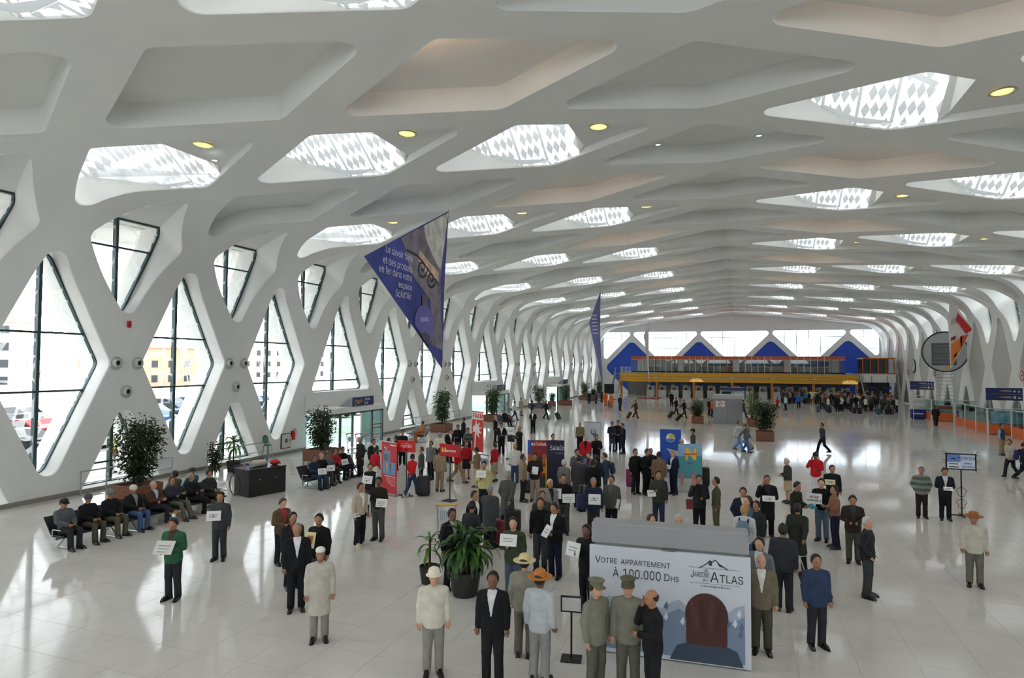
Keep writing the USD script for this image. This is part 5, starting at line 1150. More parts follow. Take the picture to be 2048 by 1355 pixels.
decal(t, T, Polygon([(hx - .62, .05), (hx - .5, .30), (hx - .2, .42), (hx + .2, .42), (hx + .5, .30), (hx + .6, .05)]), yy - .009, mat('3c4a5c'), 'printed_shoulders')
decal(t, T, affinity.scale(disc(hx, .86, .34), 1.05, 1.12).union(sbox(hx - .34, .35, hx + .34, .86)).buffer(-.06).buffer(.06), yy - .012, mat('4e2a26'), 'printed_hair')
for k, e in enumerate((-.2, -.07, .08, .2)): decal(t, T, affinity.rotate(affinity.scale(disc(hx + e, .86, .10), .45, 2.6), -e * 60), yy - .015, mat(['5d332c', '432420'][k % 2]), 'printed_lock')

# ------------------------------------------------------------------ grey kiosk and desks in the middle
t = thing('kiosk', 'grey metal kiosk carrying a no smoking sign in mid hall', 'kiosk', (0, 58.75, 0)); KG = mat('8c8e90', .45, .3)
MB().box(-1.2, 1.2, 0, 1.8, 0, 2.2).build('body', KG, t); MB().box(-1.24, 1.24, -.05, 1.85, 2.2, 2.55, .02).build('roof', mat('a9abad', .45, .3), t); MB().box(-.02, .02, -.015, 0, .05, 2.2).build('seam', mat('6f7173'), t)
for i in range(9): MB().box(.08, 1.15, -.02, 0, .9 + i * .13, .93 + i * .13).build('slat', mat('77797b', .45, .3), t)
MB().box(-1.0, -.26, -.02, 0, 1.5, 2.02).build('sign_plate', mat('e4e4e2'), t); decal(t, np.eye(4), disc(-.63, 1.76, .22).difference(disc(-.63, 1.76, .175)).union(Polygon([(-.78, 1.63), (-.75, 1.60), (-.47, 1.88), (-.50, 1.91)])), -.021, RED, 'no_smoking_ring'); decal(t, np.eye(4), sbox(-.76, 1.74, -.52, 1.78), -.020, BLACK, 'cigarette')
q = GY(1464, 728, 76); t = thing('information_desk', 'white information desk with dark screens behind the kiosk', 'desk', (q[0], 76, 0)); MB().box(-1.3, 1.3, 0, 1.2, 0, 1.1, .02).build('counter', mat('b9bdc0'), t); MB().box(-1.3, 1.3, .9, 1.2, 1.1, 2.3).build('back_panel', mat('c6cacc'), t); MB().box(-1.35, 1.35, -.2, 1.3, 2.3, 2.6, .02).build('fascia', NAVY, t)
for sx in (-.65, .65): MB().box(sx - .5, sx + .5, .87, .9, 1.35, 2.1).build('screen', mat('1d2438' if sx < 0 else 'cfe0e0'), t)
for sx in (-1.25, 1.25): MB().bar((sx, .1, 1.1), (sx, .1, 2.3), .05, 8).build('post', mat('b9bdc0'), t)

# ------------------------------------------------------------------ check in hall at the far end
YC = 102.0; YELB = mat('d29a1e', .5); COLM = mat('b5722c', .5)
t = thing('mezzanine_deck', 'yellow beamed mezzanine deck above the check in desks', 'mezzanine', (0, YC, 0))
MB().box(-17.2, 16.8, 0, 8, 3.72, 3.95).build('deck_slab', mat('8d8b86'), t); MB().box(-17.2, 16.8, 7.6, 8.0, 0, 3.72).build('back_wall', mat('6f6d68'), t)
for z0, z1 in ((2.45, 2.95), (3.25, 3.80)): MB().box(-17.2, 16.8, -.1, .1, z0, z1).build('beam', YELB, t)
MB().box(-17.2, 16.8, 0, .08, 2.95, 3.25).build('beam_recess', mat('c08c1c', .5), t)
for k in range(7): MB().box(-17.0 + 5.6 * k - .16, -17.0 + 5.6 * k + .16, -.05, .3, 0, 2.45).build('column', COLM, t)
for k in range(1, 6): MB().box(-17.2 + 5.66 * k - .18, -17.2 + 5.66 * k + .18, -.14, 0, 2.95, 3.4).build('bracket', mat('a7a08c'), t)
for k in range(8): MB().box(-16.0 + 4.1 * k, -13.6 + 4.1 * k, 2.6, 3.0, 3.66, 3.70).build('soffit_lamp', emit('fff2dc', 6.0), t)
MB().box(-17.0, 16.6, -.16, -.10, 3.05, 3.12).build('lighting_rail', mat('c9c9c4', .4, .5), t)
t = thing('balustrade', 'white railing at the left end of the mezzanine', 'railing', (0, YC, 0))
for k in range(9): MB().bar((-17.15 + k * .2, 0, 3.95), (-17.15 + k * .2, 0, 4.75), .03, 5).build('baluster', mat('c9d0d6'), t)
MB().bar((-17.2, 0, 4.75), (-15.5, 0, 4.75), .03, 6).build('balustrade_rail', mat('c9d0d6'), t)
t = thing('glass_office', 'long glazed office with orange frame on the mezzanine', 'office', (0, YC + .25, 3.95)); OF = mat('c05a28', .5); GO = pane_mat('office_glass', (.86, .92, .92)); nbay = 34; x0, x1 = -15.4, 15.2; bw = (x1 - x0) / nbay
MB().box(x0, x1, 0, 6.5, 2.45, 2.5).build('roof', OF, t); MB().box(x0, x1, 6.0, 6.2, 0, 2.45).build('rear_wall', mat('c4c4be'), t)
for k in range(8): MB().box(-14.2 + 3.8 * k, -12.2 + 3.8 * k, 2.0, 2.5, 2.40, 2.44).build('ceiling_lamp', emit('fff6e8', 7.0), t); MB().box(x0, x1, 0, .1, 0, .14).build('sill', OF, t)
for b in range(nbay):
    a0 = x0 + b * bw; door = b in (8, 17, 25)
    MB().box(a0 + .04, a0 + bw - .04, .0, .06, 1.98, 2.44).build('orange_panel', OF, t)
    MB().box(a0 + .04, a0 + bw - .04, .03, .05, .15, 1.95).build('pane', GO if not door else mat('9aa3a8', .3), t)
    MB().box(a0 - .04, a0 + .04, -.03, .08, 0, 2.45).build('mullion', OF if b % 8 in (0, 1) else mat('d8d2ca'), t)
MB().box(x0, x1, -.02, .07, 1.93, 2.0).build('transom', mat('d8cfc4'), t)
for i, cx_ in enumerate((-3.8, -.6, 3.0, 9.6)): decal(t, np.eye(4), shapely.LineString([(cx_, 1.4), (cx_ + (2.4, 1.2, 5.6, 3.8)[i], 1.4)]).buffer(.4), 5.98, mat('24469a'), 'blue_wall_shape')
for k in range(7): MB().box(-13.5 + 4.2 * k, -11.6 + 4.2 * k, 4.9, 5.7, 0, .85).build('desk', mat('77756f'), t)
t = thing('upper_lounge', 'smaller glazed lounge above a white wall at the right end', 'office', (0, YC + .6, 0))
MB().box(17.5, 21.6, 0, 5, 2.75, 3.95).build('white_parapet', PLASTER, t); MB().box(17.5, 21.6, .1, .2, 3.95, 4.1).build('sill', OF, t); MB().box(17.5, 21.6, 0, 5, 6.1, 6.25).build('roof', OF, t); MB().box(17.5, 21.6, 4.6, 4.8, 3.95, 6.1).build('rear_wall', mat('3c4450'), t)
for k in range(5): MB().box(17.5 + k * .98 - .05, 17.5 + k * .98 + .05, .05, .2, 3.95, 6.1).build('mullion', OF, t)
for k in range(4): MB().box(17.58 + k * .98, 18.42 + k * .98, .1, .13, 4.1, 6.1).build('pane', GO, t)
MB().box(17.5, 21.6, 4.2, 4.4, 0, 2.75).build('lower_wall', mat('4b4a48'), t)
t = thing('stair', 'grey stair flight rising at the left end of the mezzanine', 'stair', (-18.1, YC + 2.0, 0))
for k in range(14): MB().box(-.2, .9, -4.5 + k * .32, -4.5 + k * .32 + .34, k * .28, k * .28 + .06).build('tread', mat('9da6aa'), t)
for sx in (-.22, .9): MB().add(*(lambda m: (np.array(m.vertices), m.faces))(trimesh.convex.convex_hull(np.array([(sx + e, -4.6, z) for e in (0, .03) for z in (0, .9)] + [(sx + e, 0.1, z) for e in (0, .03) for z in (3.3, 4.7)])))).build('side_panel', mat('a9b6ba', .4), t)
for i, (px, py) in enumerate([(1720, 790)]):
    t = thing('stair', 'narrow grey stair at the right end of the mezzanine', 'stair', (17.05, YC + .2, 0)); MB().add(*(lambda m: (np.array(m.vertices), m.faces))(trimesh.convex.convex_hull(np.array([(-.1 + e, 0 + d_, 3.9) for e in (0, .12) for d_ in (0, .6)] + [(.5 + e, -1.5 + d_, 0) for e in (0, .12) for d_ in (0, .6)])))).build('stringer', mat('9aa29a'), t)
    for k in range(12): MB().box(-.1 + k * .05, .5 + k * .05, -k * .12, -k * .12 + .3, 3.6 - k * .3, 3.64 - k * .3).build('tread', mat('8c948c'), t)
desk0 = None; EMB = mat('4a5878')
for i, x in enumerate(np.linspace(-12.6, 15.4, 16)):
    lab = 'white check in desk with a round emblem under the yellow beam'
    if desk0 is None:
        desk0 = thing('check_in_desk', lab, 'desk', (x, YC + 1.6, 0), 0, 'check in desks'); MB().box(-.62, .62, 0, .7, 0, 1.12, .02).build('front', mat('d3d3cf'), desk0); MB().box(-.66, .66, -.04, .74, 1.12, 1.18).build('top', mat('9a9a96'), desk0)
        MB().box(-.55, .55, .5, .6, 1.18, 1.9).build('back_panel', mat('dededa'), desk0); decal(desk0, np.eye(4), disc(0, 1.52, .27).difference(disc(0, 1.52, .19)), .5, EMB, 'round_emblem'); MB().box(.67, 1.14, .1, 2.0, 0, .4).build('conveyor', mat('232323'), desk0); MB().box(-.3, .1, .15, .2, 1.18, 1.5).build('monitor', BLACK, desk0)
    else: copy_of(desk0, (x, YC + 1.6, 0))
scr0 = None
for i, x in enumerate(np.linspace(-12.0, 20.5, 18)):
    lab = 'small blue flight screen hung under the yellow beam'; y_ = YC + .5
    if scr0 is None:
        scr0 = thing('flight_screen', lab, 'screen', (x, y_, 2.02), 0, 'check in screens'); MB().box(-.5, .5, 0, .12, -.18, .2, .01).build('case', BLACK, scr0); MB().box(-.46, .46, -.01, 0, -.14, .16).build('display', emit('31508f', .6), scr0); MB().bar((0, .06, .2), (0, .06, 1.7), .03).build('hanger', DARK, scr0)
    else: copy_of(scr0, (x, y_, 2.02))
for i, (px, py) in enumerate([(1393, 757), (1600, 760), (1700, 764)]):
    q = GY(px, py, YC - .35); t = thing('sconce_lamp', ['left flower shaped lamp glowing on the yellow beam', 'middle flower shaped lamp on the yellow beam', 'right flower shaped lamp glowing on the yellow beam'][i], 'lamp', (q[0], q[1], 2.55)) if i != 1 else None
    if t is None: continue
    for k in range(7): a_ = math.pi * (.08 + .84 * k / 6); MB().bar((0, 0, 0), (1.0 * math.cos(a_), -.15, .45 * math.sin(a_)), .05, 6, .16).build('petal', emit('ffcf6a', 2.2), t)
    MB().bar((0, .3, .1), (0, -.1, .1), .07, 8).build('bracket', STEEL, t)
t = thing('dark_screen', 'tall black screen standing beside the far left bench', 'screen', (GY(1218, 728, 98)[0], 98, 0)); MB().box(-.75, .75, 0, .15, .6, 2.1, .02).build('display', BLACK, t); MB().box(-.1, .1, .02, .12, 0, .6).build('stand', DARK, t); MB().box(-.5, .5, -.2, .3, 0, .04).build('foot', DARK, t)
b0 = None
for i, x in enumerate(np.linspace(-15.2, -7, 9)):
    if b0 is None: b0 = thing('queue_post', 'slim grey queue post before the check in desks', 'post', (x, 97.5, 0), 0, 'queue posts'); MB().lathe([(0, 0), (.16, 0), (.16, .03), (.03, .05)], n=12).build('base', STEEL, b0); MB().bar((0, 0, .03), (0, 0, 1.0), .04, 8).build('pole', STEEL, b0)
    else: copy_of(b0, (x, 97.5 + (i % 3) * .8, 0))
t = thing('red_carpet', 'dark red carpet before the left check in desks', 'carpet', (-12.0, 98.2, 0)); MB().box(-1.6, 1.6, -2.2, 2.2, 0, .012).build('pile', mat('7a1c2c', .9), t)

# ------------------------------------------------------------------ right hand side: rental desks, board, signs
def rental(x0, x1, y0, y1, label, n, poster=None):
    t = thing('rental_desk', label, 'desk', (0, 0, 0)); gl = pane_mat('desk_glass_%d' % int(y0), (.72, .84, .82)); w = (x1 - x0) / n
    for k in range(n):
        a, b = x0 + k * w, x0 + (k + 1) * w
        MB().box(a + .05, b - .05, y0, y0 + .06, .05, .78).build('orange_panel', ORANGE, t); MB().box(a + .05, b - .05, y0 + .02, y0 + .035, .8, 1.95).build('glass_panel', gl, t)
    for k in range(n + 1): MB().box(x0 + k * w - .05, x0 + k * w + .05, y0 - .03, y0 + .08, 0, 2.0).build('post', mat('d9dcdc'), t)
    m_ = max(1, int((y1 - y0) / 2.2)); v = (y1 - y0) / m_
    for k in range(m_):
        a, b = y0 + k * v, y0 + (k + 1) * v
        MB().box(x0, x0 + .06, a + .09, b - .05, .05, .78).build('orange_panel', ORANGE, t); MB().box(x0 + .02, x0 + .035, a + .09, b - .05, .8, 1.95).build('glass_panel', gl, t); MB().box(x0 - .03, x0 + .08, b - .05, b + .05, 0, 2.0).build('post', mat('d9dcdc'), t)
    MB().box(x0 - .03, x1 + .05, y0 - .03, y0 + .08, 1.95, 2.0).build('top_rail', mat('cfd2d2'), t); MB().box(x0 - .03, x0 + .08, y0 + .08, y1, 1.95, 2.0).build('top_rail', mat('cfd2d2'), t); MB().box(x0 + .3, x1, y0 + .5, y0 + 1.1, 0, 1.05, .01).build('counter', mat('b7b9b6'), t)
    if poster: MB().box(x0 + .2, x1 - .1, y0 - .05, y0 - .035, .85, 1.8).build('sea_poster', noisy('sea_poster', '2f6d86', '8fb9c4', 2.0, .5), t)
    return t
rental(18.7, 21.9, 57.8, 65.6, 'nearest glass and orange rental desk with sea poster at the right wall', 1, True); rental(17.9, 21.4, 69.6, 73.2, 'second glass and orange rental desk below the round board', 2); rental(19.6, 21.6, 51.5, 56.0, 'white fronted rental desk at the right picture edge', 1)
for i, (x, y, c, lab) in enumerate([(20.6, 67.5, 'd8d9d6', 'white counter block between the two rental desks'), (21.0, 76.5, 'b04a22', 'orange counter behind the second rental desk')]): t = thing('counter_block', lab, 'counter', (x, y, 0)); MB().box(-1.0, 1.0, -.4, .4, 0, 1.1, .02).build('body', mat(c), t); MB().box(-1.05, 1.05, -.45, .45, 1.1, 1.16).build('top', mat('c9c9c4'), t); MB().box(-.3, .2, -.1, .0, 1.16, 1.5).build('monitor', BLACK, t)
q = G(1838, 838); t = thing('leaflet_kiosk', 'white leaflet kiosk with dark blue lower panel', 'kiosk', (q[0], q[1], 0)); MB().box(-.62, .62, 0, .6, .1, .95, .02).build('blue_base', mat('1f2f78'), t); MB().box(-.60, .60, .02, .58, .95, 2.3, .02).build('rack', mat('c9cdca'), t)
for k in range(4): MB().box(-.5, .5, -.03, .02, 1.05 + .28 * k, 1.2 + .28 * k).build('leaflet_row', mat('e8e8e2' if k % 2 else 'b9c4c4'), t)
MB().box(-.15, .15, 0, .02, 2.1, 2.22).build('logo', NAVY, t); MB().box(-.4, .4, -.01, .0, .5, .58).build('stripe', SIGNW, t); MB().box(-.5, .5, .1, .5, 0, .1).build('plinth', DARK, t)
# round flight board on a lattice mast
YB = 75.0; bc = GY(1890, 703, YB); rb = 2.0
t = thing('flight_board', 'round flight board in a dark ring on a lattice mast', 'board', (bc[0], YB, 0)); zc_ = float(bc[2])
an = np.linspace(0, 2 * np.pi, 41)[:-1]; pts = np.stack([rb * np.cos(an), 0 * an, zc_ + rb * np.sin(an)], 1); MB().tube(np.vstack([pts, pts[:1]]), .07, 6).build('ring', mat('3f4347', .3, .6), t)
decal(t, np.eye(4), disc(0, zc_, rb - .05, n=40), .02, mat('b9bcbd', .5), 'disc'); MB().box(-1.15, .95, -.06, .01, zc_ - 1.35, zc_ + .85).build('screen', mat('55585c', .4), t)
for k in range(13): MB().box(-1.08, .88, -.075, -.06, zc_ + .62 - k * .145, zc_ + .65 - k * .145).build('text_row', mat('a9adb0'), t)
for u in (-.35, .05, .3): MB().box(u, u + .03, -.072, -.06, zc_ - 1.2, zc_ + .8).build('column_line', mat('85898c'), t)
for u in (-.75, .75): MB().bar((u, .15, 0), (u, .15, zc_ - 1.7), .05, 6).build('mast_rail', STEEL, t)
for k in range(13): MB().bar((-.75, .15, .4 + k * .36), (.75, .15, .4 + k * .36), .025, 5).build('rung', STEEL, t)
decal(t, np.eye(4), disc(.25, zc_ - 1.62, .2), -.01, mat('d8b04a'), 'emblem')
q = GX(1826, 732, WR - .15); t = thing('wall_clock', 'large white oval wall clock at the far right wall', 'clock', (WR - .02, q[1], q[2])); A = np.array([[0, 0, -1, 0], [0, 1, 0, 0], [1, 0, 0, 0], [0, 0, 0, 1.0]])
MB().lathe([(0, .12), (.85, .12), (.9, .10), (.9, 0), (0, 0)], n=28).build('rim', mat('3a3d42'), t, T=A); MB().lathe([(0, .14), (.78, .13), (.8, .11)], n=28).build('dial', mat('dfe2e4'), t, T=A)
for k in range(12): a_ = k * math.pi / 6; MB().box(-.16, -.14, .62 * math.sin(a_) - .04, .62 * math.sin(a_) + .04, .62 * math.cos(a_) - .06, .62 * math.cos(a_) + .06).build('hour_mark', BLACK, t)
MB().bar((-.16, 0, 0), (-.16, .1, .5), .02).build('hand', BLACK, t); MB().bar((-.16, 0, 0), (-.16, .3, -.1), .025).build('hand', BLACK, t)
for i, (a, b, y_) in enumerate([((1820, 762), (1868, 779), 70), ((1972, 775), (2046, 801), 60)]):
    p0, p1 = GY(*a, y_), GY(*b, y_); W = p1[0] - p0[0]; Hh = p0[2] - p1[2]; t = thing('direction_sign', ['dark blue direction sign above the second rental desk', 'dark blue direction sign at the right picture edge'][i], 'sign', (p0[0], y_, p1[2]))
    MB().box(0, W, 0, .12, 0, Hh, .01).build('panel', NAVY, t); MB().box(0, W, -.005, 0, Hh * .5 - .01, Hh * .5 + .01).build('divider', mat('8a94b8'), t)
    for u in (.25, W - .25): MB().bar((u, .06, -p1[2]), (u, .06, 0), .035, 6).build('post', STEEL, t)
    for k, z_ in enumerate((Hh * .75, Hh * .25)):
        for w_, dz in ((.30, .06), (.36, 0), (.22, -.06)): MB().box(W * .72 - W * w_, W * .70, -.006, 0, z_ + dz * Hh - .012, z_ + dz * Hh + .012).build('text_line', mat(['c9a85c', 'c4c9d8', 'c4c9d8'][0 if dz > 0 else 1]), t)
        decal(t, np.eye(4), shapely.union_all([disc(W * .76, z_ + .08, .035), disc(W * .80, z_ + .08, .035), sbox(W * .745, z_ - .10, W * .775, z_ + .04), sbox(W * .785, z_ - .10, W * .815, z_ + .04)]) if k else Polygon([(W * .72, z_ - .08), (W * .80, z_ - .08), (W * .80, z_ + .1)]), -.001, SIGNW, 'pictogram')
        ar = shapely.union_all([shapely.LineString([(0, .1), (0, -.1)]).buffer(.018), shapely.LineString([(-.08, -.02), (0, -.1), (.08, -.02)]).buffer(.018)])
        decal(t, np.eye(4), affinity.translate(affinity.rotate(ar, 0 if k == 0 else (90 if i == 0 else 45), origin=(0, 0)), W * .90, z_), -.001, SIGNW, 'arrow')
# no smoking roundels on the right wall straps
for i, (px, py) in enumerate([(2043, 751), (1867, 745), (1815, 744)]):
    q = GX(px, py, WR - .03); t = thing('no_smoking_sign', ['red ringed sign on the nearest right wall strap', 'red ringed sign on the strap left of the round board', 'red ringed sign on the strap below the wall clock'][i], 'sign', (WR - .01, q[1], q[2])); Tn = frame_T((-.005, .0, 0), (0, -1, 0))
    decal(t, Tn, disc(0, 0, .42).difference(disc(0, 0, .33)).union(Polygon([(-.27, -.2), (-.2, -.27), (.27, .2), (.2, .27)])), 0, RED, 'ring'); decal(t, Tn, disc(0, 0, .33), .002, mat('e2e2e0'), 'plate'); decal(t, Tn, sbox(-.2, -.04, .16, .04), -.001, BLACK, 'cigarette')

# ------------------------------------------------------------------ hanging fabric banners
def sail(name, label, T_, L_, B_, R_, m, bulge=.25, wire=True, thick=.012):
    """four cornered fabric sail, bent about its long diagonal"""
    t = thing(name, label, 'banner'); n = 14; V = []
    T_, L_, B_, R_ = map(np.asarray, (T_, L_, B_, R_)); nn = np.cross(B_ - T_, L_ - T_); nn = nn / np.linalg.norm(nn)
    if nn[1] > 0: nn = -nn
    for i in range(n + 1):
        for j in range(n + 1):
            u, v = i / n, j / n; p = (1 - u) * (1 - v) * T_ + u * (1 - v) * L_ + (1 - u) * v * R_ + u * v * B_; V.append(p)
    V = np.array(V); V2 = V - nn * thick; F = []
    for i in range(n):
        for j in range(n): a = i * (n + 1) + j; F.append((a, a + 1, a + n + 2, a + n + 1))
    F = np.array(F); F = np.vstack([F[:, [0, 1, 2]], F[:, [0, 2, 3]]]); put('fabric', np.vstack([V, V2]), np.vstack([F, F[:, ::-1] + len(V)]), m, t)
    zc = float(roof_z(T_[0])); 
    if True: MB().bar(T_, (T_[0], T_[1], zc + .03), .014, 5).build('wire', STEEL, t)
    return t
Yb = 28.15; Tt = GY(897, 417, Yb); bd = ray(1347, 728.6) * [1, 1, 0]; bd /= np.linalg.norm(bd); bn = np.array([bd[1], -bd[0], 0])
def PB(px, py): d_ = ray(px, py); return CAM + d_ * ((Tt - CAM) @ bn) / (d_ @ bn)
Lt, Bt = PB(728, 512), PB(884, 737); Tt[2] = min(Tt[2], roof_z(Tt[0]) - .05); Rt = PB(888, 575)
BLUEF = noisy('banner_blue', '2f3a86', '4650a4', .8, .7)
t = sail('hanging_banner', 'large blue hanging banner with white slogan and a bottle picture', Tt, Lt, Bt, Rt, BLUEF)
Tb = frame_T(Bt, bd); loc2 = lambda p: (np.linalg.inv(Tb) @ np.r_[p, 1])[[0, 2]]; pz = lambda px, py: tuple(loc2(PB(px, py)))
inset = Polygon([loc2(Tt), loc2(Lt), loc2(Bt)]).buffer(-.05)
pic = [((788, 455), (800, 450), (872, 415), (897, 420), (880, 560), (884, 700), (862, 690), (860, 600), (820, 545), (808, 490)), '6a6470'], [((845, 440), (897, 418), (880, 540), (868, 520), (852, 480)), 'b9b8b2'], [((838, 500), (876, 545), (876, 562), (852, 548), (835, 520)), 'b59b86']
for k, (pp, c_) in enumerate(pic): decal(t, Tb, Polygon([pz(*p) for p in pp]).buffer(0).intersection(inset), -.02 - .006 * k, noisy('print_' + c_, c_, ''.join('%02x' % min(255, int(int(c_[i:i + 2], 16) * 1.4)) for i in (0, 2, 4)), 1.6, .7), 'picture')
for (cx_, cy_, r_) in ((843, 536, 13), (861, 558, 12)):
    an = np.linspace(0, 8.5, 26); pts = [pz(cx_ + .8 * r_ * (1 - a / 10) * math.cos(a), cy_ + 1.6 * r_ * (1 - a / 10) * math.sin(a)) for a in an]; decal(t, Tb, shapely.LineString(pts).buffer(.05).intersection(inset), -.04, mat('23222a', .6), 'iron_scroll')
decal(t, Tb, shapely.LineString([pz(812, 500), pz(832, 510), pz(845, 525), pz(876, 570)]).buffer(.05).intersection(inset), -.04, mat('23222a', .6), 'iron_scroll')
bot = Polygon([pz(842, 590), pz(852, 590), pz(853, 612), pz(862, 625), pz(866, 645), pz(864, 668), pz(856, 690), pz(848, 676), pz(828, 650), pz(828, 632), pz(834, 616), pz(842, 610)]); decal(t, Tb, bot.intersection(inset), -.04, mat('4a3fa0', .4), 'bottle_picture'); decal(t, Tb, Polygon([pz(842, 590), pz(853, 590), pz(853, 610), pz(842, 610)]).intersection(inset), -.05, mat('4d4650', .5), 'bottle_neck'); decal(t, Tb, Polygon([pz(836, 668), pz(850, 664), pz(858, 672), pz(856, 698)]).intersection(inset), -.05, mat('3a3038', .5), 'bottle_base')
decal(t, Tb, Polygon([pz(838, 634), pz(854, 634), pz(856, 642), pz(838, 643)]).intersection(inset), -.05, mat('8a86d0', .4), 'bottle_shine')
for s_, xl, yl, xr, yr, hp in (('Le savoir faire', 770, 503, 824, 524, 13), ('et des produits', 765, 525, 824, 545, 13), ('en fer dans votre', 757, 542, 823, 563, 13), ('espace', 796, 573, 823, 582, 12), ("Solid'Air", 790, 590, 822, 601, 13)):
    a_, b_ = pz(xl, yl), pz(xr, yr); fit_text('lettering', s_, a_[0], b_[0], (a_[1] + b_[1]) / 2, hp / 46.0, mat('d9d6ee', .7), t, y=-.02, T=Tb)
for (T0, L0, B0, Y_, R0, c1, c2, lab) in [((1201, 582), (1178, 645), (1206, 775), 63.3, (1200, 670), '565a90', '7d7fae', 'second hanging banner, violet with pale lines, down the left side'), ((1298, 640), (1288, 670), (1299, 775), 97.8, (1297, 690), 'b9b6c4', 'd4ccd0', 'farthest hanging banner, pale and thin, before the end wall')]:
    a, b, c, d = GY(*T0, Y_), GY(*L0, Y_), GY(*B0, Y_), GY(*R0, Y_ + .6); tt_ = sail('hanging_banner', lab, a, b, c, d, noisy('banner_' + c1, c1, c2, .5, .7))
    if Y_ < 70:
        T3 = frame_T(c, (1, 0, 0)); b_ = MB()
        for k in range(6): q0 = (np.linalg.inv(T3) @ np.r_[GY(1183 + k * .6, 632 + k * 7, Y_), 1])[[0, 2]]; b_.box(q0[0], q0[0] + .55, -.03, -.004, q0[1], q0[1] + .12)
        b_.build('text_line', mat('c9c6dc'), tt_, T=T3)
a, b, c, d = GY(1899, 592, 63), GY(1945, 658, 63), GY(1901, 738, 63), GY(1897, 660, 63.6); t = sail('hanging_banner', 'orange and white hanging banner in front of the round board', a, b, c, d, mat('d9d2d0', .7))
T4 = frame_T(c, (1, 0, 0)); l4 = lambda px, py: tuple((np.linalg.inv(T4) @ np.r_[GY(px, py, 63), 1])[[0, 2]]); tri4 = Polygon([l4(1899, 592), l4(1945, 658), l4(1901, 738)]).buffer(-.05)
for pp, c_ in ((((1915, 625), (1945, 658), (1932, 668), (1912, 640)), 'c0262c'), (((1899, 690), (1925, 672), (1922, 700), (1900, 738)), 'd87a3a'), (((1920, 672), (1937, 668), (1922, 700)), 'c8503a'), (((1902, 640), (1914, 632), (1914, 646), (1902, 650)), 'b9a0a8'), (((1901, 676), (1911, 670), (1911, 678), (1901, 682)), '7a3a30'), (((1905, 715), (1916, 700), (1912, 712)), 'b8442c')): decal(t, T4, Polygon([l4(*p) for p in pp]).intersection(tri4), -.01, mat(c_, .7), 'printed_shape')

# ------------------------------------------------------------------ outside: forecourt, cars, buildings, trees
MB().box(-190, -25.6, -70, 260, -.4, -.02).build('forecourt', noisy('asphalt', 'a9a59c', 'bdb8ae', .4, .9), kind='structure', label='pale sunlit forecourt outside the left windows')
CARC = ['c9ccd0', '3d4a66', '8a1d20', 'e2e2de', '4b4f55', '2f5aa0', 'b8bcc0', '1f2226']; GLS = mat('2a3238', .15); protos = {}
spots = [(-36 - 6 * r_ - (k % 2) * .3, 2 + k * 3.1 + r_ * 1.3) for r_ in range(4) for k in range(18)]
for i, (x, y) in enumerate(spots):
    if (i * 7) % 5 == 0: continue
    c_ = CARC[i % 8]; lab = {'c9ccd0': 'silver', '3d4a66': 'slate blue', '8a1d20': 'dark red', 'e2e2de': 'white', '4b4f55': 'grey', '2f5aa0': 'bright blue', 'b8bcc0': 'pale grey', '1f2226': 'black'}[c_] + ' parked car beyond the left windows'
    if c_ not in protos:
        t = thing('car', lab, 'car', (x, y, 0), 0, lab.split(' parked')[0] + ' cars in the car park'); S = [(-2.1, .35), (-2.15, .75), (-1.9, .95), (-1.2, 1.0), (-.7, 1.42), (.7, 1.45), (1.5, 1.02), (2.0, .95), (2.1, .6), (2.1, .35)]
        b = MB(); b.poly(Polygon(S).buffer(.05), 1.7, 1); b.build('car_body', mat(c_, .25), t, T=frame_T((0, .85, 0), (1, 0, 0))); b = MB(); b.poly(Polygon([(-1.1, 1.0), (-.65, 1.36), (.65, 1.39), (1.35, 1.02)]), 1.73, 1); b.build('windows', GLS, t, T=frame_T((0, .865, 0), (1, 0, 0)))
        for wx in (-1.35, 1.35):
            for wy in (-.88, .70): MB().bar((wx, wy, .32), (wx, wy + .18, .32), .32, 14).build('wheel', BLACK, t)
        protos[c_] = t
    else: copy_of(protos[c_], (x, y, 0), 0, lab)
for i, (x, y, w, d, h, c_) in enumerate([(-120, 20, 30, 14, 9, 'd9b9a6'), (-128, 62, 34, 14, 12, 'e0d2c4'), (-118, 105, 28, 14, 8, 'cf9f88'), (-130, 150, 40, 14, 11, 'dccab8'), (-125, -20, 26, 14, 10, 'd4ad98')]):
    t = thing('building', ['pink terraced house block beyond the car park, opposite the first window', 'tall cream block beyond the car park', 'low rose block beyond the car park', 'long cream block far down the road', 'brick pink block nearest behind the camera side'][i], 'building', (x, y, 0)); MB().box(-d / 2, d / 2, -w / 2, w / 2, -.05, h).build('wall', mat(c_, .9), t); MB().box(-d / 2 - .3, d / 2 + .3, -w / 2 - .3, w / 2 + .3, h, h + .5).build('roof', mat('b7a596', .9), t)
    for k in range(int(w / 4)):
        for f_ in range(int(h / 3)): MB().box(d / 2 - .02, d / 2 + .06, -w / 2 + 1.2 + k * 4, -w / 2 + 2.6 + k * 4, 1 + f_ * 3, 2.4 + f_ * 3).build('window', GLS, t)
for i in range(12):
    x, y = -72 - (i % 3) * 9, -5 + i * 13; tree('roadside_tree', x, y, 0, 5.5 + (i % 3), 2.6, 1100, 'green roadside tree beyond the car park, number %s from the near end' % ['one', 'two', 'three', 'four', 'five', 'six', 'seven', 'eight', 'nine', 'ten', 'eleven', 'twelve'][i], leaf_mat('street', '4a6236', '7c9158'), 'ficus', 'tree', 40 + i)
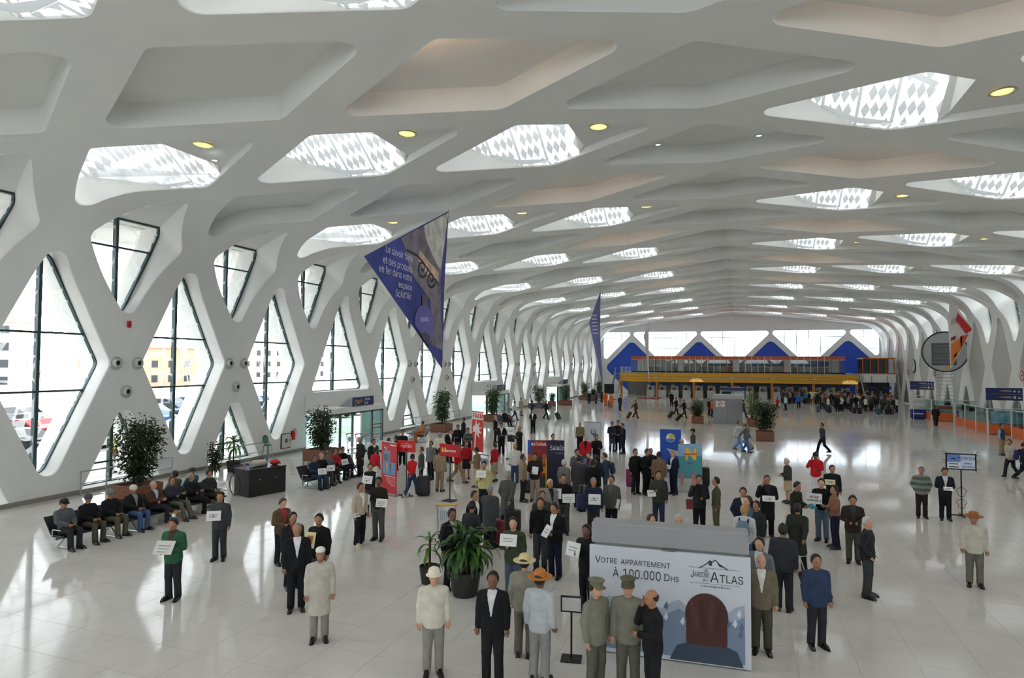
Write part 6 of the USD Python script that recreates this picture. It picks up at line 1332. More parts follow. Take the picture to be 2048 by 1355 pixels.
# ------------------------------------------------------------------ the travellers
PH = {}
def add(k, *a, **kw): PH[k] = person(*a, **kw); return PH[k]
def seat(k, y, label, pose='sit', x=BX - .06, face=90, **kw): PH[k] = person(0, 0, pose, face, label, at=(x, y, 0), **kw); return PH[k]
FR = 'people waiting on the front row'
seat('s1', 12.6, 'seated person in grey knit with dark cap at the left end of the front row', top='55565a', bot='2b2b2e', hat='cap', hatc='17171a')
seat('s2', 13.3, 'seated person in knitted grey cap and black jacket, second on the front row', top='15161a', bot='4a473c', hat='beanie', hatc='4a4c50')
seat('s3', 14.0, 'seated person in grey cap reading a phone, third on the front row', top='17181b', bot='54503f', hat='beanie', hatc='77766f', pose='sit')
seat('s4', 14.75, 'seated person in white knitted cap and blue jeans on the front row', top='191c1b', bot='3f5878', hat='beanie', hatc='dcd8ce', front='8a8d90', pose='sit')
seat('s5', 15.5, 'bald seated person in brown jacket and tan shoes, legs crossed', 'sitcross', top='4d3226', bot='23262d', hair='bald', hc='g', front='a9bcd2', shoes='a8762f', skin='l')
seat('s6', 16.25, 'seated person with folded arms and khaki trousers on the front row', 'sitback', top='2b2e35', bot='5a584c')
seat('s7', 17.0, 'grey haired seated person in black with pale soled shoes on the front row', 'sitcross', top='17171a', bot='1a1a1c', hair='crop', hc='g')
p = seat('s8', 17.75, 'seated person in dark olive showing a paper at the right end of the front row', 'sit', top='2e312d', bot='2c2f2b'); paper(p, (.12, -.42, .86), 'white paper held by the seated person at the right end of the front row', turn=-40)
seat('s9', 17.9, 'seated person in patterned beanie and teal jacket, back turned behind the front row', x=-17.70, face=-90, top='2c5a70', bot='22242a', hat='beanie', hatc='3a3a40')
seat('s10', 17.15, 'seated person in olive jacket turned away behind the front row', x=-17.70, face=-90, top='5a5a50', bot='2a2a2c')
p = seat('s11', 22.1, 'seated person in navy jacket with a paper at the left end of the second row', x=-15.44, face=80, top='1f2a40', bot='27324a'); paper(p, (.0, -.40, .74), 'white paper on the lap of the person in navy, second row', turn=-30)
p = seat('s12', 22.75, 'grey haired seated person in black with a paper on the second row', x=-15.56, face=80, top='1d1d20', bot='45443f', hair='crop', hc='g', skin='l'); paper(p, (.08, -.40, .76), 'white paper held by the grey haired person on the second row', turn=-20)
p = seat('s13', 24.1, 'seated person in red top with papers on the second row', 'sitcross', x=-15.82, face=80, top='a3252c', bot='1c1c20', hair='bob'); paper(p, (.05, -.45, .82), 'long white paper on the lap of the seated person in red', w=.42)
seat('s14', 24.75, 'seated person in black at the right end of the second row', x=-15.9, face=80, top='16171a', bot='23262f')
seat('s15', 23.4, 'seated person in grey cap between two others on the second row', x=-15.7, face=80, top='5d6066', bot='333437', hat='cap', hatc='6a6a68')
seat('s16', 37.35, 'seated person in orange robe at the right end of the grey bench', x=cc[0] + dd[0] * -.95, face=35, top='a8642a', bot='9c5c28', lod=1) if False else person(0, 0, 'sit', math.degrees(math.atan2(-dd[1], -dd[0])), 'seated person in orange robe at the right end of the grey bench', at=(cc[0] - dd[0] * .96 , cc[1] - dd[1] * .96, 0), top='a8642a', bot='9c5c28', style='coat', lod=1)
q = G(1018, 845, .3); a = math.radians(60); person(0, 0, 'sitback', 60, 'seated person in black on the bench right of the second entrance', at=(q[0] - .3, q[1], 0), top='17181b', bot='1c1d20', lod=1)
# standing, left part of the hall
p = add('a', 441, 986, 'sign', 25, 'person in dark grey suit holding a white paper before the front row', top='3a3d40', bot='33363a', style='jacket', front='3f4246', beard=True); paper(p, (-.05, -.31, 1.22), 'white paper held before the front row of seats', turn=8)
p = add('b', 349, 1038, 'both', 15, 'person in green jacket reading a newspaper at the lower left', top='2f5a40', bot='2a2a2e', front='4a3a34'); paper(p, (0, -.34, 1.22), 'open newspaper held at the lower left', w=.42, hgt=.30, col='d9d8d4', lines=3, tilt=35)
add('c', 564, 998, 'both', 75, 'person with bobbed hair, brown jacket and red scarf', top='5a4636', bot='1e1e22', hair='bob', hc='b', front='a8323c', h=1.66, skin='l')
add('d', 586, 1027, 'stand', 60, 'person in dark jacket with red and white collar', top='1f2024', bot='202024', front='b03a3e', h=1.7)
add('e', 595, 1049, 'stand', 40, 'grey haired person in black suit and white shirt at lower left', top='18191d', bot='18191d', hair='crop', hc='g', front='e6e6e6', h=1.78)
p = add('f', 639, 1030, 'sign', 5, 'person in black jacket holding a cream folder with an orange picture', top='17181b', bot='3c4656'); paper(p, (-.04, -.31, 1.26), 'cream folder with an orange square picture', w=.26, hgt=.34, col='e6d9a8', dark='b8651f')
add('g', 641, 1097, 'stand', 35, 'person in white skullcap lit by the sun at lower left', top='b9b4a8', bot='8a867c', hat='skullcap', hatc='f2f0ea', style='coat', h=1.7, beard=True)
p = add('h', 721, 968, 'stand', 75, 'person in beige jumper over white collar, black trousers', top='b0a48e', bot='17181c', style='sweater', front='e8e8e6', shoes='c9bfa4'); paper(p, (-.2, -.1, .92), 'folded white paper carried low by the person in beige jumper', w=.24, hgt=.12)
p = add('i', 758, 956, 'two', 5, 'person in dark jacket holding out two white sheets', top='26221f', bot='4a4b4c', style='sweater', skin='d', h=1.8); paper(p, (-.27, -.36, 1.20), 'left one of two white sheets held out by one person', w=.36, hgt=.28); paper(p, (.27, -.36, 1.13), 'right one of two white sheets held out by one person', w=.36, hgt=.24)
p = add('j', 741, 928, 'sign', 20, 'person in black vest over white sleeves with a white sheet', top='1b1b1d', bot='3a3f48', style='vest', front='d6d8de', h=1.72); paper(p, (-.02, -.31, 1.26), 'tilted white sheet held by the person in black vest', w=.36, hgt=.26, turn=-20)
add('k', 721, 876, 'stand', -20, 'grey haired person in long dark olive coat near the second row', top='2d2d27', bot='2d2d29', style='coat', hc='g', hair='crop', h=1.74)
add('l', 747, 879, 'stand', 70, 'person in black suit left of the red roll up banner', top='1d1f23', bot='1d1f23', front='dfe0e2')
add('m', 751, 896, 'stand', 170, 'person in red top and white trousers half behind the red banner', top='b3202a', bot='dcd8d2', style='shirt', hair='bob', h=1.62)
add('n', 824, 909, 'pull', 165, 'person in red shirt and jeans pulling a black suitcase', top='c01c20', bot='2c3d5c', style='shirt', hair='bob', h=1.62, shoes='d8d8d8')
add('o', 843, 895, 'stand', -60, 'person with reddish hair, grey jacket and beige scarf', top='4d5150', bot='232327', hair='curly', hc='r', front='b9aa8c', h=1.64, skin='l')
add('p', 862, 883, 'stand', -15, 'person in grey top with a black rucksack', top='6d7073', bot='23252a', h=1.68, hair='bob', hc='b')
add('q', 880, 897, 'stand', 185, 'person in khaki suit seen from behind under the red sign', top='94836a', bot='8d7d68', skin='d', h=1.72)
add('r', 915, 886, 'walk', 120, 'person in red jacket and khaki trousers walking by the red sign', top='bf2026', bot='94805e', h=1.72, skin='d')
add('s', 933, 883, 'stand', 20, 'person in red polo shirt and dark shorts by the palm banner', top='a51d24', bot='1e1e22', style='shirt', legs='skirt', h=1.66)
add('t', 954, 896, 'both', -95, 'long haired person in tan jacket beside the palm banner', top='7d6a54', bot='b3a890', hair='long', h=1.62)
add('u', 805, 861, 'stand', 30, 'person in black behind the red hotel sign', top='17181a', bot='1a1a1d')
add('v', 778, 877, 'stand', 100, 'dark haired person just above the red banner, left', top='26282c', bot='222', h=1.6) if False else None
add('v', 778, 877, 'stand', 100, 'dark haired person just above the red banner, left', top='26282c', bot='26282c', h=1.62)
add('w', 792, 872, 'stand', -80, 'dark haired person just above the red banner, right', top='1f2023', bot='26282c', h=1.66)
add('x', 879, 866, 'stand', 190, 'person in cream coat seen from behind, mid left', top='cfc8b4', bot='77746a', style='coat', hc='g')
add('y', 899, 858, 'both', 60, 'person in black jacket and white shirt left of the palm banner', top='1d1e22', bot='1d1e22', front='e2e2e2')
add('z', 916, 850, 'both', 5, 'person in black holding something, near the palm banner', top='15161a', bot='17181b')
add('aa', 927, 836, 'stand', -70, 'tall person in dark coat behind the palm banner', top='1c1d20', bot='1c1d20', style='coat')
add('ab', 936, 856, 'both', 0, 'person in striped grey top at the left edge of the palm banner', top='3a3d3c', bot='22242a', pat='stripe:5a5e58', style='sweater')
add('ac', 991, 832, 'stand', 110, 'person with blonde bun in black suit right of the palm banner', top='17171a', bot='17171a', hair='bun', hc='y', front='e0e0e0', h=1.72, skin='l')
add('ad', 1003, 846, 'both', 20, 'person in dark suit and tie reading a note beside the music stand', top='1c1c1f', bot='1c1c1f', front='d4d4d4', h=1.8)
add('ae', 1039, 853, 'cross', -40, 'grey haired person in long dark coat right of the music stand', top='20201f', bot='202020', style='coat', hair='crop', hc='g', h=1.78)
add('af', 989, 887, 'stand', -100, 'person in red jacket and beige skirt', top='a81f28', bot='a39277', legs='skirt', hair='bob', h=1.66, skin='l')
p = add('ag', 968, 924, 'sign', 10, 'person in pale yellow jacket raising a white sheet', top='b8b27c', bot='1c1c1f', style='puffer', h=1.74); paper(p, (-.03, -.31, 1.38), 'white sheet raised by the person in pale yellow jacket', w=.34, hgt=.24)
add('ah', 1015, 944, 'pull', 172, 'person in long grey coat from behind, pulling a black suitcase', top='4a4c4a', bot='17171a', style='coat', hair='crop', hc='g', h=1.82)
add('ai', 980, 973, 'stand', 185, 'person in grey jacket from behind, beside the dark red suitcase', top='45464a', bot='202024', style='coat', hc='g', hair='crop', h=1.72)
add('aj', 949, 984, 'stand', 70, 'young person in black with white collar looking right', top='16171a', bot='1a1a1d', front='e4e4e4')
add('ak', 941, 1006, 'push', 170, 'person in dark grey jumper from behind, pushing a trolley', top='2a2c31', bot='20243a', style='sweater', h=1.72)
add('al', 904, 1020, 'stand', 55, 'person in long black coat with grey scarf by the foreground plant', top='19191b', bot='1d1d20', style='coat', front='a9a596', h=1.78, skin='d')
add('am', 1030, 889, 'stand', -160, 'blonde person in white jacket and jeans seen from behind', top='d8d8d6', bot='39496a', hair='long', hc='y', h=1.66, skin='l')
add('an', 1046, 910, 'stand', 100, 'person in tan jacket with dark trousers left of the twin display', top='8d7a62', bot='1c1d26', h=1.74, style='puffer')
p = add('ao', 1070, 907, 'both', 15, 'person in dark brown jacket with a folder in front of the twin display', top='2c2622', bot='96897a', h=1.78); paper(p, (.02, -.34, 1.18), 'white folder held in front of the twin display', w=.26, hgt=.28, turn=-25, lines=0)
# group in the middle
p = add('ba', 1153, 899, 'both', 40, 'person in grey suit looking down at leaflets in the middle group', top='55585c', bot='3a3c40', front='d6d6d6'); paper(p, (.02, -.36, 1.14), 'white leaflet at the heart of the middle group', turn=20, tilt=40)
add('bb', 1128, 920, 'stand', 160, 'white haired person seen from behind in the middle group', top='6a6660', bot='45454a', hair='crop', hc='w', h=1.66)
add('bc', 1158, 912, 'stand', 180, 'person in large dark grey coat seen from behind in the middle group', top='38383a', bot='2a2a2e', style='coat', h=1.84, hc='k')
add('bd', 1178, 905, 'both', -10, 'short haired person with spectacles and scarf in the middle group', top='6b7684', bot='3a3a42', hair='bob', hc='b', front='5a2434', h=1.64, skin='l')
add('be', 1192, 911, 'stand', -130, 'dark haired person in charcoal jacket at the right of the middle group', top='2e3034', bot='26282c', hair='bob', h=1.68)
add('bf', 1186, 920, 'stand', 175, 'person in wide black coat seen from behind in the middle group', top='141416', bot='1a1a1c', style='coat', h=1.78)
add('bg', 1211, 907, 'both', -80, 'person in blue jacket with a rucksack at the edge of the middle group', top='33455e', bot='3d4656', h=1.72, skin='l', hc='b')
p = add('bh', 1127, 950, 'two', 8, 'laughing person in black jumper holding up two sheets', top='141519', bot='4b4b4c', style='sweater', hair='crop', h=1.78); paper(p, (-.18, -.38, 1.26), 'upper of two sheets held by the laughing person in black', w=.34, hgt=.30); paper(p, (.20, -.38, 1.14), 'lower of two sheets held by the laughing person in black', w=.38, hgt=.26, turn=15)
add('bi', 1100, 960, 'stand', 45, 'white haired person in grey jacket in front of the twin display', top='7b7f78', bot='3a3a3e', hair='crop', hc='w', front='2a2022', h=1.74)
p = add('bj', 1187, 957, 'sign', 25, 'person in navy jacket with a white folder, centre', top='1f2742', bot='2c2b2b', h=1.76, hair='crop', hc='g'); paper(p, (-.04, -.32, 1.2), 'white folder held by the person in navy, centre', w=.36, hgt=.30, turn=-15)
p = add('bk', 1223, 953, 'stand', -10, 'person in open grey jacket holding a white book low, centre', top='4a4c48', bot='17181b', front='5a5c58', h=1.76); paper(p, (.24, -.12, .98), 'white book carried low by the person in open grey jacket', w=.18, hgt=.28, turn=-40, lines=0)
add('bl', 1171, 872, 'stand', 10, 'grey haired person in red jacket over black shirt', top='b01d26', bot='3d5068', hair='crop', hc='g', front='191a1e', h=1.74, skin='l')
add('bm', 1193, 870, 'phone', 30, 'person in black jacket right of the one in red', top='18191b', bot='1d1d20', h=1.74)
add('bn', 1160, 844, 'stand', 5, 'person in yellow checked shirt behind the pennant sign', top='8d8152', bot='1a1a1d', pat='check:5d553c', style='shirt', hair='bald', hc='g')
add('bo', 1224, 844, 'both', 30, 'person in dark jacket and jeans reading in a group of three', top='23262b', bot='3f4a58')
add('bp', 1236, 842, 'stand', 0, 'person in black, middle of the group of three', top='17181b', bot='1f2126', h=1.76)
add('bq', 1246, 847, 'both', -60, 'person in navy suit, right of the group of three', top='1c2030', bot='1b1e2a', h=1.74)
add('br', 1066, 820, 'both', 0, 'lone person in black with white collar standing mid left', top='141518', bot='17181b', hc='g', hair='crop', front='e0e0e0', h=1.72)
add('bs', 1106, 869, 'stand', 40, 'dark head showing above the navy display panel', top='2a2b30', bot='2a2b30', h=1.72)
add('bt', 1029, 802, 'walk', 95, 'person in white top and dark trousers walking past the second entrance', top='c9c9c6', bot='2a3040', h=1.72)
add('bu', 1042, 796, 'stand', 60, 'person in beige coat by the far grey bench', top='9a8f78', bot='7d7666', style='coat', h=1.74)
add('bv', 1064, 801, 'point', 110, 'person in dark jacket leaning over luggage by the far grey bench', top='2a2c30', bot='26282c', h=1.7)
add('bw', 1092, 801, 'pull', 80, 'person in black pulling a dark case before the far plants', top='1a1b1e', bot='202228', h=1.72)
add('bx', 1271, 800, 'pull', 75, 'far lone traveller in brown pulling a trolley case', top='4a3b32', bot='2c2c34', h=1.7, hair='bob')
add('by', 1352, 795, 'pull', 70, 'left one of two far travellers in black with trolley cases', top='17181b', bot='1b1c20', h=1.76)
add('bz', 1368, 799, 'pull', 70, 'right one of two far travellers in black with trolley cases', top='1a1b1f', bot='1d2026', h=1.76, hc='b')
add('ca', 1343, 784, 'stand', 20, 'far person in black with white shirt near the check in desks', top='1c1c1f', bot='1c1c1f', front='e8e8e8', h=1.74)
add('cb', 1424, 799, 'stand', 80, 'person in bright orange top left of the grey kiosk', top='d8571c', bot='1f2024', h=1.7)
add('cc', 1418, 797, 'stand', 60, 'person in dark coat behind the bush left of the kiosk', top='2b2d33', bot='26282c', h=1.7)
add('cd', 1486, 800, 'walk', 120, 'person with red bag at the right edge of the grey kiosk', top='3a3436', bot='26262a', h=1.7)
# right of the middle
add('da', 1271, 899, 'stand', 40, 'left person in black of the pair by the purple board', top='17181a', bot='1e1f20', h=1.76)
add('db', 1293, 899, 'both', 50, 'right person in black of the pair by the purple board', top='131416', bot='141517', h=1.78)
p = add('dc', 1302, 897, 'both', -10, 'person in navy behind the plaid coat, reading a paper', top='1f2433', bot='23252e', hair='crop', hc='g', h=1.72); paper(p, (-.02, -.34, 1.18), 'white paper read beside the plaid coat', turn=-20, tilt=40)
add('dd', 1318, 905, 'stand', 185, 'person in brown plaid coat seen from behind', top='7a6048', bot='4d4438', pat='check:6a523c', style='coat', h=1.76)
p = add('de', 1347, 902, 'both', -40, 'blonde person in navy suit with papers before the letter banner', top='1c2238', bot='191c2c', hair='long', hc='y', front='c4ced8', h=1.72, skin='l'); paper(p, (.05, -.34, 1.15), 'pale papers held by the blonde person in navy', w=.26, hgt=.16)
add('df', 1363, 878, 'stand', 100, 'bald person in blue shirt behind the letter banner', top='2a3a60', bot='2a3040', hair='bald', hc='g', h=1.76, skin='l')
add('dg', 1386, 858, 'stand', -90, 'person in dark green jumper and black cap', top='454c42', bot='1c1d20', hat='cap', hatc='1a1b1e', style='sweater', h=1.74)
add('dh', 1477, 843, 'walk', 60, 'person in pale shirt and jeans walking with a partner', top='b8c0c4', bot='5a86c0', h=1.76)
add('di', 1492, 848, 'pull', 55, 'person in grey pulling the silver trolley case', top='5a5c60', bot='3d5f9a', hair='bob', h=1.66)
add('dj', 1645, 847, 'walk', -70, 'lone person in dark checked jacket striding across the hall', top='23252a', bot='1a1c24', pat='check:3d4248', h=1.74)
add('dk', 1575, 918, 'both', -70, 'white haired person in dark jacket and beige skirt with a magazine', top='3c3c3a', bot='b09c78', legs='skirt', hair='bob', hc='w', h=1.64, skin='l')
add('dl', 1631, 906, 'phone', -15, 'person in red sports jacket and white trousers on the phone', top='b81c26', bot='dededa', h=1.72, skin='d', hat='cap', hatc='1d1d20')
p = add('dm', 1664, 932, 'sign', 0, 'person in black leather jacket with a buff paper', top='17181a', bot='202126', h=1.74); paper(p, (-.1, -.31, 1.24), 'buff paper held by the person in black leather', col='d8cfa8', w=.32, hgt=.18)
p = add('dn', 1643, 959, 'sign', -20, 'person in black jumper and jeans holding a lettered sign', top='101114', bot='566576', style='sweater', h=1.8, skin='l'); paper(p, (-.12, -.32, 1.24), 'white lettered sign held by the person in black jumper', w=.42, hgt=.30, txt=['NIZAR', 'CONSEILS'], turn=10)
add('do', 1669, 973, 'cross', -80, 'person in tan brown jumper with folded arms', top='8a6048', bot='1c1e30', style='sweater', h=1.74)
add('dp', 1705, 992, 'both', -5, 'person in dark brown leather jacket at the right of the group', top='2e2622', bot='45433e', front='32363e', h=1.74)
add('dq', 1734, 1036, 'pocket', 70, 'white haired person in black leather jacket facing right', top='25282c', bot='3a3a3c', hair='crop', hc='w', h=1.76, skin='l')
add('dr', 1592, 965, 'both', 60, 'person in dark green jacket handing a blue folder', top='26281f', bot='55534c', h=1.74); paper(PH['dr'], (.02, -.44, 1.12), 'blue folder handed between two people', col='2f8296', w=.36, hgt=.20, tilt=60, lines=0)
add('ds', 1594, 1010, 'pull', 160, 'person in dark green coat with a shoulder bag pulling a case', top='2c2e2a', bot='1e1f24', style='coat', hair='bob', h=1.68)
add('dt', 1566, 1051, 'stand', 170, 'person in dark grey suit from behind, lower right', top='33353a', bot='2a2c30', front='dddddd', h=1.78)
add('du', 1519, 1078, 'stand', -20, 'person with dark hair in grey jacket lit by the sun, lower right', top='6d7074', bot='3a3d44', hair='short', front='c9d0da', h=1.72, skin='l')
add('dv', 1522, 1110, 'stand', 0, 'bald person with spectacles in olive jacket, lower right', top='6e6654', bot='4a463c', hair='bald', hc='g', front='e2e2e0', h=1.74, skin='l')
p = add('dw', 1534, 952, 'phone', 5, 'person in black coat on the phone holding a paper', top='17181a', bot='131416', style='coat', front='2c2e2e', h=1.82, hair='crop'); paper(p, (.0, -.33, 1.16), 'white paper held by the person in black coat on the phone', w=.36, hgt=.18, tilt=30)
add('dx', 1486, 977, 'pocket', 10, 'person in navy jacket and cream jumper near the phone caller', top='1f2436', bot='1e2028', front='cbc2a8', h=1.74)
add('dy', 1496, 994, 'stand', -60, 'person in blue jacket with black rucksack, right of centre', top='4c5f74', bot='33425a', hc='b', h=1.74, skin='l')
add('dz', 1513, 1004, 'stand', -40, 'dark haired person behind the blue rucksack', top='2b2d30', bot='26282c', h=1.66)
add('ea', 1489, 1013, 'stand', 170, 'fair haired person with a light blue rucksack, back turned', top='c4c6c6', bot='3c5478', hair='curly', hc='y', h=1.66, skin='l')
p = add('eb', 1317, 943, 'sign', 5, 'person in dark green jacket and jeans with a folded paper', top='33362f', bot='2a3145', h=1.78); paper(p, (-.2, -.31, 1.12), 'folded white paper held by the person in dark green', w=.28, hgt=.20, turn=25)
p = add('ec', 1398, 952, 'phone', 10, 'person in black leather jacket with a dark red folder', top='212226', bot='141416', h=1.78, front='17181a'); paper(p, (-.28, -.10, .92), 'dark red folder carried by the person in black leather jacket', col='6a2026', w=.22, hgt=.30, lines=0)
p = add('ed', 1432, 956, 'stand', -80, 'person in khaki jumper and trousers facing left', top='4a4c38', bot='5a5a48', style='sweater', front='d8d4c4', h=1.74); paper(p, (-.18, -.14, .94), 'white roll of paper in the hand of the person in khaki', w=.26, hgt=.10, lines=0)
add('ee', 1302, 1031, 'stand', 60, 'brown haired person just behind the advertising stand', top='4a4440', bot='3a3a3c', hair='bob', hc='b', h=1.64, skin='l')
add('ef', 1358, 1031, 'stand', 10, 'white haired person just behind the advertising stand', top='b8b0a2', bot='4a4a4c', hair='crop', hc='w', h=1.74, skin='l')
add('eg', 1842, 935, 'pocket', -5, 'person in striped olive jacket with hands in pockets, right', top='5a5f4c', bot='262320', pat='stripe:7a8488', hair='crop', hc='b', h=1.70)
p = add('eh', 1889, 937, 'both', -5, 'person in dark zip jacket reading notes beside the iron sign', top='1d2026', bot='17181e', front='c4c6c8', h=1.72); paper(p, (.04, -.33, 1.12), 'white notes read beside the iron sign stand', w=.26, hgt=.16, tilt=50)
add('ei', 2003, 848, 'stand', 45, 'person in dark vest over blue shirt near the sea poster desk', top='3a3c3e', bot='8d7c5a', style='vest', front='8ea4cc', h=1.8)
add('ej', 2020, 880, 'walk', -50, 'person in pale grey jacket walking at the right edge', top='a39f94', bot='23252c', h=1.7)
add('ek', 2046, 886, 'walk', 80, 'person in dark blue with rucksack at the very right edge', top='1f2438', bot='23252c', h=1.7)
add('el', 1871, 811, 'walk', 170, 'person in black carrying a board by the second rental desk', top='1a1b1d', bot='1c1d20', h=1.78, style='coat')
p = add('em', 1027, 1037, 'sign', 5, 'person in olive jacket and blue jeans hiding behind a white sheet, centre', top='3d4432', bot='4a5668', h=1.78, skin='l', style='jacket'); paper(p, (-.03, -.31, 1.36), 'white sheet held high by the person in olive jacket', w=.38, hgt=.25, tilt=20)
add('en', 1084, 984, 'stand', 30, 'person in dark green jacket behind the one in black jumper', top='3a3f39', bot='2a2c30', h=1.74, hc='b')
add('eo', 1081, 998, 'stand', 15, 'person in black jumper and dark jeans, centre', top='131416', bot='3c3f44', style='sweater', h=1.76)
p = add('ep', 1110, 1007, 'both', -15, 'person in black suit and white shirt bent over a sheet', top='15161a', bot='1b1f34', front='eceef0', h=1.78); paper(p, (-.02, -.34, 1.16), 'white sheet read by the person in black suit, centre', w=.30, hgt=.30, turn=-30, tilt=35)
p = add('eq', 1174, 1052, 'sign', -25, 'person in black jacket with a white paper left of the advertising stand', top='1a1b1e', bot='1b1c1f', h=1.76, skin='d'); paper(p, (-.12, -.31, 1.30), 'white paper held left of the advertising stand', w=.36, hgt=.29)
add('er', 1049, 1114, 'stand', 185, 'person in straw hat and grey linen jacket seen from behind', top='8b897c', bot='6a665c', hat='straw', hatc='dccb9a', h=1.74, skin='l')
add('es', 1080, 1146, 'stand', 175, 'person in orange straw hat and pale striped jacket from behind', top='b4b8bc', bot='8a8a88', hat='straw', hatc='c07a34', h=1.74, skin='d')
add('et', 986, 1147, 'stand', 10, 'young person in black with short hair, bottom centre', top='17181b', bot='1c1d20', front='d0d0d0', h=1.76, skin='d')
add('eu', 868, 1140, 'stand', 30, 'person in white sun helmet among the foreground plants', top='cfcabc', bot='8a867c', hat='pith', hatc='e8e0ca', h=1.72, skin='l')
add('ev', 1192, 1163, 'stand', 60, 'left one of two people in grey uniform and peaked cap', top='7a7a6c', bot='5a5a50', hat='kepi', hatc='77765e', h=1.76, skin='l')
add('ew', 1256, 1160, 'stand', 5, 'right one of two people in grey uniform and peaked cap', top='77776a', bot='5a5a50', hat='kepi', hatc='5d5c46', h=1.78, skin='l')
add('ex', 1305, 1182, 'phone', -60, 'bald smiling person in black with a hand to the ear', top='1b1b1d', bot='202024', hair='bald', h=1.74)
add('ey', 1632, 1112, 'stand', 20, 'dark haired head at the lower right beside the trolley case', top='2f3c58', bot='2a2c30', h=1.66)
add('ez', 1947, 1027, 'stand', -10, 'person in brown rimmed hat at the foot of the iron sign stand', top='b9b4a6', bot='6a665c', hat='straw', hatc='a0602c', h=1.7)
person(0, 0, 'stand', 100, 'person in yellow safety vest outside the nearest low window', at=(*GX(225, 876, -26.6)[:2], 0), top='5a3d2e', bot='4a4038', style='jacket', front='c8e020', lod=1)
# travellers far along the hall
for k, (px, py, c1, c2, lab) in enumerate([(1478, 786, 'b02028', '1c1c20', 'far traveller with red jacket just right of the kiosk'), (1555, 794, 'b81c24', '1e1e22', 'far child sized traveller in red near the desks'), (1571, 790, 'a8c0d0', '1c1c20', 'far traveller in pale blue with a rucksack'), (1597, 788, '1f58c0', '23252e', 'far traveller in bright blue jacket'), (1240, 790, '2c2c30', '26282c', 'far traveller in black by the dark screen'), (1683, 786, '3a3d42', '1a1a1e', 'far traveller with rucksack before the crowd'), (1741, 797, 'd8d4ca', '24262c', 'small far traveller in white before the crowd'), (1751, 790, '2a2a2e', 'd8d6d2', 'far traveller in white trousers before the crowd'), (1765, 789, '55585c', '1e2026', 'far traveller in grey with dark trousers before the crowd')]): person(px, py, 'walk' if k % 2 else 'stand', (k * 57) % 360 - 180, lab, top=c1, bot=c2, h=1.35 if k in (1, 6) else 1.72)
for k, (px, py, c1, lab) in enumerate([(1178, 782, '26282c', 'far left seated group, person in black on the left'), (1192, 781, '3a3d44', 'far left group, person standing in grey'), (1203, 779, '22262e', 'far left group, tall person in dark blue'), (1211, 784, 'c8581e', 'far left group, person in bright orange robe, left'), (1218, 785, 'd8dad8', 'far left group, person in white top'), (1222, 787, 'cc6020', 'far left group, person in bright orange robe, right')]): person(px, py, 'stand', (k * 71) % 360, lab, top=c1, bot='26282c' if k not in (3, 5) else 'b8541c', style='coat' if k in (3, 5) else 'jacket', h=1.68)
r_ = np.random.default_rng(21); placed = []
COL = [('17181b', 'black'), ('26282e', 'charcoal'), ('3a3d36', 'dark olive'), ('2a3550', 'navy'), ('5a4636', 'brown'), ('7d7a70', 'grey'), ('8c1f28', 'red'), ('cfc9bc', 'cream'), ('2c6a9a', 'blue'), ('8aa030', 'lime green'), ('4f6a58', 'green')]
WT = np.array([9, 7, 6, 5, 4, 4, 2, 2, 1.5, .8, 1]); WT = WT / WT.sum(); n_ = 0
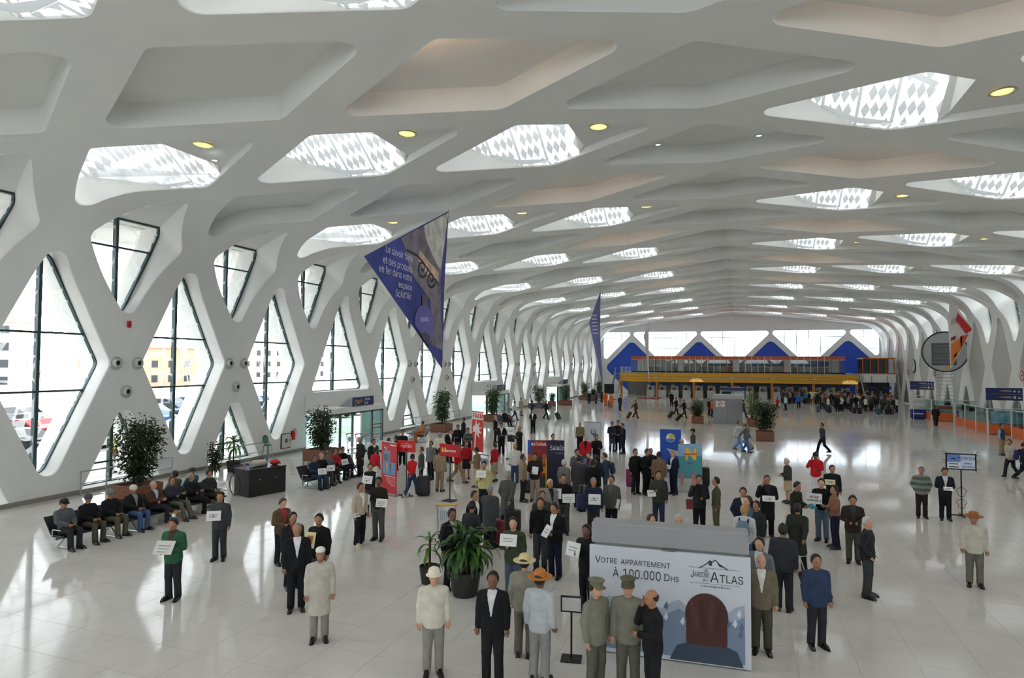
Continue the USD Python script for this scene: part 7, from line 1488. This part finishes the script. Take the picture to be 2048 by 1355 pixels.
while n_ < 104:
    y = r_.uniform(78, 99); px = r_.uniform(1622, 1795) if n_ % 4 else r_.uniform(1560, 1640); x = float(GY(px, 728, y)[0])
    if px < 1640 and y < 92: continue
    if x > 19.5 or any((x - a) ** 2 + (y - b) ** 2 < .62 ** 2 for a, b in placed): 
        n_ += 0; continue
    placed.append((x, y)); ci = int(r_.choice(len(COL), p=WT)); po = ['stand', 'both', 'pocket', 'stand'][n_ % 4]
    person(0, 0, po, float(r_.uniform(-180, 180)), 'traveller in %s in the dense crowd before the far right desks' % COL[ci][1], at=(x, y, 0), top=COL[ci][0], bot=['1c1d22', '2b3040', '3a3832'][n_ % 3], style='coat' if n_ % 5 == 0 else 'jacket', hair=['short', 'short', 'bob', 'crop'][n_ % 4], hc='kkbgky'[n_ % 6], h=float(r_.uniform(1.6, 1.8)), lod=2, group='crowd in %s before the far right desks' % COL[ci][1]); n_ += 1
for k in range(9):
    y = r_.uniform(79, 84); x = float(GY(r_.uniform(1625, 1780), 728, y)[0])
    tag(suitcase(0, 0, '%s suitcase standing at the front edge of the far crowd' % ['black', 'purple', 'teal blue', 'charcoal'][k % 4], ['1b1b1e', '4a2f4a', '2a5666', '26282c'][k % 4], rz=float(r_.uniform(0, 90)), at=(x, 77.0 + (k % 3) * .3)), group='%s suitcases before the far crowd' % ['black', 'purple', 'teal blue', 'charcoal'][k % 4])
def rucksack(pr, label, c):
    q = held(pr, (0, .26, 1.18)); t = thing('rucksack', label, 'rucksack', q, pr['face']); h = trimesh.creation.icosphere(2, 1.0); v = np.array(h.vertices); v = np.sign(v) * np.abs(v) ** .75 * [.16, .10, .24]; put('bag', v, h.faces, mat(c, .8), t, smooth=True); v2 = v * [.7, .55, .45] + [0, .075, -.08]; put('pocket', v2, h.faces, mat(c, .7), t, smooth=True)
    for s in (-1, 1): MB().tube([(s * .09, -.07, .2), (s * .11, -.14, .27), (s * .10, -.09, .0)], .018).build('strap', BLACK, t)
rucksack(PH['ea'], 'light blue rucksack on the fair haired person, right of centre', '6d8496'); rucksack(PH['dy'], 'black rucksack on the person in blue jacket, right of centre', '16171a'); rucksack(PH['bg'], 'dark blue rucksack at the edge of the middle group', '243048'); rucksack(PH['p'], 'black rucksack on the person in grey by the khaki suit', '121214'); rucksack(PH['ek'], 'purple blue rucksack at the very right edge', '2a2860')
# framed notice at the foot of the advertising stand
q = G(1143, 1191, 1.1); t = thing('framed_notice', 'black framed white notice left of the two uniformed people', 'sign', (q[0], q[1], 0), 10); MB().box(-.19, .19, -.02, .02, .82, 1.1).build('frame', BLACK, t); MB().box(-.165, .165, -.025, -.02, .845, 1.075).build('sheet', PAPER, t); MB().bar((0, 0, 0), (0, 0, .82), .018).build('post', BLACK, t); MB().box(-.18, .18, -.15, .15, 0, .025).build('base', BLACK, t)
